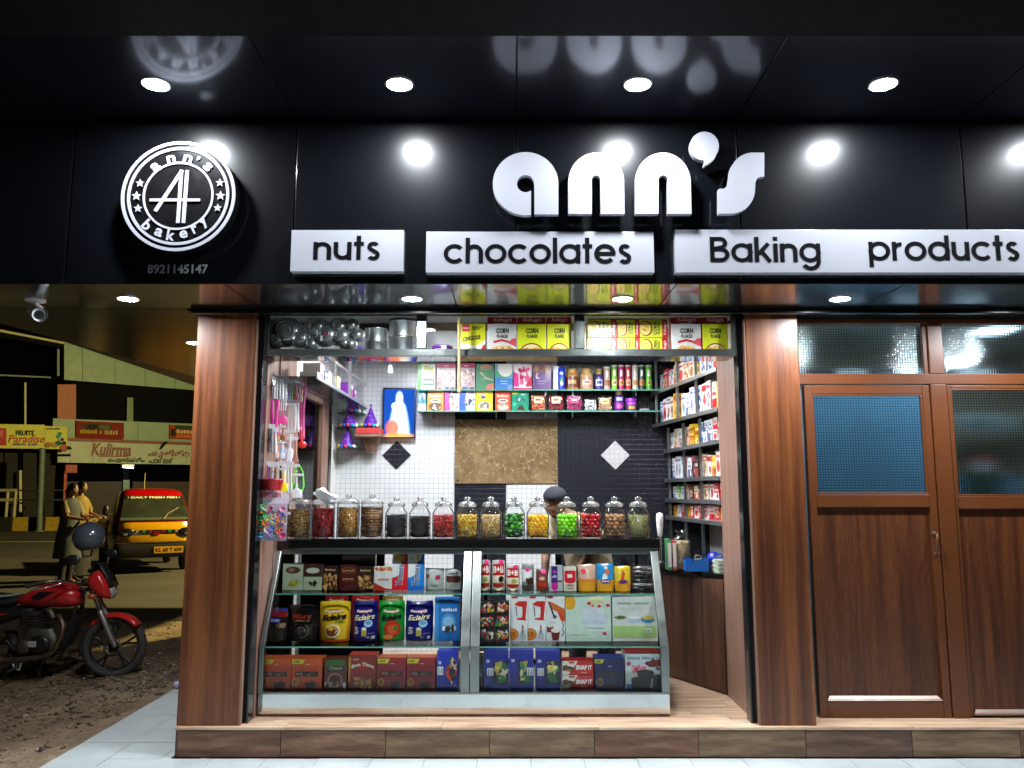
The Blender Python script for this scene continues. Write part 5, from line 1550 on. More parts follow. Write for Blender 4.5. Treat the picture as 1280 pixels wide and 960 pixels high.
# cereal boxes lying on their sides, two high
for c_, (xa, xb) in enumerate(((734, 771), (771.5, 799), (799.5, 835))):
    for r_ in range(2):
        carton('cereal_box', 'yellow cereal box lying on its side, %s row, %s' % (('lower', 'upper')[r_], ('nearest the steel mullion', 'in the middle of the three', 'next to the white and pink box')[c_]), 'cereal box', xa, xb, 0, TBY+.02, ZF+.117*r_+.001, .1, '#d6d83a',
            [('r', .80, 0, 1, 1, '#c01c24'), ('t', "Kellogg's", .84, .15, .96, .85, '#ecd8d8', .02, 0, True), ('e', .22, .5, .24, .44, '#8a2a1c'), ('e', .2, .5, .2, .38, '#e8d070'), ('s', 12, .05, .2, .36, .8, .12, ['#e0b040', '#d89a30', '#f0d488'], 9+c_+r_), ('t', 'CORN', .49, .14, .61, .84, '#1a2420', .03, 0, True), ('t', 'FLAKES', .63, .2, .71, .8, '#1a2420', .02, 0, True)], 'cereal boxes lying on their sides', hgt=.114)
carton('card_pack', 'narrow brown and white card pack beside the mullion', 'packet', 728, 733, 0, TBY+.02, ZF, .08, '#b8a894', [('r', 0, .75, 1, 1, '#8a5a2a')], hgt=.2)
# cake tins
def tin(label, x0, x1, z0, hgt, Yc):
    xa, xb = xpx(x0, Yc, 2.45), xpx(x1, Yc, 2.45); r = (xb-xa)/2
    t = thing('cake_tin', label, 'cake tin', ((xa+xb)/2, Yc+.02, z0), 'round cake tins in the display box')
    MB().lathe([(r*.97, .001), (r*.98, .004), (r*.98, hgt-.008), (r*1.02, hgt-.006), (r*1.02, hgt-.001), (r*.97, hgt-.001), (r*.96, .006), (.001, .006)], 40).build('tin', M['aluminium'], t)
tin('small round cake tin, lower of the shorter pair', 455, 484, ZF, .10, 4.99)
tin('small round cake tin, upper of the shorter pair', 456, 483, ZF+.101, .085, 4.99)
tin('large round cake tin, lower of the taller pair', 486, 519, ZF, .125, 4.99)
tin('large round cake tin, upper of the taller pair', 485, 520, ZF+.126, .105, 4.99)
# shaped baking pans propped on their edges
def shaped(label, bumps, name, extra=None):
    """pan seen open side towards the street: each lobe a pressed hollow with a rolled rim"""
    cx_ = sum(b[0] for b in bumps)/len(bumps)
    Yp = TBY+.055
    base = at(cx_, 434, Yp)
    t = thing(name, label, 'baking pan', (base.x, Yp, ZF), 'shaped baking pans in the display box')
    for i, (x, y, r) in enumerate(bumps):
        c = at(x, y, Yp); rr = r*5.0/1000
        m = MB().lathe([(rr, .0), (rr*1.04, -.004), (rr*.98, -.008), (rr*.93, .004), (rr*.88, .022), (rr*.66, .040), (rr*.35, .047), (.001, .049)][::1], 28, (c.x, Yp-.02+.002*i, c.z), axis='y', cap=False)
        m.build('lobe', M['pan_steel'], t, True)
        MB().tube([(c.x+rr*1.03*cos(2*pi*k/28), Yp-.03+.002*i, c.z+rr*1.03*sin(2*pi*k/28)) for k in range(29)], .0048, 6, caps=False).build('rolled_rim', M['aluminium'], t, True)
        if r > 9:
            q = MB()
            for f, yy in ((.60, -.043), (.36, -.049)):
                q.tube([(c.x+rr*f*cos(2*pi*k/24), Yp-.02+yy+.001+.002*i, c.z+rr*f*sin(2*pi*k/24)) for k in range(25)], .0025, 6, caps=False)
            q.build('pressed_ring', M['aluminium'], t, True)
    return t
shaped('large round flower baking pan at the left end of the display box', [(360, 415, 19), (376, 424, 12), (347, 427, 10)], 'baking_pan')
p2 = shaped('bear shaped baking pan with a pink sticker beside the round pan', [(396, 409, 13), (425, 409, 11), (408, 419, 15), (390, 431, 9), (427, 420, 13)], 'baking_pan')
q = at(408, 419, TBY); MB().cyl((q.x, TBY-.02, q.z), (q.x, TBY-.021, q.z), .009, 14).build('sticker', emit('x', (0, 0, 0), 0) if False else (M.get('pink_sticker') or plain('pink_sticker', (.6, .02, .15), .4)), p2, True)
MB().box(q.x-.034, q.x-.017, TBY-.021, TBY-.020, q.z-.04, q.z-.005).build('price_label', M['cloth_white'], p2, True)
shaped('small flower shaped baking pan beside the bear pan', [(441, 408, 8), (448, 420, 8), (440, 431, 7), (432, 430, 7)], 'baking_pan')
t = thing('ribbon_reel', 'low purple and silver reel in the compartment beside the yellow cereal box', 'reel', (xpx(553, 4.98, 2.4), 4.98, ZF))
for k, c in enumerate(('#4a1a6a', '#9a90b0', '#6a2a8a')):
    MB().lathe([(.05, 0), (.066, .003), (.066, .020), (.05, .023)], 28, (0, 0, .024*k), hx(c)).build('reel', M['foil'], t)
MB().box(.0, .03, -.0695, -.0668, .01, .06, hx('#c8d0e8')).build('label', M['paper'], t)
t = thing('purple_packet', 'thin violet packet peeking out beside the shorter cake tins', 'packet', (xpx(450, 5.03, 2.4), 5.03, ZF))
MB().box(-.012, .012, -.02, .02, .0, .075, hx('#6a4ac0')).build('packet', M['paper'], t)
# rope hanging down from the soffit in front of the box
a, b = at(573.5, 384, 4.80), at(574.5, 489, 4.82)
t = thing('hanging_rope', 'twisted brown rope hanging in front of the display box', 'rope', (a.x, a.y, 2.56))
for s_ in range(2):
    P = []
    for k in range(121):
        f = k/120; w = f*70+pi*s_
        P.append((a.x+(b.x-a.x)*f+.0045*cos(w), 4.80+.0045*sin(w), 2.555+(b.z-2.555)*f))
    MB().tube(P, .0052, 6).build('strand', M['rope'], t, True)
MB().sphere((b.x, 4.80, b.z), .012, 10, 8, None, (1, 1, 1.6)).build('knot', M['rope'], t, True)

# ---------------------------------------------------------------- shelves on the back wall
SH1, SH2 = zpx(486.5, 6.75), zpx(513, 6.75)
YB = 6.79
for z, l in ((SH1, 'upper'), (SH2, 'lower')):
    t = thing('wall_shelf', 'long glass shelf across the back wall, %s of the two' % l, 'shelf', (.22, 7.0, z))
    xa, xb = xpx(522, 6.75, z), xpx(826, 6.75, z)
    MB().box(xa, xb, 6.752, 6.998, z-.012, z-.002).build('shelf', M['glass_shelf'], t, True)
    MB().box(xa, xb, 6.744, 6.751, z-.0125, z-.0015).build('front_edge', M['glass_edge'], t, True)
    for px_ in (540, 620, 682, 716, 795):
        x = xpx(px_, 6.8, z)
        MB().box(x-.004, x+.004, 6.80, 6.996, z-.05, z-.0125).build('bracket', M['steel'], t, True)
def up(name, label, cat, xa, xb, yt, col, it, **k):
    return carton(name, label, cat, xa, xb, yt, YB, SH1, .07, col, it, 'boxes on the upper back shelf', **k)
up('tea_carton', 'green edged white carton with a yellow flower picture, first on the upper shelf', 'carton', 522, 544.5, 455, '#d8e0d4', [('r', 0, 0, .2, 1, '#4aa048'), ('s', 14, .3, .55, .95, .95, .16, ['#d8c830', '#b8b020', '#7ab040', '#e8e0a0'], 1), ('r', .3, .18, .95, .42, '#1e7a5a'), ('t', '~5', .34, .24, .9, .36, '#d8e8e0', .02), ('r', .1, .05, .95, .1, '#e8ece8')])
fl = ['#d8cccc', '#b8a0a0', '#8a6a70', '#e8e0e0', '#a88890', '#c8b0b8']
up('muesli_box', 'pink topped box with grey and white nut pattern', 'box', 545.5, 569.5, 454, '#b8a4a8', [('s', 70, 0, .12, 1, .8, .14, fl, 3), ('r', 0, .82, 1, 1, '#b0245a'), ('t', '~6', .4, .88, .62, .92, '#e8c8d4'), ('r', .05, .03, .25, .09, '#c84a2a'), ('r', .45, .03, .65, .1, '#1c4a8a'), ('r', .75, .03, .95, .09, '#3a2a2a')])
up('muesli_box', 'pink topped box with an orange patch amid the nuts', 'box', 571, 594, 454, '#b8a4a8', [('s', 60, 0, .12, 1, .8, .14, fl, 4), ('s', 16, .3, .3, .75, .65, .16, ['#e0982a', '#d8a848', '#e8b860'], 5), ('r', 0, .82, 1, 1, '#b0245a'), ('t', '~6', .4, .88, .62, .92, '#e8c8d4'), ('r', .3, .03, .6, .1, '#1c4a8a'), ('r', .7, .03, .95, .09, '#3a2a2a')])
up('chocolate_gift_box', 'dull green box with a soft pink curl', 'box', 595, 617.5, 455, '#4a8a68', [('e', .55, .86, .35, .12, '#c8907a'), ('e', .5, .8, .3, .06, '#8aa080'), ('p', [(.3, .7), (.5, .5), (.9, .4), (.95, .34), (.5, .44), (.2, .66)], '#c8b89a'), ('e', .9, .1, .35, .14, '#c07a68'), ('r', .3, .4, .6, .42, '#a8c0b0')])
up('chocolate_gift_box', 'white and blue box with a green streak and pale sun', 'box', 618.5, 641, 455, '#3a80c8', [('p', [(0, .5), (1, .42), (1, 1), (0, 1)], '#6ab0c8'), ('p', [(0, .52), (.6, .4), (1, .7), (0, .72)], '#58b088'), ('e', .6, .86, .45, .36, '#f0eee8'), ('r', 0, .98, 1, 1, '#e8e8e8'), ('r', .3, .32, .75, .34, '#d0e0f0'), ('r', .35, .22, .7, .24, '#d0e0f0'), ('e', .9, .1, .2, .1, '#7a9ad8')])
up('chocolate_gift_box', 'white and bright pink patterned box', 'box', 642, 665, 455, '#e8dce4', [('s', 30, .25, .2, 1, .95, .16, ['#d81c6a', '#c01458', '#e85a94', '#b02a4a', '#f0e0e8'], 8), ('p', [(0, .1), (.3, .1), (.25, .6), (0, .7)], '#d83a90'), ('p', [(.6, .1), (1, .1), (1, .6)], '#c02848'), ('e', .2, .85, .3, .2, '#f4eef0'), ('r', .0, .08, 1, .12, '#f0eef0'), ('r', 0, 0, 1, .07, '#d02a60')])
up('chocolate_gift_box', 'purple box with brown chocolates along its top', 'box', 666, 689, 455, '#5a2a78', [('r', 0, .66, 1, 1, '#6a4058'), ('s', 20, 0, .64, 1, .98, .2, ['#8a5a40', '#a8785a', '#5a3028', '#b89068'], 9), ('p', [(.16, .42), (.36, .42), (.36, .48), (.24, .48), (.24, .58), (.34, .62), (.2, .64), (.16, .56)], '#d8ccd8'), ('r', .25, .32, .75, .345, '#b8a8c8'), ('r', .25, .22, .65, .24, '#b8a8c8')])
up('white_carton', 'thin white carton behind the bright blue bag', 'carton', 691.5, 699, 458, '#d0d8e4', [('r', .1, .6, .9, .75, '#8a9ac8'), ('r', .2, .2, .8, .4, '#a8b4d0')])
pouch('blue_bag', 'bright blue bag standing at the end of the cartons', 'bag', 697, 706.5, 458, YB-.02, SH1, .05, '#1034c8', [('e', .5, .4, .3, .1, '#1a8a4a'), ('e', .5, .7, .25, .08, '#d8dcf0'), ('e', .55, .25, .25, .08, '#d0d8f0')], 'goods on the upper back shelf', seed=61)
def bottle(label, x0, x1, ytop, z, bc, lc, lab, cat='jar', name='nut_jar', cap_h=.22, neck=.72, grp=None, clear=False):
    xc, w, hh = place(x0, x1, ytop, YB+.03, z)
    t = thing(name, label, cat, (xc, YB+.05, z+.0005), grp)
    r = w/2
    MB().lathe([(r*.92, 0), (r, .006), (r, hh*(1-cap_h)-.02), (r*.9, hh*(1-cap_h)-.008), (r*neck, hh*(1-cap_h))], 24, col=hx(bc)).build('jar', M['foil'], t)
    MB().lathe([(r*neck*1.02, hh*(1-cap_h)+.0005), (r*neck*1.06, hh-.006), (r*neck*.98, hh), (.001, hh)], 20, col=hx(lc)).build('cap', M['plastic'], t)
    vs, fs = [], []
    lb = MB()
    for j, (v0, v1, c, a) in enumerate(lab):
        n = 10; o = len(vs); P = []
        for vv in (v0, v1):
            for i in range(n+1):
                w_ = -pi/2 + a*(i/n-.5)*2
                rr = r+.0008+.0005*j
                P.append((rr*cos(w_), rr*sin(w_), vv*hh))
        lb.add(P, [(i, i+1, n+2+i, n+1+i) for i in range(n)], hx(c), True)
    lb.build('label', M['paper'], t)
    return t
bottle('squat gold capped jar of brown spread beside the blue bag', 706.5, 723.5, 461, SH1, '#b88a4a', '#c8a050', [(.12, .62, '#6a2a1c', 1.3), (.28, .46, '#c8a068', .6)], grp='gold capped jars', cap_h=.2)
bottle('squat gold capped jar with a creamy label', 724.5, 742, 461, SH1, '#c8a878', '#c8a050', [(.12, .6, '#b88a78', 1.3), (.25, .45, '#e0c8b0', .7), (.3, .4, '#8a3a2a', .3)], grp='gold capped jars', cap_h=.2)
bottle('small violet and white jar with a gold cap', 743, 754.5, 461, SH1, '#3a2a6a', '#a88a48', [(.1, .62, '#2a1c7a', 1.3), (.2, .5, '#c8c8e0', .8), (.28, .42, '#2a2a8a', .5)], cap_h=.26)
for x0, x1, c, c2, l in ((755, 763.5, '#c8a898', '#8a4a30', 'brown and white'), (764.5, 772.5, '#7ac02a', '#d8e0a0', 'lime green'), (773, 781, '#b81c78', '#e0a040', 'magenta'), (782, 789.5, '#c81c24', '#e8b8a0', 'red'), (790.5, 798.5, '#d0d4cc', '#c8a060', 'white'), (799, 806.5, '#1c4030', '#c87a3a', 'dark green'), (807.5, 815.5, '#5ab01c', '#8ad040', 'leaf green')):
    xc, w, hh = place(x0, x1, 456 if c != '#c8a898' else 458, YB, SH1)
    t = thing('chip_tube', '%s tall tube of potato chips on the upper back shelf' % l, 'tube', (xc, YB+.035, SH1+.0005), 'tubes of potato chips')
    r = w/2*.98
    MB().lathe([(r, .004), (r, hh-.012)], 20, col=hx(c), cap=False).build('tube', M['paper'], t)
    MB().lathe([(r*1.0, 0), (r*1.03, .001), (r*1.03, .0038)], 20, col=hx('#a8a8a8')).build('base_rim', M['foil'], t)
    MB().lathe([(r*1.04, hh-.012), (r*1.04, hh-.001), (r*.9, hh), (.001, hh)], 20, col=hx('#d8dcd8')).build('lid', M['plastic'], t)
    lb = MB()
    for v0, v1, cc, a in ((.18, .42, c2, .9), (.55, .8, '#e8e8e0', .4), (.24, .34, '#a85a2a', .5)):
        n = 8; P = [((r+.001)*cos(-pi/2+a*(i/n-.5)*2), (r+.001+.0005*(v0 == .24))*sin(-pi/2+a*(i/n-.5)*2), vv*hh) for vv in (v0, v1) for i in range(n+1)]
        lb.add(P, [(i, i+1, n+2+i, n+1+i) for i in range(n)], hx(cc), True)
    lb.build('label', M['paper'], t)
def lo(name, label, xa, xb, yt, col, it, **k):
    return carton(name, label, 'box', xa, xb, yt, YB, SH2, .07, col, it, 'boxes on the lower back shelf', **k)
lo('juice_carton', 'small blue and white carton first on the lower shelf', 522.5, 532.5, 488, '#2a90b8', [('r', 0, 0, 1, .35, '#d0d8d4'), ('s', 14, .1, .3, .9, .9, .3, ['#d8e4e8', '#1a6a90', '#3a9a50', '#c8d890'], 3)])
def snack(label, xa, xb, c, c2, sd, yt=488.5, words='~6', wc='#f0e8d8'):
    lo('snack_box', label, xa, xb, yt, c, [('e', .5, .2, .4, .2, c2), ('s', 18, .15, .03, .85, .36, .16, [c2, '#e8e0d0', '#6a4a30', '#c8b8a0'], sd), ('t', words, .12, .68, .88, .82, wc, .03), ('e', .5, .5, .34, .1, '#e8e4dc'), ('r', .3, .46, .7, .53, '#3a2a20')])
snack('orange box with a brown choco heap on the lower back shelf', 534, 555, '#e0861c', '#5a2c18', 71)
lo('muesli_bar_box', 'half pink half white box on the lower back shelf', 555.5, 574.5, 488, '#d0cfe0', [('p', [(0, 0), (.42, 0), (.3, .5), (.45, 1), (0, 1)], '#c83a98'), ('s', 18, .3, .25, .75, .75, .2, ['#8a6a50', '#3a4a6a', '#d8b890', '#c05a4a', '#e8e0d8'], 72), ('r', .5, .84, .9, .92, '#3a3a4a'), ('t', '12', .55, .84, .85, .95, '#3a3a4a'), ('e', .85, .18, .06, .05, '#3a3a5a')])
lo('muesli_bar_box', 'half blue half white box on the lower back shelf', 575, 594.5, 488, '#c4cce8', [('p', [(0, 0), (.4, 0), (.3, .5), (.42, 1), (0, 1)], '#2a5ac8'), ('s', 18, .3, .2, .75, .7, .2, ['#3a5a8a', '#2a3a5a', '#d8d0c0', '#8a94b0', '#e8e8f0'], 73), ('t', '12', .55, .84, .85, .95, '#2a3040'), ('e', .85, .3, .05, .04, '#2a3a6a'), ('e', .88, .55, .05, .04, '#2a3a6a')])
lo('snack_box', 'bright yellow box with a grey oval picture', 595, 616, 488, '#ecd816', [('e', .5, .26, .38, .2, '#d8d4c4'), ('s', 16, .16, .1, .84, .42, .15, ['#b8b0a0', '#8a8478', '#e8e4d8', '#6a645a'], 74), ('e', .42, .66, .16, .07, '#4a4a9a'), ('e', .4, .8, .2, .06, '#d8a8a0'), ('r', .75, .8, .85, .86, '#b84a3a')])
snack('red orange box with arched words on the lower back shelf', 619, 638.5, '#d84a28', '#b89478', 75, 488.5, '~6', '#f0dccc')
lo('snack_box', 'green box with a small yellow flash and dark letters', 639.5, 661, 489, '#0e8a68', [('p', [(0, .84), (.35, .84), (.4, .98), (0, .98)], '#c8d040'), ('s', 16, .2, .45, .85, .7, .12, ['#0a4a4a', '#1c6a8a', '#d8e8e0', '#0c5040'], 76), ('p', [(.25, .0), (.85, .0), (.6, .3), (.45, .24)], '#4a2a20'), ('e', .16, .34, .1, .09, '#4ac09a'), ('r', .55, .8, .8, .84, '#c8e8d8')])
def tub(label, x0, x1, ytop, c, lab, seed, lc='#d8c8a8'):
    xc, w, hh = place(x0, x1, ytop, YB, SH2)
    t = thing('clear_tub', label, 'plastic tub', (xc, YB+.05, SH2+.0005), 'clear tubs on the lower back shelf')
    g = random.Random(seed)
    a, d = w/2, .045
    MB().loft([(0, 0, 0, a*.8, d*.8), (0, 0, .012, a*.96, d*.96), (0, 0, hh*.5, a, d), (0, 0, hh-.012, a*.97, d*.96), (0, 0, hh, a*.82, d*.8)], 24, None, True, True, 4).build('tub', M['plastic_film'], t)
    mb = MB()
    for k in range(90):
        u, v = g.uniform(-.82, .82), g.uniform(.08, .84)
        mb.sphere((a*u, -d*.84+g.uniform(0, .012), hh*v), g.uniform(.006, .009), 6, 4, hx(g.choice(c)))
    mb.box(-a*.8, a*.8, -d*.72, d*.75, hh*.06, hh*.84, tuple(q*.5 for q in hx(c[0])))
    mb.build('contents', M['candy'], t, kind='stuff')
    lb = MB(); lb.box(-a*.5, a*.5, -d-.0035, -d-.002, hh*.42, hh*.78, hx(lab)); lb.box(-a*.3, a*.3, -d-.0042, -d-.0036, hh*.56, hh*.66, hx(lc))
    lb.build('label', M['paper'], t)
tub('clear tub of orange red sweets with a cream label', 662.5, 683, 491, ['#d8603a', '#c84a2a', '#e08a5a', '#d8b090'], '#e0d0a8', 1, '#b03a20')
tub('clear tub of dark red cherries with a cream label', 684, 706, 491, ['#a01420', '#7a0c18', '#c83040', '#3a0c10'], '#e0d0a8', 2, '#b03a20')
tub('clear eight sided tub with a big magenta label', 707, 729, 491, ['#b02a6a', '#c04a80', '#8a1c50'], '#b81c68', 3, '#e8c8d8')
tub('clear tub of pale grey sweets with a white label', 730, 746.5, 497, ['#c8c8cc', '#a8a8b0', '#d8d8dc'], '#c8ccd0', 4, '#5a5a60')
tub('clear tub of tan biscuits with an orange label', 747, 766, 494, ['#d0a078', '#c08a60', '#d8b898'], '#e0c088', 5, '#c86a2a')
bottle('purple chocolate bottle with a tall gold cap on the lower shelf', 768, 780, 487, SH2, '#3a1a78', '#c8a848', [(.08, .4, '#8a2a90', 1.3), (.42, .68, '#2a1a7a', 1.3), (.48, .62, '#c8c0e0', .7), (.14, .3, '#c85a9a', .6)], cap_h=.24, neck=.7)
bottle('short violet jar with a purple lid on the lower shelf', 782, 796.5, 498, SH2, '#6a1c90', '#8a2ab0', [(.1, .45, '#3a2a48', 1.3), (.14, .38, '#c89a4a', .6), (.5, .68, '#b84ad0', .8)], cap_h=.24, neck=.98)
t = thing('small_clear_box', 'small low clear box at the right end of the lower shelf', 'box', (xpx(806, YB, SH2+.03), YB+.03, SH2+.0005))
MB().box(-.04, .04, -.03, .03, 0, .05).build('box', M['plastic_film'], t)
mb = MB(); g = random.Random(3)
for k in range(10): mb.sphere((g.uniform(-.03, .03), g.uniform(-.02, .02), .013), .011, 7, 5, hx('#b8bcc4'))
mb.build('contents', M['candy'], t, kind='stuff')
# ---------------------------------------------------------------- rack on the right wall
rk = thing('wall_rack', 'tall steel and glass rack of shelves along the right wall of the shop', 'rack', (1.5, 6.2, .95))
RA, RB = 5.52, 6.98                     # along the wall
def fx(z, y):                            # front edge of the shelf at height z: the rack stands slightly aslant
    return 1.43-(.20 if z > 2.0 else .105)*(y-5.5)/1.5
levels = [(2.365, .20), (2.085, .26), (1.862, .20), (1.612, .22), (1.445, .145), (1.300, .13)]
posts_hi = [5.54, 5.98, 6.40, 6.94]; posts_lo = [5.54, 6.02, 6.46, 6.92]
def slab_(mb, z, o0, o1, za, zb_):
    pts = [(fx(z, RA)+o0, RA), (fx(z, RB)+o0, RB)] + ([(1.69, RB), (1.69, RA)] if o1 is None else [(fx(z, RB)+o1, RB), (fx(z, RA)+o1, RA)])
    return hprism(mb, pts, za, zb_)
def hprism(mb, pts, z0, z1):
    n = len(pts); A = sum(pts[i][0]*pts[(i+1) % n][1]-pts[(i+1) % n][0]*pts[i][1] for i in range(n))
    if A < 0: pts = pts[::-1]
    lo_ = [(x, y, z0) for x, y in pts]; hi = [(x, y, z1) for x, y in pts]
    mb.add(lo_+hi, [tuple(range(n))[::-1], tuple(range(n, 2*n))] + [(i, (i+1) % n, (i+1) % n+n, i+n) for i in range(n)])
    return mb
plain('rack_board', (.34, .35, .35), .3, metal=.4)
for z, _ in levels:
    s = slab_(MB(), z, 0, None, z-.012, z-.001).build('shelf', M['glass_shelf'] if z > 2 else M['rack_board'], rk, True)
    slab_(MB(), z, -.008, -.0005, z-.030, z).build('front_rail', M['aluminium'], s, True, bevel=.002)
for zz, ps, za, zb_ in ((2.2, posts_hi, 2.086, 2.64), (1.5, posts_lo, .953, 2.05)):
    for y in ps:
        x = fx(zz, y)+.012
        MB().box(x, x+.022, y-.010, y+.010, za, zb_).build('upright', M['steel'], rk, True, bevel=.002)
# goods: (shelf z, y0, y1, depth front x, [(width along wall, height, colours, kind)])
g = random.Random(77)
pal = {
 'white': ('#dcdde0', ['#4a5a8a', '#8a94a8', '#c84a3a', '#e8e8ea']), 'red': ('#c01c20', ['#e8e0dc', '#f0c0a0', '#7a1014']), 'yellow': ('#e0b01c', ['#c8701c', '#f0e0a0', '#7a4a1a']),
 'bluewhite': ('#c8d8e8', ['#2a6ac8', '#1c4a9a', '#e8f0f4']), 'pinkwhite': ('#e4d0d0', ['#c82a4a', '#8a4a50', '#f0e8e4']), 'green': ('#3a9a3a', ['#e0e8d0', '#c8d840', '#1c5a24']),
 'redwhite': ('#e4dcd8', ['#c8202a', '#d84a40', '#a01820']), 'cream': ('#d8ccb0', ['#b84a30', '#8a6a40', '#e8e0cc']), 'dark': ('#2a2226', ['#a83a3a', '#c8b8a8', '#5a4a50']), 'silver': ('#b8bcc0', ['#8a9094', '#d8dcdc', '#6a7074']), 'limewhite': ('#e0e028', ['#c8302a', '#e8e8a0', '#7a8a1c'])}
nm = {'white': 'white', 'red': 'red', 'yellow': 'golden yellow', 'bluewhite': 'blue and white', 'pinkwhite': 'pink and white', 'green': 'green', 'redwhite': 'red and white', 'cream': 'cream', 'dark': 'dark', 'silver': 'silver grey', 'limewhite': 'lime yellow'}
lev_n = {2.365: 'top tier', 2.085: 'second tier', 1.862: 'third tier', 1.612: 'fourth tier', 1.445: 'fifth tier', 1.300: 'lowest tier'}
def bay(y, posts):
    k = sum(1 for p in posts if y > p)
    return {1: 'front bay', 2: 'middle bay'}.get(k, 'rear bay')
seen = {}
def rackbox(z, y, wd, hh, kind, dz=0, lay=0, nlay=1):
    x0 = fx(z, y)+.040+g.uniform(0, .012)
    posts = posts_hi if z > 2 else posts_lo
    c, pr = pal[kind]
    where = '%s of the right wall rack, %s' % (lev_n[z], bay(y, posts))
    t = thing('carton', '', 'carton', (x0+.05, y, z+.0006+dz), 'cartons on the right wall rack', -pi/2+(.13 if z > 2 else .07))
    key = (kind, z, bay(y, posts)); seen.setdefault(key, []).append(t)
    t['where'] = where; t['k'] = kind
    b = MB(); b.box(-wd/2, wd/2, -.05, .05, 0, hh, hx(c)); b.build('carton', M['paper'], t, bevel=.0015)
    it = []
    r_ = g.random()
    if r_ < .35: it = [('r', 0, .72, 1, .94, pr[0]), ('s', 9, .1, .1, .9, .68, .2, pr, g.randint(0, 999)), ('r', .15, .78, .8, .86, pr[-1])]
    elif r_ < .7: it = [('e', .5, .4, .38, .26, pr[1]), ('s', 7, .15, .2, .85, .6, .18, pr, g.randint(0, 999)), ('r', .12, .76, .88, .86, pr[0])]
    else: it = [('r', 0, 0, 1, .4, pr[0]), ('r', .1, .5, .9, .64, pr[1]), ('r', .2, .74, .7, .8, pr[0]), ('e', .7, .22, .2, .14, pr[-1])]
    Print(flat_surface(wd, hh, .1), .00015).do(it).finish(t)
    return t
plan = {
 2.365: ['limewhite', 'bluewhite', 'white', 'yellow', 'cream', 'cream', 'redwhite', 'cream', 'white', 'red', 'white'],
 2.085: ['limewhite', 'redwhite', 'pinkwhite', 'redwhite', 'bluewhite', 'bluewhite', 'white', 'white', 'white', 'yellow', 'yellow', 'cream', 'white', 'redwhite', 'bluewhite'],
 1.862: [('redwhite', 2), ('redwhite', 2), ('white', 1), ('white', 2), ('bluewhite', 2), ('yellow', 2), ('yellow', 3), ('cream', 2), ('white', 2), ('white', 2), ('cream', 2), ('white', 1)],
 1.612: ['silver', 'redwhite', 'yellow', 'redwhite', 'cream', 'white', 'dark', 'dark', 'white', 'pinkwhite', 'white', 'white', 'white', 'white'],
 1.445: [('red', 2), ('red', 1), ('pinkwhite', 1), 'cream', 'dark', 'cream', 'dark', 'cream', 'white', 'green', 'white'],
 1.300: ['yellow', 'red', 'redwhite', 'pinkwhite', 'red', 'redwhite', 'red', 'yellow', 'redwhite', 'white', 'yellow'],
}
for z, cells in levels:
    y = RA+.05; L = plan[z]
    step_ = (RB-RA-.10)/len(L)
    for q in L:
        kind, lay = q if isinstance(q, tuple) else (q, 1)
        wd = step_*g.uniform(.80, .95)
        tall = cells*g.uniform(.70, .86)
        posts = posts_hi if z > 2 else posts_lo
        yc = y+step_/2
        for r_ in range(lay):
            hh = tall/lay - .002
            rackbox(z, yc, wd, hh, kind, r_*(tall/lay), r_, lay)
        y += step_
for (kind, z, b), ts in seen.items():
    ordw = ['nearest the street', 'second from the street side', 'third from the street side', 'fourth from the street side', 'fifth from the street side', 'sixth from the street side']
    ts.sort(key=lambda t: (t.location.y, t.location.z))
    for i, t in enumerate(ts):
        base = '%s carton on the %s, %s' % (nm[kind], lev_n[z], b)
        if len(ts) > 1:
            base = '%s carton on right rack, %s, %s, %s of its colour' % (nm[kind], lev_n[z], b, ('foremost', 'second', 'third', 'fourth', 'fifth', 'sixth')[i])
        else:
            base = 'only %s carton on right rack, %s, %s' % (nm[kind], lev_n[z], b)
        t['label'] = base
        del t['where']; del t['k']

# ---------------------------------------------------------------- slanting side counter and what stands on it
sc = thing('side_counter', 'dark wood side counter set aslant under a polished black top', 'counter', (1.3, 5.9, FL))
P = [(1.4225, 5.508), (1.69, 5.508), (1.69, 6.98), (.98, 6.98), (.98, 6.35), (1.14, 6.06)]
hprism(MB(), P, FL+.001, .918).build('base', M['base_wood'], sc, True)
d = Vector((1.14-1.4225, 6.06-5.508, 0)).normalized(); nrm = Vector((d.y, -d.x, 0))
if nrm.y > 0: nrm = -nrm
for f0, f1 in ((.0, .345), (.355, 1.0)):
    a = Vector((1.4225, 5.508, .19)) + d*.62*f0; L_ = .62*(f1-f0)
    MB().obox(a+nrm*.001, d*L_, nrm*.008, Vector((0, 0, .715))).build('front_panel', M['base_wood'], sc, True, bevel=.002)
P2 = [(1.4225, 5.504), (1.69, 5.504), (1.69, 6.985), (.95, 6.985), (.95, 6.33), (1.115, 6.04)]
hprism(MB(), [(x-(.012 if 1 < i < 9 and x < 1.3 else 0), y) for i, (x, y) in enumerate(P2)], .919, .952).build('counter_top', M['gloss_top'], sc, True, bevel=.003)
CT = .9525
def scp(x, y, Y): 
    p = at(x, y, Y); return p
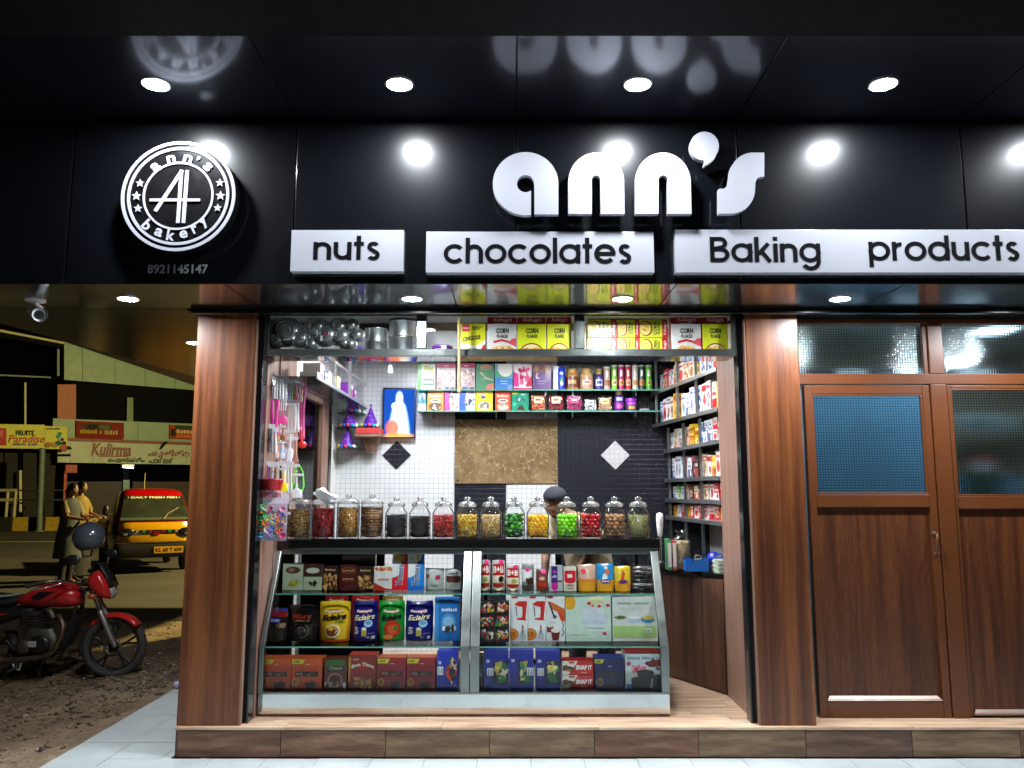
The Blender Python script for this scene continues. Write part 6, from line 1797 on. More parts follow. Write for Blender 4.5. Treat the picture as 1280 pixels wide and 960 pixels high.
# bag of puffed seeds with printed edges
t = thing('seed_bag', 'big clear bag of pale puffed seeds tied at the top, standing behind the blue box', 'bag', (xpx(851, 5.86, 1.1), 5.86, CT))
mb = MB(); gg = random.Random(4); R_ = .066
grains(mb, gg, 0, .0062, R_, .004, .20, ['#d8c89a', '#e4d8b0', '#c4b080', '#b8a478'], 'seed', (1, .6, .5))
mb.lathe([(.001, .004), (R_-.01, .004), (R_-.01, .19), (.001, .195)], 16, col=hx('#a89468'))
mb.build('seeds', M['candy'], t, kind='stuff')
MB().lathe([(.055, 0), (.069, .01), (.070, .2), (.055, .225), (.02, .245), (.03, .262), (.045, .275)], 20, cap=False).build('clear_bag', M['plastic_film'], t)
t = thing('blue_box', 'bright blue open card box with cut away corner and dark round sign', 'box', (xpx(870, 5.72, 1.0), 5.72, CT))
w_ = .082
Pb = [(-w_, 0), (w_, 0), (w_, .088), (w_*.7, .098), (w_*.5, .088), (-w_*.55, .058), (-w_*.8, .062), (-w_*.88, .082), (-w_, .09)]
MB().prism(Pb, -.035, -.031).build('front', M['far_blue'] if 'far_blue' in M else plain('far_blue', (.01, .14, .52), .4), t)
MB().prism([(-w_, 0), (w_, 0), (w_, .085), (-w_, .085)], .031, .035).box(-w_, -w_+.004, -.03, .03, .001, .07).box(w_-.004, w_, -.03, .03, .001, .08).box(-w_, w_, -.03, .03, .001, .004).build('box', M['far_blue'], t)
MB().lathe([(.034, 0), (.034, .004), (.001, .004)], 24, (.01, -.02, .085), hx('#101014'), axis='y').lathe([(.027, .0045), (.0265, .005), (.024, .005), (.0235, .0045)], 24, (.01, -.02, .085), hx('#d0ccc0'), axis='y', cap=False).text('~4', -.012, .032, .078, .092, -.0255, hx('#e0dcd0'), .03).build('round_sign', M['paper'], t)
for i, (px_, c, l) in enumerate(((835, '#3a8a4a', 'thin green pack standing upright beside the seed bag'), (841, '#c8484a', 'thin reddish pack standing upright beside the seed bag'))):
    t = thing('thin_pack', l, 'packet', (xpx(px_, 5.84, 1.1), 5.84, CT))
    MB().box(-.012, .012, -.06, .06, 0, .215-.01*i, hx(c)).box(-.0125, .0125, -.0605, -.0595, .02, .19, hx('#d8d4cc')).build('pack', M['paper'], t)
t = thing('hand_blender', 'white hand blender with steel shaft standing upright on the side counter', 'hand blender', (xpx(825.5, 6.0, 1.1), 6.0, CT))
MB().lathe([(.03, 0), (.034, .008), (.034, .03), (.03, .04), (.012, .046)], 20).build('guard', M['black_plastic'], t)
MB().lathe([(.012, .046), (.009, .06), (.009, .21), (.011, .22)], 14).build('shaft', M['chrome'], t)
MB().lathe([(.012, .221), (.019, .235), (.024, .29), (.027, .36), (.024, .385), (.012, .395), (.001, .397)], 18).build('grip', M['interior_white'], t)
MB().box(-.006, .006, -.0275, -.0255, .30, .34).build('button', M['dull_silver'], t)
t = thing('label_printer', 'small black gadget behind the counter end', 'device', (xpx(818, 6.12, 1.0), 6.12, CT))
MB().box(-.05, .03, -.05, .05, 0, .05).box(-.04, .02, -.052, .03, .051, .065).build('body', M['black_plastic'], t, bevel=.004)
MB().box(-.03, .01, -.0535, -.0525, .052, .062).build('screen', M['dull_silver'], t)
t = thing('paper_stack', 'stack of pale green folded papers on the side counter', 'papers', (1.50, 5.62, CT))
for k in range(9):
    MB().box(-.10, .08, -.085, .085, .0095*k, .0095*k+.009, hx(('#a8b49a', '#c8ccc0', '#98a890')[k % 3])).build('paper', M['matte'], t).rotation_euler = (0, 0, .05*sin(k*2.1))
t = thing('blue_wrapped_roll', 'roll wrapped in shiny dark blue film beside the stacked papers', 'roll', (1.50, 5.80, CT+.001))
mb = MB(); vs = []
for k in range(13):
    f = k/12
    vs.append((-.10+.2*f, .0, .06+.012*sin(9*f)))
mb.tube(vs, [.03, .052, .058, .05, .058, .054, .06, .052, .058, .05, .056, .05, .03], 14, hx('#1424a8'))
mb.build('roll', M['foil'], t)
t = thing('plastic_cover', 'crumpled clear plastic cover lying over the stacked papers', 'plastic sheet', (1.48, 5.60, CT+.088))
mb = MB(); vs = []; gq = random.Random(8)
for j in range(9):
    for i in range(9):
        vs.append((-.09+.18*i/8, -.09+.18*j/8, .006+gq.uniform(0, .035)))
mb.add(vs, [(j*9+i, j*9+i+1, j*9+i+10, j*9+i+9) for j in range(8) for i in range(8)], None, False)
mb.build('cover', M['plastic_film'], t)

# ---------------------------------------------------------------- left wall shelf, hats, picture
t = thing('wall_shelf', 'long glass shelf high along the left wall over the doorway', 'shelf', (-1.4, 6.0, 2.25))
MB().box(-1.52, -1.28, 5.16, 6.99, 2.236, 2.248).build('shelf', M['glass_shelf'], t, True)
MB().box(-1.279, -1.270, 5.16, 6.99, 2.232, 2.252).build('front_edge', M['aluminium'], t, True)
for y in (5.75, 6.3, 6.9):
    MB().box(-1.30, -1.282, y-.009, y+.009, 2.253, 2.64).build('upright', M['aluminium'], t, True)
MB().box(-1.30, -1.282, 5.75, 6.99, 2.43, 2.445).build('rail', M['aluminium'], t, True)
gg = random.Random(12)
for i, (y, c, hh, l) in enumerate(((5.34, '#d8d8cc', .05, 'low white carton'), (5.42, '#d8d4c8', .12, 'white carton'), (5.54, '#3a4a7a', .09, 'navy carton'), (5.66, '#d8dce0', .10, 'pale grey carton'), (5.95, '#c8bc8a', .11, 'cream carton'), (6.45, '#6a1c90', .13, 'purple carton'), (6.6, '#7a2aa0', .10, 'violet carton'))):
    t = thing('carton', l+' on the glass shelf over the left doorway', 'carton', (-1.36, y, 2.249), 'cartons over the left doorway', pi/2)
    MB().box(-.05, .05, -.06, .06, 0, hh, hx(c)).build('carton', M['paper'], t, bevel=.002)
    Print(flat_surface(.1, hh, .12), .0002).do([('r', .1, .6, .9, .85, '#e0dcd0'), ('s', 6, .1, .1, .9, .5, .2, ['#a84a3a', '#4a6a8a', '#d8c080'], i)]).finish(t)
def hat(px_, py, Y, label):
    c = at(px_, py, Y)
    t = thing('party_hat', label, 'party hat', (c.x, Y, c.z), 'purple party hats')
    mb = MB(); n = 20; H = .17; r0 = .072
    mb.lathe([(r0, 0), (r0*.52, H*.5), (.004, H)], n, col=hx('#5a1a9a'), cap=False)
    mb.build('cone', M['foil'], t)
    sp_ = MB(); g = random.Random(px_)
    for k in range(34):
        f = g.uniform(.08, .85); w = g.uniform(0, 6.28); r = r0*(1-f)+.001
        sp_.octa((r*cos(w), r*sin(w), f*H), .006, None, hx(g.choice(('#a83ad8', '#d8a0f0', '#8a2ac0', '#e0d0f0'))), (1, 1, .8))
    sp_.build('sequins', M['foil'], t, kind='stuff')
    for k in range(12):
        w = 2*pi*k/12
        MB().sphere((r0*1.02*cos(w), r0*1.02*sin(w), .006), .0165, 8, 6, hx(('#2a8a4a', '#e0c02a', '#2a5ac8', '#d83a6a', '#1c9ac8', '#e8e0d8')[k % 6])).build('bobble', M['matte'], t)
    tf = MB()
    for k in range(9):
        w = 2*pi*k/9; tf.tube([(0, 0, H-.004), (.012*cos(w), .012*sin(w), H+.02)], .002, 4, hx('#8a2ac0'))
    tf.build('tuft', M['foil'], t)
hat(437, 533, 6.86, 'purple party hat with bobbles, beside the red topped bracket')
hat(463, 533, 6.86, 'purple party hat with bobbles, standing above the red topped bracket')
hat(434, 559, 6.86, 'purple party hat with bobbles, lowest, below the red topped bracket')
hat(441, 515, 6.90, 'purple party hat with bobbles, highest, just under the shelf end')
for i, (px_, py, l) in enumerate(((438, 534.5, 'small glass shelf under the upper party hats'), (441, 561, 'small glass shelf under the lowest party hat'), (441, 516.5, 'small glass ledge under the highest party hat'))):
    c = at(px_, py, 6.86)
    t = thing('glass_ledge', l, 'shelf', (c.x, 6.9, c.z))
    MB().box(-.12, .16 if i != 2 else .1, -.12, .098, -.007, -.0015).build('shelf', M['glass_shelf'], t)
c = at(461, 538, 6.80)
t = thing('wooden_bracket', 'small wooden wall bracket with a red top beside the lit picture', 'bracket', (c.x, 6.9, c.z))
MB().box(-.105, .105, -.13, .095, -.03, .018).build('top', M['red_cloth'] if 'red_cloth' in M else plain('red_cloth', (.45, .03, .03), .7), t, bevel=.004)
MB().box(-.112, .112, -.135, .096, -.056, -.031).build('cornice', M['side_wood'], t, bevel=.004)
MB().loft([(0, .03, -.18, .045, .05), (0, .02, -.12, .06, .06), (0, 0, -.057, .09, .085)], 18, None, True, True, 3).build('corbel', M['side_wood'], t)
# lit picture: a plain pale upright glow over blue, red and gold at its foot
c0, c1 = at(477.5, 548, 6.93), at(520, 484.5, 6.93)
t = thing('lit_picture', 'backlit framed picture of a pale upright figure of light on deep blue', 'picture', ((c0.x+c1.x)/2, 6.93, c0.z))
w_, h_ = c1.x-c0.x, c1.z-c0.z
fr = MB(); fr.box(-w_/2, w_/2, 0, .03, 0, .012); fr.box(-w_/2, w_/2, 0, .03, h_-.012, h_); fr.box(-w_/2, -w_/2+.011, .001, .03, .013, h_-.013); fr.box(w_/2-.011, w_/2, .001, .03, .013, h_-.013)
fr.build('frame', M['black_trim'], t)
def lit():
    m = bpy.data.materials.new('lit_print'); m.use_nodes = True; nt = m.node_tree; nt.nodes.clear()
    o = nt.nodes.new('ShaderNodeOutputMaterial'); e = nt.nodes.new('ShaderNodeEmission'); tc = nt.nodes.new('ShaderNodeTexCoord'); sx = nt.nodes.new('ShaderNodeSeparateXYZ')
    nt.links.new(tc.outputs['Object'], sx.inputs[0])
    def mth(op, a, b=None):
        n = nt.nodes.new('ShaderNodeMath'); n.operation = op
        for i, q in enumerate((a, b)):
            if q is None: continue
            if isinstance(q, (int, float)): n.inputs[i].default_value = q
            elif q is None: continue
            else: nt.links.new(q, n.inputs[i])
        return n.outputs[0]
    def blob(cx_, cz, rx, rz_):
        a = mth('DIVIDE', mth('SUBTRACT', sx.outputs[0], cx_*w_), rx*w_); b = mth('DIVIDE', mth('SUBTRACT', sx.outputs[2], cz*h_), rz_*h_)
        return mth('ADD', mth('MULTIPLY', a, a), mth('MULTIPLY', b, b))
    def smin(a, b):
        r_ = mth('SMOOTH_MIN', a, b); r_.node.inputs[2].default_value = .9
        return r_
    # pale upright shape, wider towards its foot, with a soft blue halo
    v = mth('DIVIDE', sx.outputs[2], h_)
    wd = mth('ADD', mth('MULTIPLY', mth('SMOOTH_MIN', mth('SUBTRACT', .86, v), .62), .40*w_), .13*w_)
    body = mth('ADD', mth('POWER', mth('ABSOLUTE', mth('DIVIDE', sx.outputs[0], wd)), 2.0), mth('POWER', mth('MULTIPLY', mth('MAXIMUM', mth('SUBTRACT', v, .62), 0.0), 7.0), 2.0))
    shape = smin(body, smin(blob(.0, .79, .13, .16), blob(-.13, .64, .13, .08)))
    col = ramp(nt, shape, [(.0, (1, 1, 1)), (.35, (1, .98, .96)), (.75, (.22, .50, .95)), (1.0, (.01, .07, .40))])
    red = ramp(nt, blob(-.2, .2, .26, .22), [(.3, (.95, .16, .06)), (.8, (0, 0, 0))])
    gold = ramp(nt, blob(0, .03, .6, .09), [(.3, (1, .42, .05)), (1, (0, 0, 0))])
    m1 = nt.nodes.new('ShaderNodeMix'); m1.data_type = 'RGBA'
    nt.links.new(ramp(nt, blob(-.2, .2, .26, .22), [(.3, (.9, .9, .9)), (.85, (0, 0, 0))]), m1.inputs[0])
    nt.links.new(col, m1.inputs[6]); m1.inputs[7].default_value = (.95, .18, .08, 1)
    m2 = nt.nodes.new('ShaderNodeMix'); m2.data_type = 'RGBA'
    nt.links.new(ramp(nt, blob(0, .03, .6, .1), [(.3, (.9, .9, .9)), (1, (0, 0, 0))]), m2.inputs[0])
    nt.links.new(m1.outputs[2], m2.inputs[6]); m2.inputs[7].default_value = (1, .42, .08, 1)
    nt.links.new(m2.outputs[2], e.inputs[0]); e.inputs[1].default_value = 1.25
    nt.links.new(e.outputs[0], o.inputs[0])
    return m
MB().box(-w_/2+.0115, w_/2-.0115, .008, .028, .0125, h_-.0125).build('print', lit(), t)
t = thing('hanging_tag', 'small white slip hanging from the ceiling near the lit picture', 'tag', (xpx(487, 6.5, 2.3), 6.5, zpx(461, 6.5)))
mb = MB(); mb.add([(-.018, 0, -.03), (.022, .004, -.036), (.016, .004, .03), (-.014, 0, .034)], [(0, 1, 2, 3)]); mb.tube([(0, 0, .032), (0, 0, 2.65-zpx(461, 6.5))], .0012, 4); mb.build('slip', M['cloth_white'], t)

# ---------------------------------------------------------------- packs hanging on the left wall
hk = thing('hook_rail', 'steel hook rails fixed along the left wall for hanging packs', 'rail', (-1.5, 5.3, 1.9))
for z in (2.17, 1.83, 1.55):
    MB().tube([(-1.508, 4.985, z), (-1.508, 5.56, z)], .006, 8).build('rail', M['chrome'], hk, True)
def hang(label, cat, name, px_, py0, py1, Y, wpx, build, grp='packs hanging on the left wall'):
    a = at(px_, py0, Y); b = at(px_, py1, Y)
    H = a.z-b.z; w_ = wpx*1.5*4.95/1000
    t = thing(name, label, cat, (a.x, Y, b.z), grp, R(18))
    MB().tube([(-.0+0, 0, H-.004), (0, .0, H+.012), (.0, .02, H+.018)], .0022, 5).build('hook', M['chrome'], t)
    build(t, w_, H)
    return t
def card(t, w_, H, c='#e0dce0', f=.16):
    MB().box(-w_/2, w_/2, .002, .0035, H*(1-f), H, hx(c)).build('header_card', M['paper'], t)
def blister(t, w_, H):
    mb = MB(); n = 8; vs = []
    for j in range(n+1):
        for i in range(n+1):
            u, v = i/n, j/n
            vs.append(((u-.5)*w_, -.014*sin(pi*u)*sin(pi*v)-.001+.002*sin(15*u+9*v), v*H))
    mb.add(vs, [(j*(n+1)+i, j*(n+1)+i+1, (j+1)*(n+1)+i+1, (j+1)*(n+1)+i) for j in range(n) for i in range(n)], None, True)
    mb.build('clear_bag', M['plastic_film'], t)
def sticks(cols, n=4, dx=.2, r=.004):
    def f(t, w_, H):
        card(t, w_, H)
        for k in range(n):
            x = (k/(max(1, n-1))-.5)*w_*.7
            MB().tube([(x, -.006, H*.04), (x*.9, -.008, H*.5), (x*.8, -.005, H*.84)], [r, r*1.2, r], 6, hx(cols[k % len(cols)])).build('stick', M['plastic'], t)
        blister(t, w_, H)
    return f
def strip(col, col2):
    def f(t, w_, H):
        vs = []; mb = MB(); n = 16
        for s_, c in ((-.25, col), (.25, col2)):
            P = [(s_*w_+.004*sin(5*k/n+s_*9), -.004-.003*sin(4*k/n), H*(1-k/n)) for k in range(n+1)]
            mb2 = MB(); 
            vs = [(p[0]-w_*.2, p[1], p[2]) for p in P]+[(p[0]+w_*.2, p[1]-.003, p[2]) for p in P]
            mb2.add(vs, [(i, i+1, n+2+i, n+1+i) for i in range(n)], hx(c), True)
            o = mb2.build('ribbon', M['foil'], t); so = o.modifiers.new('t', 'SOLIDIFY'); so.thickness = .0012
    return f
def spatula(cols):
    def f(t, w_, H):
        card(t, w_, H, '#c8ccd4', .1)
        for k, c in enumerate(cols):
            x = (k-(len(cols)-1)/2)*w_/len(cols)
            b = MB(); ww = w_/len(cols)*.46
            b.loft([(x, -.008-.004*k, 0, ww*.75, .003), (x, -.008-.004*k, H*.08, ww, .004), (x, -.008-.004*k, H*.30, ww*.95, .004), (x, -.008-.004*k, H*.40, .006, .005), (x, -.008-.004*k, H*.85, .005, .005)], 12, hx(c), True, True, 3)
            b.build('spatula', M['plastic'], t)
    return f
def ladle(c):
    def f(t, w_, H):
        MB().tube([(0, -.01, H*.95), (.004, -.012, H*.6), (.008, -.01, H*.35)], [.006, .007, .008], 8, hx(c)).build('handle', M['plastic'], t)
        mb = MB(); mb.sphere((.012, -.012, H*.18), H*.20, 14, 10, hx(c), (1.15, .55, 1)); mb.build('bowl', M['plastic'], t)
    return f
def cups(cols, seed):
    def f(t, w_, H):
        card(t, w_, H, '#e4dcec', .14); g = random.Random(seed)
        MB().box(-w_*.47, w_*.47, .000, .0018, .004, H*.85, hx('#c4b4c8')).build('back_sheet', M['paper'], t)
        for k in range(64):
            x, z = g.uniform(-.42, .42)*w_, g.uniform(.05, .82)*H
            c = hx(g.choice(cols)); r = g.uniform(.013, .020)
            yy = -.006-g.uniform(0, .008); q = MB().lathe([(r*.55, -.001), (r, .011), (r*.93, .011), (r*.52, .001), (.001, .001)], 12, (x, yy, z), c, axis='y', smooth=False)
            q.build('paper_cup', M['matte'], t)
        blister(t, w_, H)
    return f
def tongs(c):
    def f(t, w_, H):
        for s_ in (-1, 1):
            MB().tube([(0, -.008, H*.97), (s_*w_*.28, -.01, H*.7), (s_*w_*.34, -.012, H*.3), (s_*w_*.2, -.012, .01)], [.006, .009, .013, .009], 8, hx(c), sq=.5).build('arm', M['plastic'], t)
    return f
pk, gy, wh = '#e04a9a', '#8a9098', '#dfe0e4'
hang('grey pastry tools pack, topmost and nearest the black rail', 'hanging pack', 'tool_pack', 335, 468, 498, 5.02, 12, sticks(['#5a5460', '#b0b0b8'], 3))
hang('clear pack of white icing tips beside the grey tool pack', 'hanging pack', 'icing_pack', 347, 469, 500, 5.10, 15, sticks([wh, '#c8d0d0'], 5, r=.006))
hang('pack of green and brown brushes beside the icing tips', 'hanging pack', 'brush_pack', 360, 475, 501, 5.2, 12, sticks(['#1c8a2a', '#6a3a20', '#2a5ac8'], 4))
hang('small pack of brown tags beside the pink ribbons', 'hanging pack', 'tag_pack', 371, 479, 503, 5.34, 12, spatula(['#b87a70', '#d8c0c0']))
hang('pair of long pink ribbons hanging furthest from the street', 'ribbon', 'ribbon_pair', 379, 480, 549, 5.45, 6, strip(pk, '#f078b8'))
hang('long magenta glitter strip hanging down the left wall', 'hanging pack', 'glitter_strip', 344, 499, 547, 5.06, 8, strip('#c02a8a', '#d84a9c'))
hang('small pink pack hanging beside the magenta strip', 'hanging pack', 'pink_pack', 354, 504, 530, 5.16, 9, spatula([pk]))
hang('bundle of thin white straws hanging on the left wall', 'hanging pack', 'straw_bundle', 366, 500, 543, 5.28, 9, sticks([wh, '#b8c4b8', wh], 6, r=.0022))
hang('grey steel palette knives pack, second row by the black rail', 'hanging pack', 'knife_pack', 335, 530, 566, 5.02, 12, sticks([gy, '#c4c8cc', '#5a4a44'], 4, r=.005))
hang('yellow and brown tool pack in the second row', 'hanging pack', 'tool_pack', 350, 532, 551, 5.12, 10, spatula(['#d8a83a', '#8a5a3a']))
hang('white and blue pack hanging in the second row', 'hanging pack', 'blue_pack', 359, 537, 574, 5.2, 12, spatula(['#8ab0e8', '#e0e4ec']))
hang('white pack with a red spot hanging below the yellow tools', 'hanging pack', 'white_pack', 350, 552, 573, 5.10, 9, spatula(['#e8c8c4', '#dcd8e0']))
hang('bright red ladle hanging on the left wall', 'ladle', 'ladle', 376, 537, 560, 5.42, 14, ladle('#d01c14'))
hang('pink patterned brush pack in the lowest row by the black rail', 'hanging pack', 'brush_pack', 331, 577, 612, 5.0, 11, spatula(['#c84a7a', '#8a4a9a']))
hang('pack of brown and yellow spatulas in the lowest row', 'hanging pack', 'spatula_pack', 344, 577, 610, 5.08, 16, sticks(['#3a241c', '#e0c81c', '#c8b8a0'], 4, r=.006))
hang('dark red cup hanging in front of the spatulas', 'cup', 'red_cup', 341, 590, 613, 5.0, 20, lambda t, w_, H: MB().lathe([(w_*.36, 0), (w_*.44, H*.5), (w_*.47, H*.62), (w_*.43, H*.62)], 20, (0, -.03, 0), hx('#a0101c')).build('cup', M['plastic'], t))
hang('bright yellow spatula hanging beside the dark red cup', 'spatula', 'yellow_spatula', 355, 585, 614, 5.03, 8, spatula(['#e8d81c']))
hang('clear pack of white whisks in the lowest row', 'hanging pack', 'whisk_pack', 359, 577, 617, 5.22, 12, sticks([wh, '#d8d4c8'], 4, r=.006))
hang('lime green tongs hanging beyond the whisks', 'tongs', 'tongs', 373, 578, 620, 5.36, 15, tongs('#5ad81c'))
hang('white scraper hanging in front of the green tongs', 'scraper', 'scraper', 371, 592, 622, 5.28, 11, spatula(['#d8d8dc']))
hang('clear bag of pink and yellow sticks above the coloured paper cups', 'hanging pack', 'stick_pack', 343, 612, 634, 5.06, 18, sticks(['#e86aa8', '#f0b0d0', '#c8a040', '#e04a6a'], 6, r=.006))
hang('big clear bag of many coloured paper cake cups, lowest on the left wall', 'hanging bag', 'cup_bag', 340, 622, 677, 4.98, 27, cups(['#e8a0c0', '#5ab8e0', '#4ac86a', '#e8d84a', '#e85a4a', '#8a7ad8', '#f0e8e8', '#e88a3a', '#c8507a'], 5))
hang('clear empty bag hanging beside the coloured paper cups', 'hanging bag', 'clear_bag', 355, 640, 674, 5.1, 11, lambda t, w_, H: (card(t, w_, H, '#d8ccc8', .1), blister(t, w_, H)))
for i, (px_, y0, y1, Y, wp, bf, l) in enumerate((
    (339, 470, 499, 5.05, 10, sticks([wh, '#e8e8ea', '#b0a0b8'], 4, r=.005), 'white topped tool pack behind the grey pastry tools'),
    (353, 472, 515, 5.15, 11, sticks([wh, '#d0d8d4'], 5, r=.004), 'tall clear pack of white piping tools in the top row'),
    (366, 478, 500, 5.26, 11, spatula(['#e8e4e8', '#c86a7a']), 'white and rose pack hanging before the ribbons'),
    (372, 482, 540, 5.36, 6, strip('#e8e0e4', '#f0eef0'), 'pair of long white ribbons beside the pink ones'),
    (340, 534, 568, 5.04, 11, sticks([gy, wh], 4, r=.006), 'second steel knife pack behind the first'),
    (366, 546, 580, 5.28, 10, spatula(['#d8e0f0', '#a86a5a']), 'pack with a pale and a brown spatula in the second row'),
    (336, 580, 618, 5.03, 12, spatula(['#e02a6a', '#b0b0d8']), 'pink and lilac spatula pack in the lowest row'),
    (351, 578, 612, 5.14, 12, sticks(['#d8c8a8', wh, '#c0b090'], 5, r=.006), 'cream coloured stick pack in the lowest row'),
    (367, 580, 618, 5.30, 10, spatula(['#d0d4d0', '#4ac81c']), 'grey and lime spatula pack beside the tongs'),
    (352, 618, 646, 5.12, 12, sticks(['#d8b8a8', '#e8d0c8', wh], 5, r=.007), 'pack of pale brown sticks beside the jar of raisins'),
    (333, 612, 640, 5.0, 9, spatula(['#e87aa8']), 'small rose pack above the bag of cake cups'))):
    hang(l, 'hanging pack', 'hanging_pack', px_, y0, y1, Y, wp, bf)
# ---------------------------------------------------------------- far side of the street
FA, FB = at(70, 600, 36), at(245, 600, 40)
FA.z = FB.z = 0
fd = (FB-FA).normalized(); fn = Vector((fd.y, -fd.x, 0))       # fn faces the camera
if fn.y > 0: fn = -fn
def fp(x, y, off=0.0):
    return onplane(x, y, FA+fn*off, fn)
def slab(mb, q, off, th, col=None):
    """four photo corners (clockwise from top left) on the facade, off metres in front, th thick"""
    P = [fp(x, y, off) for x, y in q]
    B = [p-fn*th for p in P]
    mb.add(P+B, [(3, 2, 1, 0), (4, 5, 6, 7), (0, 1, 5, 4), (1, 2, 6, 5), (2, 3, 7, 6), (3, 0, 4, 7)], col)
    return mb
def rect(x0, x1, y0, y1):
    return [(x0, y0), (x1, y0), (x1, y1), (x0, y1)]
def ftext(mb, body, x0, x1, y0, y1, off, col=None, bold=0, shear=0, dy=0):
    vs, fs = tmesh(body, bold, shear)
    mb.add([fp(x0+(x1-x0)*u, y1-(y1-y0)*v + dy*u, off) for u, v in vs], fs, col)
def fthing(name, label, cat, x, y, grp=None):
    p = fp(x, y); return thing(name, label, cat, (p.x, p.y, -.1), grp)
b1 = fthing('parlour_building', 'dark two storey shop building across the road with pale green cladding bands', 'building', 150, 655)
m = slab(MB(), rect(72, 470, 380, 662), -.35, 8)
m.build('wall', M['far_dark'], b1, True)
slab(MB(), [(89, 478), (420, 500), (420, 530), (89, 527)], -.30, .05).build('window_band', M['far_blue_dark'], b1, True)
# upper cladding of separate sheets; edges fall to the right as the front recedes
xs = [80, 103, 144, 181.5, 218.5, 256, 292, 330, 370, 420]
yt = lambda x: 400+ (x-80)*.03
yb = lambda x: 474.5+(x-78)*.080
for a, b in zip(xs, xs[1:]):
    slab(MB(), [(a+.25, yt(a)), (b-.25, yt(b)), (b-.25, yb(b)), (a+.25, yb(a))], .05, .35).build('cladding_panel', M['far_cladding'], b1, True)
y1 = lambda x: 523+(x-66)*.038
y2 = lambda x: 547+(x-80)*.038
y3 = lambda x: 551+(x-80)*.034
y4 = lambda x: 578+(x-72)*.017
xs = [66, 94, 172.5, 212, 256, 300, 350, 420]
for a, b in zip(xs, xs[1:]):
    slab(MB(), [(a+.2, y1(a)), (b-.2, y1(b)), (b-.2, y2(b)), (a+.2, y2(a))], .25, .5).build('cladding_panel', M['far_cladding'], b1, True)
slab(MB(), [(82, y2(82)+.2), (420, y2(420)+.2), (420, y3(420)), (82, y3(82))], .32, .5).build('red_band', M['far_maroon'], b1, True)
xs = [72, 88, 116, 157.5, 196, 233, 275, 320, 370, 420]
for a, b in zip(xs, xs[1:]):
    slab(MB(), [(a+.15, y3(a)+.2), (b-.15, y3(b)+.2), (b-.15, y4(b)), (a+.15, y4(a))], .28, .5).build('sign_panel', M['far_sign_cream'], b1, True)
slab(MB(), rect(72, 95, 480.5, 524), .0, .3).build('orange_pier', M['far_orange'], b1, True)
slab(MB(), [(159, 497), (166.5, 497), (166.5, 528), (158.5, 528)], -.05, .2).build('pier', M['far_green_pillar'], b1, True)
slab(MB(), rect(154, 161, 582, 600), -.2, .2).build('pier', M['far_blue_dark'], b1, True)
slab(MB(), rect(154, 162, 600, 655), -.2, .2).build('pier', M['far_green_pillar'], b1, True)
slab(MB(), rect(82, 152, 602, 656), -.32, .05).build('shutter', plain('shutter_brown', (.03, .018, .014), .6), b1, True)
slab(MB(), rect(166, 420, 602, 656), -.32, .05).build('shutter', M['shutter_brown'], b1, True)
for (x0, x1, y0, y1_) in ((86, 90, 574-14, 561.5), (75, 88, 567.5, 570.5)):
    slab(MB(), rect(x0-4, x1, y0, y1_), .3, .02).build('dark_bar', M['matte_black'], b1, True)
sg = fthing('parlour_lettering', 'raised red and black lettering of the ice cream parlour across the road', 'sign', 170, 580)
mb = MB(); ftext(mb, 'Kulirma', 114, 164, 553.5, 569.5, .31, None, .03, .3, 1.0); mb.build('red_lettering', M['far_maroon'], sg, True)
mb = MB(); slab(mb, [(122, 570), (162, 569.5), (160, 571), (125, 571.2)], .30, .02); mb.build('swash', M['far_maroon'], sg, True)
mb = MB(); ftext(mb, '\u0d15\u0d41\u0d33\u0d3f\u0d30\u0d4d\u200d\u0d2e', 185, 237, 562, 572, .31, None, .03, .2, .5); mb.build('red_lettering', M['far_maroon'], sg, True)
mb = MB(); ftext(mb, '\u0d10\u0d38\u0d4d\u0d15\u0d4d\u0d30\u0d40\u0d02', 135, 181, 571.5, 579, .31, None, .02, 0, .3); ftext(mb, '\u0d2a\u0d3e\u0d7c\u0d32\u0d7c', 186, 217, 571.5, 579, .31, None, .02, 0, .3); mb.build('black_lettering', M['matte_black'], sg, True)
mb = MB(); P = [(199, 561), (203, 554), (208, 551), (209.5, 553), (205, 558), (201, 562)]; vs = [fp(x, y, .33) for x, y in P]; mb.add(vs, [tuple(range(6))[::-1]]); mb.build('feather_mark', M['matte_black'], sg, True)
def banner(name, label, q, base, items):
    t = fthing(name, label, 'banner', q[0][0], q[2][1])
    slab(MB(), q, .36, .05, hx(base)).build('cloth', M['matte'], t, True)
    mb = MB()
    for k, it in enumerate(items):
        if it[0] == 'r': slab(mb, it[1], .37+.004*k, .004, hx(it[2]))
        else: ftext(mb, it[1], *it[2], .37+.004*k, hx(it[3]), .03, 0, .6)
    mb.build('print', M['matte'], t, True)
banner('red_banner', 'red banner with yellow lettering and a picture of a car on the parlour front', [(95, 526), (155, 528.5), (155, 548), (95, 546)], '#8a1a10',
       [('r', [(104, 529), (140, 531), (140, 538), (104, 536.5)], '#4a3a24'), ('r', [(110, 530.5), (122, 531), (121, 536.5), (108, 536)], '#16140f'), ('r', [(124, 531), (136, 531.5), (137, 537), (125, 536.6)], '#5a6a4a'), ('t', '~9', (100, 128, 536.5, 541.5), '#c8b01c'), ('t', '~5', (131, 148, 537.5, 543), '#c8a878'), ('r', [(96, 546.4), (154, 548.4), (154, 549.6), (96, 547.6)], '#b03020')])
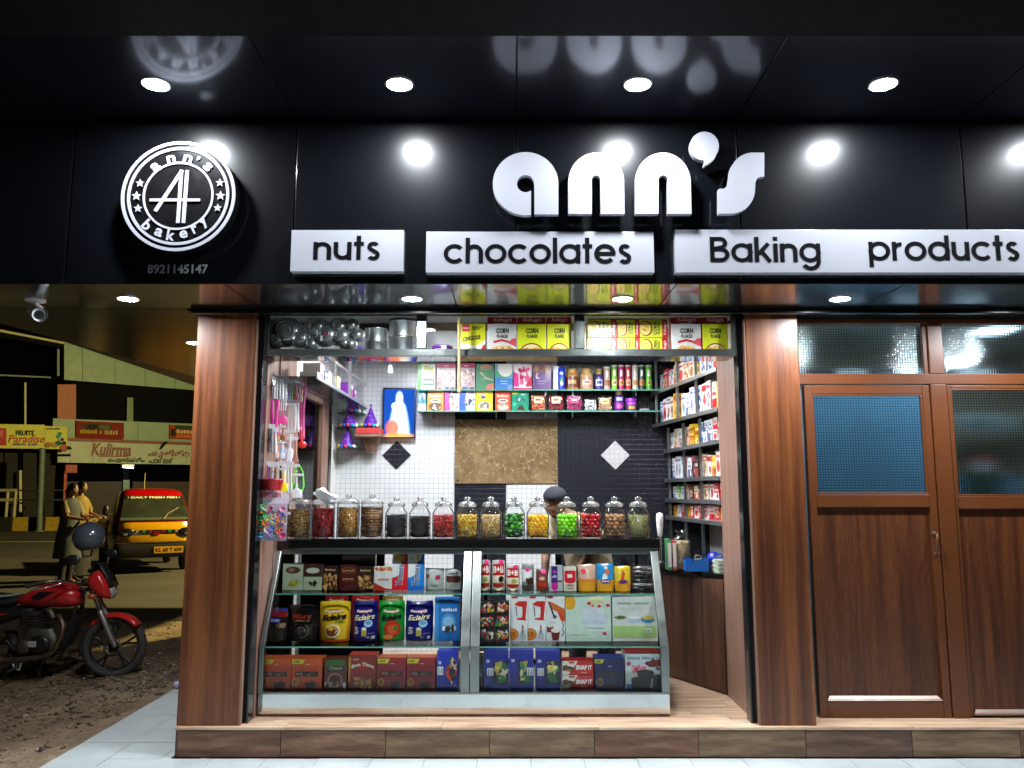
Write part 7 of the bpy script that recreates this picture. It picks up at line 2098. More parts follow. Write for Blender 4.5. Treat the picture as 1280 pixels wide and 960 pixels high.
banner('red_banner', 'red and green banner with a small dark figure, beside the brown pillar', [(212, 531), (262, 533), (262, 550), (212, 548)], '#a83a20',
       [('r', [(219, 531.5), (262, 533), (262, 538), (219, 536)], '#1a3a1c'), ('r', [(214, 536), (219, 536), (220, 545), (213, 545)], '#14100e'), ('t', '~6', (221, 246, 537, 541.5), '#d8c8a0'), ('r', [(220, 543), (262, 545), (262, 548), (220, 547)], '#c86a2a')])
t = fthing('red_post_sign', 'slim red post with a small red sign box at its top', 'sign', 84, 655)
slab(MB(), rect(82, 96.5, 581, 591), .62, .25).build('sign_box', plain('far_red', (.42, .02, .015), .5), t, True)
slab(MB(), [(80.5, 588), (84, 588), (81.5, 650), (78, 650)], .52, .12).build('post', M['far_red'], t, True)
mb = MB(); ftext(mb, '~4', 84.5, 94, 584, 588, .63, hx('#c87868'), .02); mb.build('lettering', M['matte'], t, True)
t = fthing('tube_lamp', 'short bright tube lamp glowing under the parlour sign', 'lamp', 160, 583)
slab(MB(), [(154, 582.4), (167, 584), (166.8, 585.6), (153.8, 584)], .5, .08).build('tube', M['tube_glow'], t, True)
slab(MB(), rect(153, 168, 580.8, 582), .5, .3).build('holder', M['aluminium'], t, True)

b2 = fthing('fruit_building', 'dark shop front at the far left of the street behind a low railing', 'building', 20, 655)
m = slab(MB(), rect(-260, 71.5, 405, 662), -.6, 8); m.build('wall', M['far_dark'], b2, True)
slab(MB(), [(-260, 360), (80, 427.5), (80, 430), (-260, 365)], .6, .5).build('eave', M['rail_paint'], b2, True)
slab(MB(), [(-260, 366), (80, 431), (80, 436), (-260, 376)], .3, .8).build('canopy', M['far_blue_dark'], b2, True)
slab(MB(), rect(71.5, 74.5, 433, 470), .0, .15).build('downpipe', M['pole_green'], b2, True)
slab(MB(), [(-40, 466), (64, 471), (64, 472.6), (-40, 468)], .1, .1).build('pipe', M['pole_green'], b2, True)
slab(MB(), rect(30.5, 33, 478, 532), .1, .1).build('conduit', M['rail_paint'], b2, True)
slab(MB(), rect(24, 27.5, 588, 640), .1, .1).build('conduit', M['rail_paint'], b2, True)
for k, (x0, x1, c) in enumerate(((-120, -60, 0), (-56, 4, 1), (6, 22, 2), (29, 46, 0), (55, 70, 1))):
    slab(MB(), rect(x0, x1, 566, 650), -.5+.03*k, .05, hx(('#15140f', '#1c1a14', '#100f0c')[c])).build('shutter', M['matte'], b2, True)
t = fthing('fruit_sign', 'long yellow shop sign with green and red print above the dark front', 'sign', 30, 562)
slab(MB(), [(-190, 527), (56, 531), (56, 561), (-190, 558)], .6, .25).build('board', M['sign_yellow'], t, True)
slab(MB(), [(56.4, 532.5), (84, 533.5), (84, 561.5), (56.4, 561)], .62, .25).build('board', M['sign_yellow'], t, True)
mb = MB()
slab(mb, rect(-25, 8, 535, 557), .61, .006, hx('#c04050')); slab(mb, rect(-20, 4, 538, 546), .62, .006, hx('#d87a7a'))
ftext(mb, 'FRUITS', 19.5, 42.5, 538, 544.5, .615, hx('#20301c'), .05)
ftext(mb, 'Paradise', 10, 56, 543.5, 553.5, .62, hx('#c8604a'), .02, .25)
ftext(mb, '~13', 16, 47, 554, 556.6, .615, hx('#2a3a8a'), .02)
ftext(mb, '~8', 58, 78, 534.5, 537, .64, hx('#3a5a1c'), .02)
for x, y, r, c in ((75, 542, 2.6, '#3a9a7a'), (73.5, 545.5, 3, '#4ab088'), (77, 549.5, 4.2, '#c8d8c0'), (77.5, 549.5, 2.6, '#1a2418'), (73, 554, 4, '#2a6a2a'), (80, 554, 3, '#1a3a1a'), (60, 556, 4, '#b07a4a'), (65, 555.5, 3.4, '#c8904a'), (69, 557, 3, '#a8a070'), (80, 559.5, 5, '#c86a5a'), (86, 560, 3, '#101010')):
    n = 12; of = .65+.0005*y*.1
    mb.add([fp(x+r*cos(2*pi*k/n), y-r*.8*sin(2*pi*k/n), of) for k in range(n)], [tuple(range(n))], hx(c))
mb.build('print', M['matte'], t, True)

# painted parapet kerb and railing
t = thing('painted_kerb', 'long low kerb wall painted in yellow and black blocks', 'kerb', (-30, 36, -.1))
x = -190; k = 0
xs = []
while x < 108:
    w_ = 20.5
    a, b = at(x, 655, 33.5), at(x+w_, 655, 33.5)
    MB().box(a.x+.01, b.x-.01, 33.5, 33.9, -.1, at(50, 646.5, 33.5).z).build('kerb_block', M['kerb_yellow' if k % 2 == 0 else 'kerb_black'], t, True, bevel=.02)
    x += w_; k += 1
t = thing('street_railing', 'pale painted pipe railing on top of the yellow and black kerb', 'railing', (-24, 34, .3))
z0 = at(50, 646.5, 33.7).z; zt_ = at(50, 613, 33.7).z; zm_ = at(50, 625, 33.7).z
xa, xb = at(-190, 620, 33.7).x, at(20, 620, 33.7).x; xc = at(78, 620, 33.7).x
MB().tube([(xa, 33.7, zt_), (xb, 33.7, zt_)], .07, 8).build('rail', M['rail_paint'], t, True)
MB().tube([(xa, 33.7, zm_), (at(17, 625, 33.7).x, 33.7, zm_)], .07, 8).build('rail', M['rail_paint'], t, True)
MB().tube([(xb, 33.7, zt_), (xc, 33.7, zt_)], .035, 8).build('rail', M['aluminium'], t, True)
MB().tube([(xb, 33.7, zm_), (xc, 33.7, zm_)], .035, 8).build('rail', M['aluminium'], t, True)
for px_ in (-150, -110, -70, -30, 9, 19, 50):
    p = at(px_, 625, 33.7); MB().cyl((p.x, 33.7, z0), (p.x, 33.7, zt_), .06, 8).build('baluster', M['rail_paint'], t, True)
t = thing('steel_pole', 'tall dull green pole standing at the railing before the dark shop front', 'pole', (at(51, 645, 33.2).x, 33.2, -.1))
a, b = at(50.5, 645, 33.2), at(53, 560, 33.2)
MB().tube([(a.x, 33.2, -.1), (b.x, 33.2, b.z)], .11, 12).build('pole', M['pole_green'], t, True)
MB().lathe([(.2, 0), (.2, .03), (.12, .05)], 12, (a.x, 33.2, -.1)).build('base', M['pole_green'], t, True)

# street lamp standing behind the shop's corner: its light rakes the road from the right
LPX, LPY = 2.2, 18.5
t = thing('street_lamp', 'street lamp on a tall pole lighting the road beyond the shop', 'street lamp', (LPX+2.5, LPY, -.1))
MB().tube([(LPX+2.5, LPY, -.1), (LPX+2.5, LPY, 6.5), (LPX+1.9, LPY, 7.4), (LPX+.4, LPY, 7.7)], [.09, .07, .05, .04], 10).build('pole', M['pole_green'], t, True)
MB().loft([(LPX, LPY, 7.62, .35, .12), (LPX, LPY, 7.72, .38, .14), (LPX, LPY, 7.80, .2, .08)], 14).build('lamp_head', M['aluminium'], t, True)
ld = bpy.data.lights.new('street_lamp_light', 'SPOT'); ld.energy = STREET; ld.color = (1.0, .79, .29); ld.shadow_soft_size = .18
ld.spot_size = R(165); ld.spot_blend = .4
lo_ = bpy.data.objects.new('street_lamp_light', ld); COL.objects.link(lo_); lo_.parent = t
lo_.location = (LPX-(LPX+2.5), 0, 7.68); lo_.rotation_euler = (R(14), R(38), 0)

# ---------------------------------------------------------------- pickup coming towards us
PG = -.096
PK = 16.3
def pkx(px): return xpx(px, PK, .6)
pc = Vector(((pkx(148)+pkx(243))/2, PK, PG))
pick = thing('fish_pickup', 'small three light red and yellow pickup van with a fresh fish notice on the windscreen', 'pickup van', tuple(pc), None, R(33))
pick['label'] = 'small red and yellow pickup van with a fresh fish notice on its windscreen'
HW = .755
zs = lambda py: zpx(py, PK)-PG
# cab: stacked rounded sections (z, half width, front y, back y)
sec = [(.36, .70, .10, 1.5), (.52, .745, .02, 1.55), (.70, .755, .0, 1.56), (.86, .75, .015, 1.56), (.99, .735, .06, 1.55), (1.06, .72, .12, 1.54), (1.28, .675, .34, 1.48), (1.52, .61, .55, 1.42), (1.60, .57, .63, 1.38), (1.655, .45, .78, 1.30), (1.67, .2, .9, 1.15)]
mb = MB(); n = 28
rings = []
for z, hw, f, bk in sec:
    ring_ = []
    for k in range(n):
        w = 2*pi*k/n; c, s_ = cos(w), sin(w); e = 6.0
        X = hw*math.copysign(abs(c)**(2/e), c); Yy = (bk-f)/2*math.copysign(abs(s_)**(2/e), s_)
        cur = .05*(abs(X)/hw)**2.5 if Yy < 0 else 0
        ring_.append((X, (f+bk)/2+Yy+cur, z))
    rings.append(ring_)
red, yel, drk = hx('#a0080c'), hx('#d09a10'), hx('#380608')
for i in range(len(rings)-1):
    for k in range(n):
        k2 = (k+1) % n
        zc = sec[i][0]; q = [rings[i][k], rings[i][k2], rings[i+1][k2], rings[i+1][k]]
        xm = sum(p[0] for p in q)/4; ym = sum(p[1] for p in q)/4
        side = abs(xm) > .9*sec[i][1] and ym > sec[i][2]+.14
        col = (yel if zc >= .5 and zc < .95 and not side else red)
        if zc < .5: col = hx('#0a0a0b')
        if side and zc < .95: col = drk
        mb.add(q, [(0, 1, 2, 3)], col, True)
mb.add(rings[-1], [tuple(range(n))], red, True)
cab = mb.build('cab_body', M['gloss_paint'], pick)
cab.modifiers.new('weld', 'WELD').merge_threshold = .001
def wsp(u, v, off=.012):
    """point of the windscreen, u across -1..1, v 0 foot..1 head"""
    z = 1.02+.49*v
    hw = .70-.115*v; f = .085+.445*v
    return (u*hw*.95, f+.05*abs(u)**2.5-off*.8, z+off*.6)
mb = MB(); nu = 12
if True:
    vs = [wsp(-1+2*i/nu, j/4) for j in range(5) for i in range(nu+1)]
    mb.add(vs, [(j*(nu+1)+i, j*(nu+1)+i+1, (j+1)*(nu+1)+i+1, (j+1)*(nu+1)+i) for j in range(4) for i in range(nu)], None, True)
ws = mb.build('windscreen', plain('pick_glass', (.028, .034, .026), .1, coat=.6, var=.3, scale=3), pick)
mb = MB()
vs = [wsp(-1+2*i/nu, .87+.13*j, .016) for j in range(2) for i in range(nu+1)]
mb.add(vs, [(i, i+1, nu+2+i, nu+1+i) for i in range(nu)], hx('#10140f'), True)
tv, tf = tmesh('DAILY FRESH FISH', .035, 0)
mb.add([wsp(-.78+1.56*u, .885+.085*v, .021) for u, v in tv], tf, hx('#e8e8d0'))
for sgn in (-1, 1):
    mb.add([wsp(sgn*.90, .97, .021), wsp(sgn*.83, .93, .021), wsp(sgn*.90, .885, .021), wsp(sgn*.87, .93, .021)], [(0, 1, 2, 3)[::sgn]], hx('#d8d8c0'))
mb.build('notice', M['paper'], ws)
mb = MB(); mb.tube([wsp(.18, .02, .03), wsp(.35, .25, .03), wsp(.72, .5, .03)], .010, 6); mb.build('wiper', M['exhaust_metal'], pick)
mb = MB()
mb.add([wsp(-1+2*i/nu, v, .018) for v in (.02, .12) for i in range(nu+1)], [(i, i+1, nu+2+i, nu+1+i) for i in range(nu)], hx('#3a4a34'), True); mb.build('dashboard', M['matte'], ws)
def front(y0, u):
    return y0+.05*abs(u/.74)**2.5
mb = MB()
vs = []
for j, z in enumerate((.795, .835)):
    for i in range(13):
        x = -.5+i/12*1.0; vs.append((x, front(-.006, x), z+.012*(1-(x/.5)**2)*(1 if j else -1)))
mb.add(vs, [(i, i+1, 14+i, 13+i) for i in range(12)], hx('#08090a'), True)
mb.build('grille_strip', M['paper'], pick)
mb = MB()
for x, c, w_ in ((-.36, '#8a98b0', .05), (-.24, '#1c9a4a', .06), (-.12, '#8a2a5a', .05), (.0, '#0c0c10', .1), (.12, '#9a1c40', .06), (.24, '#1c9a3a', .06), (.37, '#a0a0a8', .05)):
    mb.add([(x-w_/2, front(-.0085, x), .795), (x+w_/2, front(-.0085, x), .795), (x+w_/2+.01, front(-.0085, x), .835), (x-w_/2+.01, front(-.0085, x), .835)], [(0, 1, 2, 3)], hx(c))
mb.build('stripe_decal', M['paper'], pick)
MB().prism([(-.055, .745), (.055, .745), (.065, .82), (-.065, .82)], -.012, -.004, hx('#8a1420')).build('badge', M['gloss_paint'], pick)
for sg_ in (-1, 1):
    mb = MB(); cx_, cz = sg_*.56, .80; vs = []
    n2 = 20
    for f, o_ in ((1, -.002), (.8, -.022), (.001, -.03)):
        for k in range(n2):
            w = 2*pi*k/n2
            x = cx_+sg_*(.15*f*cos(w)) ; z = cz+.085*f*sin(w)+.03*f*cos(w)*0
            vs.append((x, front(-.002, x)+o_, z))
    fs = [(j*n2+k, j*n2+(k+1) % n2, (j+1)*n2+(k+1) % n2, (j+1)*n2+k) for j in range(2) for k in range(n2)]
    if sg_ < 0: fs = [f[::-1] for f in fs]
    mb.add(vs, fs, hx('#10182c'), True)
    h_ = mb.build('headlight', M['gloss_paint'], pick)
    MB().sphere((cx_, front(-.018, cx_), cz-.03), .045, 12, 8, None, (1.3, .35, .8)).build('lens', M['aluminium'], h_)
    MB().sphere((cx_-sg_*.06, front(-.018, cx_), cz+.03), .03, 12, 8, None, (1.3, .35, .8)).build('lens', M['far_blue_dark'], h_)
mb = MB(); mb.loft([(0, .06, .30, .70, .10), (0, .045, .34, .735, .12), (0, .03, .56, .745, .12), (0, .04, .60, .72, .10)], 24, None, True, True, 5)
mb.build('bumper', M['black_plastic'], pick)
mb = MB(); mb.tube([(x/10*.735, front(-.085, x/10*.7), .605) for x in range(-10, 11)], .012, 6); mb.build('chrome_line', M['chrome'], pick)
pl = MB().box(-.05, .50, -.10, -.088, .385, .515, hx('#c8941c')); pl = pl.build('number_plate', M['paper'], pick, bevel=.004)
MB().text('KL 68 T 609', -.02, .47, .41, .49, -.1012, hx('#14100a'), .03).build('lettering', M['paper'], pl)
for sg_ in (-1, 1):
    for y in (.62, 2.5):
        w_ = MB().lathe([(.14, -.07), (.235, -.065), (.25, -.04), (.25, .04), (.235, .065), (.14, .07)], 24, (sg_*.66, y, .25), axis='x').build('wheel', M['tyre'], pick)
        MB().lathe([(.001, -.06), (.06, -.066), (.12, -.05), (.138, -.066)], 20, (sg_*.66, y, .25), axis='x').build('rim', M['dull_silver'], w_)
    mb = MB(); mb.tube([(sg_*.70, .42, 1.12), (sg_*.86, .38, 1.16)], .012, 6); mb.sphere((sg_*.90, .37, 1.22), .1, 10, 8, None, (.6, .4, 1.2)); mb.build('side_mirror', M['black_plastic'] if sg_ < 0 else M['yellow_paint'], pick)
MB().box(-.74, .74, 1.60, 3.4, .42, .56).box(-.74, .74, 1.60, 1.64, .56, 1.0).box(-.74, -.70, 1.64, 3.4, .56, .95).box(.70, .74, 1.64, 3.4, .56, .95).build('cargo_bed', M['dark_red_paint'], pick)
MB().tube([(-.1, 1.2, 1.66), (-.1, 1.2, 2.0)], .008, 6).build('aerial', M['rail_paint'], pick)
# ---------------------------------------------------------------- motorcycle
BKY = 7.2
def bp(x, y, dy=0.0):
    p = at(x, y, BKY); return Vector((p.x, BKY+dy, p.z))
bc = bp(75, 800)
bike = thing('motorcycle', 'red motorcycle with black seat parked on the dirt beside the pavement', 'motorcycle', (bc.x, BKY, -.1))
def bpart(mb, name, mat, par=None, **k):
    return mb.build(name, M[mat], par or bike, True, **k)
def torus(mb, c, R_, r, sq=1.0, n=48, m=12, col=None, w=1.0):
    vs = []
    for i in range(n):
        a = 2*pi*i/n
        for j in range(m):
            b = 2*pi*j/m
            rr = R_+r*cos(b)*sq
            vs.append((c.x+rr*cos(a), c.y+r*w*sin(b), c.z+rr*sin(a)))
    mb.add(vs, [(i*m+j, ((i+1) % n)*m+j, ((i+1) % n)*m+(j+1) % m, i*m+(j+1) % m) for i in range(n) for j in range(m)], col, True)
    return mb
def wheel(c, front):
    st = Matrix.Translation(c) @ Matrix.Rotation(R(10 if front else 0), 4, 'Z') @ Matrix.Translation(-c)
    mb = MB(); torus(mb, c, .231, .034, 1.0, 56, 12, None, 1.1)
    for k in range(40):
        a = 2*pi*k/40
        for s_ in (-1, 1):
            q = Vector((c.x+.262*cos(a), c.y+s_*.016, c.z+.262*sin(a)))
            mb.octa(q, .014, Matrix.Rotation(-a, 3, 'Y'), None, (.35, 1.1, .5))
    w = bpart(mb.move(st), 'wheel', 'tyre')
    mb = MB(); torus(mb, c, .197, .011, 1.0, 48, 8, None, 2.2)
    for k in range(5):
        a = 2*pi*k/5+.3
        for da in (-.10, .10):
            mb.tube([c+Vector((.03*cos(a), 0, .03*sin(a))), c+Vector((.11*cos(a+da*.6), 0, .11*sin(a+da*.6))), c+Vector((.19*cos(a+da*1.6), 0, .19*sin(a+da*1.6)))], [.014, .010, .012], 6)
    mb.lathe([(.001, .05), (.035, .05), (.04, .02), (.04, -.02), (.035, -.05), (.001, -.05)], 18, tuple(c), axis='y')
    bpart(mb.move(st), 'rim', 'black_plastic', w)
    mb = MB(); mb.lathe([(.045, .052), (.075, .052), (.075, .056), (.045, .056), (.045, .052)], 28, tuple(c), axis='y', cap=False)
    bpart(mb.move(st), 'brake_disc' if front else 'sprocket', 'engine_metal', w)
    return w
fc = bp(143, 811); fc.z = max(fc.z, .168)
rc = Vector((fc.x-1.10, fc.y, fc.z))
wheel(fc, True); wheel(rc, False)
# front fork
for dy, q in ((-.085, ((118, 728), (131, 762), (150.5, 806))), (.085, ((110, 727), (122, 758), (139, 800)))):
    A, B, C = [bp(*p_, dy) for p_ in q]
    f = MB().tube([A, B], [.017, .017], 12)
    f = bpart(f, 'fork_leg', 'chrome')
    bpart(MB().tube([B, C-(C-B)*.02, C], [.024, .023, .018], 12), 'slider', 'aluminium', f)
    if dy < 0: bpart(MB().tube([A+Vector((0, 0, .01)), A+(B-A)*.35], [.023, .023], 12), 'fork_cover', 'black_plastic', f)
bpart(MB().tube([bp(112, 736, -.11), bp(112, 736, .11)], .02, 8), 'fork_clamp', 'black_plastic')
# fenders: arched sheets following the tyre
def arch(c, r, a0, a1, hw, n=16, th=.004, drop=.03):
    mb = MB(); vs = []
    for i in range(n+1):
        a = R(a0+(a1-a0)*i/n)
        for u, rr, in ((-1, r-drop), (-.8, r-.006), (0, r+.004), (.8, r-.006), (1, r-drop)):
            vs.append((c.x+rr*cos(a), c.y+u*hw, c.z+rr*sin(a)))
    mb.add(vs, [(i*5+j, i*5+j+1, (i+1)*5+j+1, (i+1)*5+j) for i in range(n) for j in range(4)], None, True)
    return mb
o = bpart(arch(fc, .288, 42, 138, .062), 'front_fender', 'bike_red'); o.modifiers.new('t', 'SOLIDIFY').thickness = .005
o2 = bpart(arch(fc, .294, 139, 196, .058), 'mud_flap', 'black_rubber', o); o2.modifiers.new('t', 'SOLIDIFY').thickness = .005
o = bpart(arch(rc, .30, 30, 150, .075), 'rear_fender', 'black_plastic'); o.modifiers.new('t', 'SOLIDIFY').thickness = .006
# tank
def along(pts, prof):
    """loft of oval sections along the bike: (px, py centre, half height px, half width m)"""
    vs = []; n = 18; mb = MB()
    for px_, py, hp, hw in prof:
        c = bp(px_, py); r = hp*.0072
        for k in range(n):
            w = 2*pi*k/n; e = 2.4
            vs.append((c.x, c.y+hw*math.copysign(abs(cos(w))**(2/e), cos(w)), c.z+r*math.copysign(abs(sin(w))**(2/e), sin(w))))
    m = len(prof)
    fs = [(i*n+k, i*n+(k+1) % n, (i+1)*n+(k+1) % n, (i+1)*n+k) for i in range(m-1) for k in range(n)]
    fs += [tuple(range(n))[::-1], tuple(range((m-1)*n, m*n))]
    mb.add(vs, fs, None, True); return mb
tank = bpart(along(None, [(21, 752, 1, .03), (28, 750, 5, .075), (42, 747, 10, .10), (58, 744, 14, .125), (75, 743, 15, .135), (90, 744, 14, .13), (99, 745.5, 11, .11), (103, 746.5, 7, .07), (104.5, 747, 3, .03)]), 'fuel_tank', 'bike_red')
mb = MB(); vs = [bp(x, y, -d) for x, y, d in ((49, 744, .118), (60, 737.5, .124), (78, 737, .132), (70, 742, .137), (58, 747, .131))]
mb.add([v+Vector((0, -.004, 0)) for v in vs], [tuple(range(5))[::-1]]); bpart(mb, 'tank_stripe', 'black_plastic', tank)
bpart(MB().lathe([(.035, 0), (.035, .012), (.02, .016), (.001, .016)], 18, tuple(bp(76, 729))), 'filler_cap', 'chrome', tank)
bpart(along(None, [(-62, 741, 4, .06), (-50, 743, 9, .10), (-20, 748, 9, .12), (5, 750, 8, .12), (20, 749, 7, .10), (30, 747, 4, .06)]), 'seat', 'black_rubber')
bpart(MB().tube([bp(34, 740, -.09), bp(24, 742, -.12), bp(5, 744, -.135), bp(-30, 741, -.14)], .010, 8), 'seat_trim', 'dull_silver')
bpart(along(None, [(-45, 768, 6, .10), (-20, 769, 10, .125), (5, 769, 11, .13), (22, 766, 9, .12), (40, 762, 5, .09), (50, 760, 2, .05)]), 'side_cover', 'black_plastic')
mb = MB(); vs = [bp(-30, 762, -.135), bp(5, 763.5, -.14), bp(22, 764.5, -.132), bp(5, 767.5, -.142), bp(-30, 767, -.137)]; mb.add(vs, [tuple(range(5))[::-1]]); bpart(mb, 'red_stripe', 'bike_red')
# frame
for dy in (-.06, .06):
    bpart(MB().tube([bp(103, 738, dy*.4), bp(96, 770, dy), bp(86, 800, dy), bp(72, 818, dy), bp(30, 820, dy), bp(14, 800, dy)], .014, 8), 'frame_tube', 'black_plastic')
bpart(MB().tube([bp(103, 738), bp(60, 757), bp(20, 765), bp(-40, 758)], .02, 8), 'backbone', 'black_plastic')
# engine: finned barrel, crankcase, covers
eng = MB()
eng.loft([(bp(57, 815).x, BKY, bp(57, 815).z, .15, .09), (bp(57, 805).x, BKY, bp(57, 805).z, .165, .115), (bp(56, 793).x, BKY, bp(56, 793).z, .16, .12), (bp(56, 784).x, BKY, bp(56, 784).z, .12, .10)], 16, None, True, True, 4)
en = bpart(eng, 'engine', 'engine_metal', bevel=.004)
for k in range(7):
    p = bp(50-.4*k, 786-3.2*k)
    bpart(MB().box(p.x-.085+.004*(k % 2), p.x+.085, BKY-.10, BKY+.10, p.z-.005, p.z+.006), 'fin', 'engine_metal', en, bevel=.003)
bpart(MB().box(bp(47, 0).x-.05, bp(47, 780).x+.06, BKY-.075, BKY+.075, bp(0, 786).z, bp(0, 762).z), 'barrel', 'engine_metal', en)
bpart(MB().lathe([(.085, .0), (.085, .02), (.06, .03), (.001, .03)], 22, (bp(60, 803).x, BKY-.12, bp(60, 803).z), axis='y'), 'clutch_cover', 'black_plastic', en)
bpart(MB().lathe([(.06, .0), (.06, .018), (.04, .026), (.001, .026)], 22, (bp(40, 806).x, BKY-.12, bp(40, 806).z), axis='y'), 'side_cover', 'engine_metal', en)
a = bp(47, 805, -.152); b = bp(58, 797.5, -.152); bpart(MB().box(a.x, b.x, a.y, a.y+.01, a.z, b.z), 'plate', 'dull_silver', en, bevel=.003)
bpart(MB().tube([bp(60, 764, -.04), bp(66, 760, -.1), bp(72, 762, -.11), bp(74, 770, -.10)], [.016, .016, .02, .024], 10), 'carburettor', 'engine_metal', en)
mb = MB(); a = bp(101, 770, -.03); mb.obox(bp(96, 768, -.07), bp(104, 770, -.07)-bp(96, 768, -.07), Vector((0, .14, 0)), bp(78, 806, -.07)-bp(96, 768, -.07)); bpart(mb, 'down_guard', 'black_plastic', bevel=.008)
ex = bpart(MB().tube([bp(68, 772, -.06), bp(82, 768, -.10), bp(88.5, 778, -.12), bp(87, 792, -.13), bp(79, 810, -.14), (bp(70, 816, -.15)), bp(45, 820, -.16), bp(20, 821, -.17)], [.021, .022, .022, .022, .023, .024, .026, .028], 12), 'exhaust_pipe', 'exhaust_metal')
bpart(MB().tube([bp(20, 821, -.17), bp(10, 820, -.17), bp(-60, 812, -.18), bp(-66, 811, -.18)], [.03, .048, .05, .035], 14), 'silencer', 'exhaust_metal', ex)
bpart(MB().tube([bp(36, 818, -.12), bp(38, 828, -.2), bp(36, 831, -.3)], .012, 8), 'foot_peg', 'black_rubber')
bpart(MB().tube([bp(30, 823, -.17), bp(34, 830, -.18), bp(40, 832, -.18), bp(42, 822, -.17)], .008, 6), 'brake_pedal', 'dull_silver')
bpart(MB().tube([bp(48, 822, .05), bp(56, 833, -.08), bp(61, 842, -.16)], [.013, .011, .012], 8), 'side_stand', 'black_plastic')
# head fairing with lamp and little screen
sil = [(113.5, 726), (117, 718), (122, 713.5), (127.5, 711.5), (132.5, 716), (137, 724), (141, 733), (142.5, 742), (140, 748), (135, 747.5), (128, 743.5), (119, 736)]
mx_, my_ = sum(q[0] for q in sil)/12, sum(q[1] for q in sil)/12
mb = MB(); vs = []
for dy, k in ((-.115, .45), (-.108, .74), (-.085, .93), (-.04, 1), (.04, 1), (.085, .93), (.108, .74), (.115, .45)):
    vs += [bp(mx_+(x-mx_)*k, my_+(y-my_)*k, dy) for x, y in sil]
mb.add(vs, [(j*12+i, j*12+(i+1) % 12, (j+1)*12+(i+1) % 12, (j+1)*12+i) for j in range(7) for i in range(12)] + [tuple(range(12))[::-1], tuple(range(84, 96))], None, True)
hd = bpart(mb, 'head_fairing', 'bike_red')
mb = MB(); vs = [bp(x, y, d) for d in (-.075, 0, .075) for x, y in ((127, 702), (133, 710.5), (139, 721), (143.5, 732))]
mb.add(vs, [(j*4+i, j*4+i+1, (j+1)*4+i+1, (j+1)*4+i) for j in range(2) for i in range(3)], None, True)
o = bpart(mb, 'fly_screen', 'black_plastic', hd); o.modifiers.new('t', 'SOLIDIFY').thickness = .006
p = bp(139.5, 740); bpart(MB().sphere(tuple(p), .05, 14, 10, None, (.6, 1.35, 1.15)), 'headlamp', 'dull_silver', hd)
bpart(MB().obox(bp(126, 733, -.106), bp(134, 729, -.106)-bp(126, 733, -.106), Vector((0, .01, 0)), Vector((0, 0, .025))), 'side_slot', 'black_plastic', hd)
for dy in (-.12, .12):
    bpart(MB().tube([bp(128, 742, dy*.6), bp(129, 742, dy*1.5)], .008, 6).sphere(tuple(bp(129, 742, dy*1.7)), .028, 10, 8, None, (1.2, .7, .8)), 'turn_lamp', 'far_orange')
# handlebar, grips, levers, mirror
hb = bpart(MB().tube([bp(84, 722, -.33), bp(96, 721, -.27), bp(104, 727, -.12), bp(110, 731, -.05), bp(110, 731, .05), bp(106, 727, .12), bp(101, 720, .27), bp(92, 720, .33)], .011, 8), 'handlebar', 'chrome')
bpart(MB().tube([bp(66, 726.5, -.40), bp(84, 722, -.33)], [.020, .018], 10), 'grip', 'black_rubber', hb)
bpart(MB().tube([bp(82, 719, .40), bp(92, 720, .33)], [.019, .018], 10), 'grip', 'black_rubber', hb)
bpart(MB().tube([bp(92, 716, -.30), bp(98, 725, -.28), bp(86, 729, -.36), bp(72, 731, -.42)], .006, 6), 'brake_lever', 'chrome', hb)
bpart(MB().tube([bp(110, 718, -.2), bp(108, 708, -.22), bp(110, 700, -.24)], .006, 6), 'mirror_stalk', 'chrome', hb)
bpart(MB().sphere(tuple(bp(110, 697, -.25)), .06, 14, 10, None, (1.1, .35, .75)), 'mirror', 'black_plastic', hb)
bpart(MB().tube([bp(112, 722, .2), bp(118, 706, .22), bp(122, 694, .22)], .006, 6), 'mirror_stalk', 'chrome', hb)
bpart(MB().sphere(tuple(bp(123, 694, .23)), .055, 14, 10, None, (1.1, .35, .75)), 'mirror', 'black_plastic', hb)
bpart(MB().lathe([(.04, 0), (.045, .03), (.03, .045), (.001, .045)], 16, tuple(bp(108, 730))), 'speedometer', 'black_plastic', hb)
for q in ([(104, 732, -.05), (113, 745, -.09), (108, 770, -.06), (96, 790, -.06)], [(108, 728, -.12), (116, 738, -.13), (112, 760, -.10), (104, 768, -.02)]):
    bpart(MB().tube([bp(*k) for k in q], .005, 6), 'cable', 'black_rubber', hb)
# helmet hung on the mirror
hc = bp(120, 671, -.12)
hl = thing('helmet', 'shiny grey motorcycle helmet hung on the mirror of the red motorcycle', 'helmet', tuple(hc))
mb = MB(); n1, n2 = 22, 16; vs = []
for j in range(n2+1):
    t_ = pi*.80*j/n2
    for i in range(n1):
        p_ = 2*pi*i/n1
        r = .118*(1 if t_ < 1.7 else 1-.10*(t_-1.7))
        vs.append((r*1.05*sin(t_)*cos(p_), r*.95*sin(t_)*sin(p_), r*1.05*cos(t_)))
mb.add(vs, [(j*n1+i, (j+1)*n1+i, (j+1)*n1+(i+1) % n1, j*n1+(i+1) % n1) for j in range(n2) for i in range(n1)], None, True)
mb.move(Matrix.Rotation(R(-12), 4, 'Y'))
o = mb.build('shell', M['grey_helmet'], hl); o.modifiers.new('t', 'SOLIDIFY').thickness = -.012
mb = MB(); vs = []
for j in range(7):
    t_ = 1.15+.85*j/6
    for i in range(13):
        p_ = -1.15+2.3*i/12
        vs.append((.1275*sin(t_)*cos(p_)*.99, .116*sin(t_)*sin(p_), .122*cos(t_)))
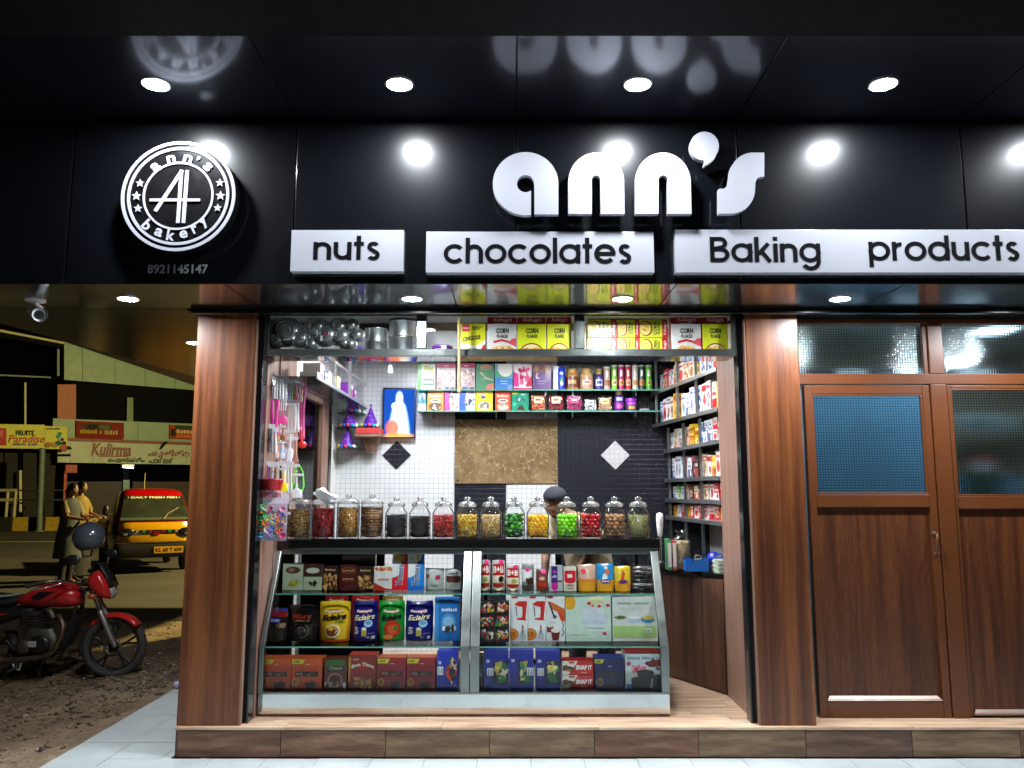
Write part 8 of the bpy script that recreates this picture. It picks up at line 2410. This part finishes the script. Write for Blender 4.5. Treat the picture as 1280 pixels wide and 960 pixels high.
mb.add(vs, [(j*13+i, (j+1)*13+i, (j+1)*13+i+1, j*13+i+1) for j in range(6) for i in range(12)], None, True)
mb.move(Matrix.Rotation(R(-12), 4, 'Y')); mb.build('visor', M['windscreen_dark'] if 'windscreen_dark' in M else plain('windscreen_dark', (.02, .025, .03), .08, coat=.8), hl)
mb = MB(); mb.tube([(-.02, -.09, -.07), (-.01, -.05, -.16), (0, .05, -.16), (0, .09, -.07)], .007, 6); mb.build('strap', M['black_cloth'], hl)
t = thing('cup_litter', 'small pale violet cup lying at the foot of the brown pillar', 'cup', (xpx(225, 6.4, .03), 6.4, .035))
MB().lathe([(.022, -.04), (.03, .04), (.028, .04), (.02, -.038)], 16, axis='x').build('cup', plain('lilac', (.42, .40, .62), .5), t)

# ---------------------------------------------------------------- people
def skin_mesh(V, E_):
    """V: name -> (x, y, z, r); E_: pairs. grown into one surface"""
    names = list(V); me = bpy.data.meshes.new('body')
    me.from_pydata([V[k][:3] for k in names], [(names.index(a), names.index(b)) for a, b in E_], [])
    ob = bpy.data.objects.new('body', me); COL.objects.link(ob)
    ob.modifiers.new('s', 'SKIN')
    for k, d in zip(names, me.skin_vertices[0].data):
        d.radius = (V[k][3], V[k][3] if len(V[k]) < 5 else V[k][4]); d.use_root = (k == names[0])
    ob.modifiers.new('u', 'SUBSURF').levels = 2
    dg = bpy.context.evaluated_depsgraph_get(); dg.update()
    ev = ob.evaluated_get(dg); m2 = ev.to_mesh()
    vs = [tuple(v.co) for v in m2.vertices]; fs = [tuple(f.vertices) for f in m2.polygons]
    ev.to_mesh_clear(); bpy.data.objects.remove(ob); bpy.data.meshes.remove(me)
    return vs, fs
def head_geo(c, yaw, pitch, s=1.0, roll=0):
    """sculpted head; face looks along -y before turning"""
    vs = []; n1, n2 = 28, 22
    Mx = Matrix.Rotation(yaw, 3, 'Z') @ Matrix.Rotation(roll, 3, 'Y') @ Matrix.Rotation(pitch, 3, 'X')
    def gs(x, z, cx_, cz, sx, sz): return math.exp(-((x-cx_)/sx)**2-((z-cz)/sz)**2)
    for j in range(n2+1):
        t = pi*j/n2
        for i in range(n1):
            p = 2*pi*i/n1
            x, y, z = .076*sin(t)*cos(p), .094*sin(t)*sin(p), .115*cos(t)
            k = max(0, -z/.115)
            x *= 1-.30*k**1.6; 
            if y > 0: y *= 1-.35*k
            if y < 0:
                y -= .022*gs(x, z, 0, -.022, .013, .022) + .006*gs(x, z, 0, -.062, .022, .010) + .008*gs(x, z, 0, -.098, .022, .018) + .005*gs(x, z, 0, .028, .05, .010)
                for q in (-.031, .031): y += .010*gs(x, z, q, .006, .016, .010)
            vs.append(Mx @ (Vector((x, y, z))*s) + Vector(c))
    fs = [(j*n1+i, (j+1)*n1+i, (j+1)*n1+(i+1) % n1, j*n1+(i+1) % n1) for j in range(n2) for i in range(n1)]
    return vs, fs, Mx
def hand_chain(V, E_, w, pre, wrist, d, up, s=1.0, curl=.5):
    """palm and five separate fingers after the wrist; d along the hand, up = back of the hand"""
    d = Vector(d).normalized(); up = Vector(up).normalized(); sd = d.cross(up).normalized(); up = sd.cross(d)
    W_ = Vector(V[wrist][:3]); pm = W_+d*.05*s; V[pre+'p'] = (*pm, .026*s, .016*s); E_.append((wrist, pre+'p'))
    for i, (o, L) in enumerate(((-.030, .062), (-.010, .074), (.010, .080), (.028, .072))):
        k0 = pm+d*.035*s+sd*o*s; a = pm+d*.052*s+sd*o*s; b = a+(d*cos(curl)-up*sin(curl))*L*.5*s; c = b+(d*cos(curl*2.1)-up*sin(curl*2.1))*L*.45*s
        V[pre+'k%d' % i] = (*a, .0092*s); V[pre+'m%d' % i] = (*b, .0085*s); V[pre+'t%d' % i] = (*c, .007*s)
        E_ += [(pre+'p', pre+'k%d' % i), (pre+'k%d' % i, pre+'m%d' % i), (pre+'m%d' % i, pre+'t%d' % i)]
    a = pm-d*.012*s+sd*.042*s-up*.01*s; b = a+(d*.7+sd*.5-up*.3).normalized()*.035*s
    V[pre+'h0'] = (*a, .011*s); V[pre+'h1'] = (*b, .009*s); E_ += [(pre+'p', pre+'h0'), (pre+'h0', pre+'h1')]
def person(label, J, hd, yaw, pitch, skinmat, wear, hair, grp=None, holds=None, roll=0, hands=None, cap=None):
    base = Vector((J['pelvis'][0], J['pelvis'][1], J['floor']))
    t = thing('person', label, 'person', tuple(base), grp)
    V = {k: J[k] for k in J if k != 'floor'}
    E_ = [('pelvis', 'waist'), ('waist', 'chest'), ('chest', 'neck'), ('neck', 'jaw')]
    for s_ in 'lr':
        E_ += [('chest', 'sh'+s_), ('sh'+s_, 'el'+s_), ('el'+s_, 'wr'+s_), ('pelvis', 'hip'+s_), ('hip'+s_, 'kn'+s_), ('kn'+s_, 'an'+s_), ('an'+s_, 'to'+s_)]
        d, up = hands[s_]; hand_chain(V, E_, None, 'h'+s_, 'wr'+s_, d, up)
    vs, fs = skin_mesh(V, E_)
    mb = MB(); mb.add(vs, fs, None, True)
    hv, hf, Mx = head_geo(hd, yaw, pitch, 1.0, roll); mb.add(hv, hf, None, True)
    for q in (-1, 1):
        mb.sphere(tuple(Vector(hd)+Mx @ Vector((q*.072, .01, -.005))), .03, 10, 8, None, (.35, .6, 1), Mx)
    b = mb.build('body', M[skinmat], t, True)
    for q in (-.031, .031):
        p = Vector(hd)+Mx @ Vector((q, -.079, .006))
        e = MB().sphere(tuple(p), .0105, 10, 8, None).build('eye', M['interior_white'], t, True)
        MB().sphere(tuple(Vector(hd)+Mx @ Vector((q, -.0865, .006))), .005, 8, 6, None).build('pupil', M['hair'], e, True)
    mb = MB(); mb.sphere(tuple(Vector(hd)+Mx @ Vector((0, -.088, -.060))), .02, 10, 6, None, (1, .35, .28), Mx); mb.build('mouth', M['far_maroon'], t, True)
    hr = MB(); vs = []
    n1, n2 = 24, 12
    for j in range(n2+1):
        for i in range(n1):
            p_ = 2*pi*i/n1; fr = max(0, -sin(p_)); lim = (.62-.30*fr)*pi
            t_ = lim*j/n2
            vs.append(Vector(hd)+Mx @ Vector((.083*sin(t_)*cos(p_), .103*sin(t_)*sin(p_)+.004, .122*cos(t_)+.003)))
    hr.add(vs, [(j*n1+i, (j+1)*n1+i, (j+1)*n1+(i+1) % n1, j*n1+(i+1) % n1) for j in range(n2) for i in range(n1)], None, True)
    if hair == 'bun': hr.sphere(tuple(Vector(hd)+Mx @ Vector((0, .12, -.01))), .05, 12, 8)
    if hair == 'plait': hr.tube([Vector(hd)+Mx @ Vector((0, .10, -.03)), Vector(hd)+Vector((-.10, .06, -.2)), Vector(hd)+Vector((-.11, .08, -.42))], [.04, .03, .012], 10)
    hr.build('hair', M['hair'], t, True)
    for nme, mat, fn in wear:
        fn(MB()).build(nme, M[mat], t, True).modifiers.new('s', 'SUBSURF').levels = 1
    return t, Mx
def lim(mb, pts, r, n=12):
    return mb.tube(pts, r, n)
# shopkeeper bending to the left behind the counter
J = {'pelvis': (.60, 6.20, .93, .13), 'waist': (.57, 6.18, 1.06, .12), 'chest': (.49, 6.12, 1.24, .12), 'neck': (.375, 6.03, 1.345, .05), 'jaw': (.335, 6.00, 1.385, .05),
     'shl': (.36, 6.22, 1.29, .055), 'ell': (.26, 6.20, 1.06, .042), 'wrl': (.24, 6.06, .86, .027), 'shr': (.58, 5.99, 1.28, .055), 'elr': (.56, 5.93, 1.02, .042), 'wrr': (.40, 5.95, .86, .027),
     'hipl': (.51, 6.2, .89, .09), 'knl': (.50, 6.18, .55, .06), 'anl': (.49, 6.21, .245, .04), 'tol': (.48, 6.08, .205, .032), 'hipr': (.69, 6.2, .89, .09), 'knr': (.70, 6.18, .55, .06), 'anr': (.71, 6.21, .245, .04), 'tor': (.72, 6.08, .205, .032), 'floor': FL}
V3 = lambda k: Vector(J[k][:3])
wear = [('shirt', 'khaki_cloth', lambda m: lim(lim(m.loft([(.60, 6.2, .84, .185, .135), (.59, 6.19, .95, .185, .14), (.56, 6.17, 1.08, .185, .14), (.50, 6.13, 1.22, .20, .15), (.44, 6.08, 1.30, .17, .13), (.385, 6.04, 1.345, .08, .08)], 16), [V3('shl'), V3('shl')+(V3('ell')-V3('shl'))*.8], [.075, .068]), [V3('shr'), V3('shr')+(V3('elr')-V3('shr'))*.8], [.075, .068])),
        ('trousers', 'jean_cloth', lambda m: lim(lim(m.loft([(.60, 6.2, .96, .17, .13), (.60, 6.2, .86, .185, .14), (.60, 6.2, .78, .18, .13)], 16), [V3('hipl'), V3('knl'), V3('anl')+Vector((0, 0, .02))], [.105, .082, .068]), [V3('hipr'), V3('knr'), V3('anr')+Vector((0, 0, .02))], [.105, .082, .068])),
        ('shoe', 'black_rubber', lambda m: m.loft([(.485, 6.13, FL+.002, .045, .13), (.485, 6.13, FL+.05, .045, .125), (.485, 6.17, FL+.085, .035, .07)], 14)), ('shoe', 'black_rubber', lambda m: m.loft([(.715, 6.13, FL+.002, .045, .13), (.715, 6.13, FL+.05, .045, .125), (.715, 6.17, FL+.085, .035, .07)], 14))]
hd = (.318, 5.97, 1.42)
t, Mx = person('shopkeeper in a dark navy cap and khaki shirt bending down behind the sweet jars', J, hd, R(-14), R(14), 'skin', wear, 'short', hands={'l': ((-.05, -.3, -.9), (-.9, 0, .1)), 'r': ((-.6, .05, -.6), (0, -.8, .3))})
c = Vector(hd)
mb = MB(); vs = []; n1, n2 = 24, 8
for j in range(n2+1):
    t_ = 1.42*j/n2
    for i in range(n1):
        p_ = 2*pi*i/n1
        vs.append(c+Mx @ Vector((.088*sin(t_)*cos(p_), .112*sin(t_)*sin(p_), .045+.078*cos(t_))))
mb.add(vs, [(j*n1+i, (j+1)*n1+i, (j+1)*n1+(i+1) % n1, j*n1+(i+1) % n1) for j in range(n2) for i in range(n1)], None, True)
cp_ = mb.build('cap', M['navy_cloth'], t, True); cp_.modifiers.new('t', 'SOLIDIFY').thickness = .006
mb = MB(); mb.loft([tuple(c+Mx @ Vector((0, -.10, .055)))+(.07, .05), tuple(c+Mx @ Vector((0, -.10, .062)))+(.07, .05)], 16); mb.build('cap_peak', M['navy_cloth'], cp_, True)

# two women talking beside the motorcycle
def woman(label, px_, Y, hy, yaw, dress, sleeve, kind, grp):
    q = at(px_, hy, Y); x, g0 = q.x, -.10; H = q.z-.0
    s_ = (H+.115-g0)/1.62
    Z = lambda v: g0+v*s_
    fx_ = sin(yaw); fy = -cos(yaw); sx_, sy = cos(yaw), sin(yaw)
    def P(a, f, z, r): return (x+sx_*a+fx_*f, Y+sy*a+fy*f, Z(z), r)
    J = {'pelvis': P(0, 0, .84, .12), 'waist': P(0, .0, .98, .105), 'chest': P(0, .01, 1.20, .11), 'neck': P(0, .01, 1.37, .045), 'jaw': P(0, .02, 1.42, .045)}
    for n_, m in (('l', -1), ('r', 1)):
        J['sh'+n_] = P(m*.15, 0, 1.29, .048); J['el'+n_] = P(m*.19, .10, 1.07, .040); J['wr'+n_] = P(m*.07, .34, 1.03, .028)
        J['hip'+n_] = P(m*.09, 0, .80, .085); J['kn'+n_] = P(m*.09, .02, .45, .055); J['an'+n_] = P(m*.09, -.02, .075, .036); J['to'+n_] = P(m*.095, .11, .035, .028)
    J['floor'] = g0
    v = lambda k: Vector(J[k][:3])
    R2 = lambda z, a, b, f=0: (x+fx_*f, Y+fy*f, Z(z), 1.2*(a if abs(sx_) > .5 else b), 1.2*(b if abs(sx_) > .5 else a))
    wr_ = []
    if kind == 'dress':
        wr_.append(('dress', dress, lambda m: m.loft([R2(.42, .21, .19), R2(.55, .20, .18), R2(.8, .185, .16), R2(.98, .145, .125), R2(1.2, .17, .13), R2(1.31, .16, .11), R2(1.365, .07, .065)], 18)))
        wr_.append(('leggings', 'black_cloth', lambda m: lim(lim(m, [v('hipl'), v('knl'), v('anl')], [.09, .07, .055]), [v('hipr'), v('knr'), v('anr')], [.09, .07, .055])))
    else:
        wr_.append(('blouse', dress, lambda m: m.loft([R2(.72, .185, .16), R2(.85, .18, .155), R2(.98, .14, .12), R2(1.2, .165, .13), R2(1.31, .155, .11), R2(1.365, .07, .065)], 18)))
        wr_.append(('skirt', 'black_cloth', lambda m: m.loft([R2(.10, .24, .22), R2(.4, .21, .19), R2(.84, .17, .15)], 18)))
    for n_ in 'lr':
        wr_.append(('sleeve', sleeve, lambda m, n_=n_: lim(m, [v('sh'+n_)*.6+v('chest')*.4+Vector((0, 0, .075)), v('sh'+n_)+Vector((0, 0, .012)), v('sh'+n_)+(v('el'+n_)-v('sh'+n_))*.35, v('sh'+n_)+(v('el'+n_)-v('sh'+n_))*.8], [.03, .060, .068, .062])))
    h_ = P(0, .015, 1.50, 0)[:3]
    return person(label, J, h_, yaw, R(14), 'skin', wr_, 'plait' if kind == 'dress' else 'bun', grp, hands={'l': ((fx_, fy, .05), (0, 0, 1)), 'r': ((fx_, fy, .05), (0, 0, 1))}), P
(w1, _), P1 = woman('woman in a dark grey pinafore with cream sleeves, back half turned, on the road', 90, 14.3, 611, R(78), 'grey_cloth', 'cream_cloth', 'dress', 'women talking on the road')
(w2, _), P2_ = woman('woman in a bright yellow blouse seen from the side, facing the pickup', 101.5, 14.9, 608, R(82), 'yellow_cloth', 'yellow_cloth', 'blouse', 'women talking on the road')
a = P1(0, .40, 1.03, 0)
t = thing('white_paper', 'white sheet held out by the women on the road', 'paper', a[:3])
MB().loft([(0, 0, -.006, .13, .09), (0, 0, .006, .13, .09)], 4, None, False, True, 20).build('sheet', M['cloth_white'], t)
bpy.context.view_layer.update()
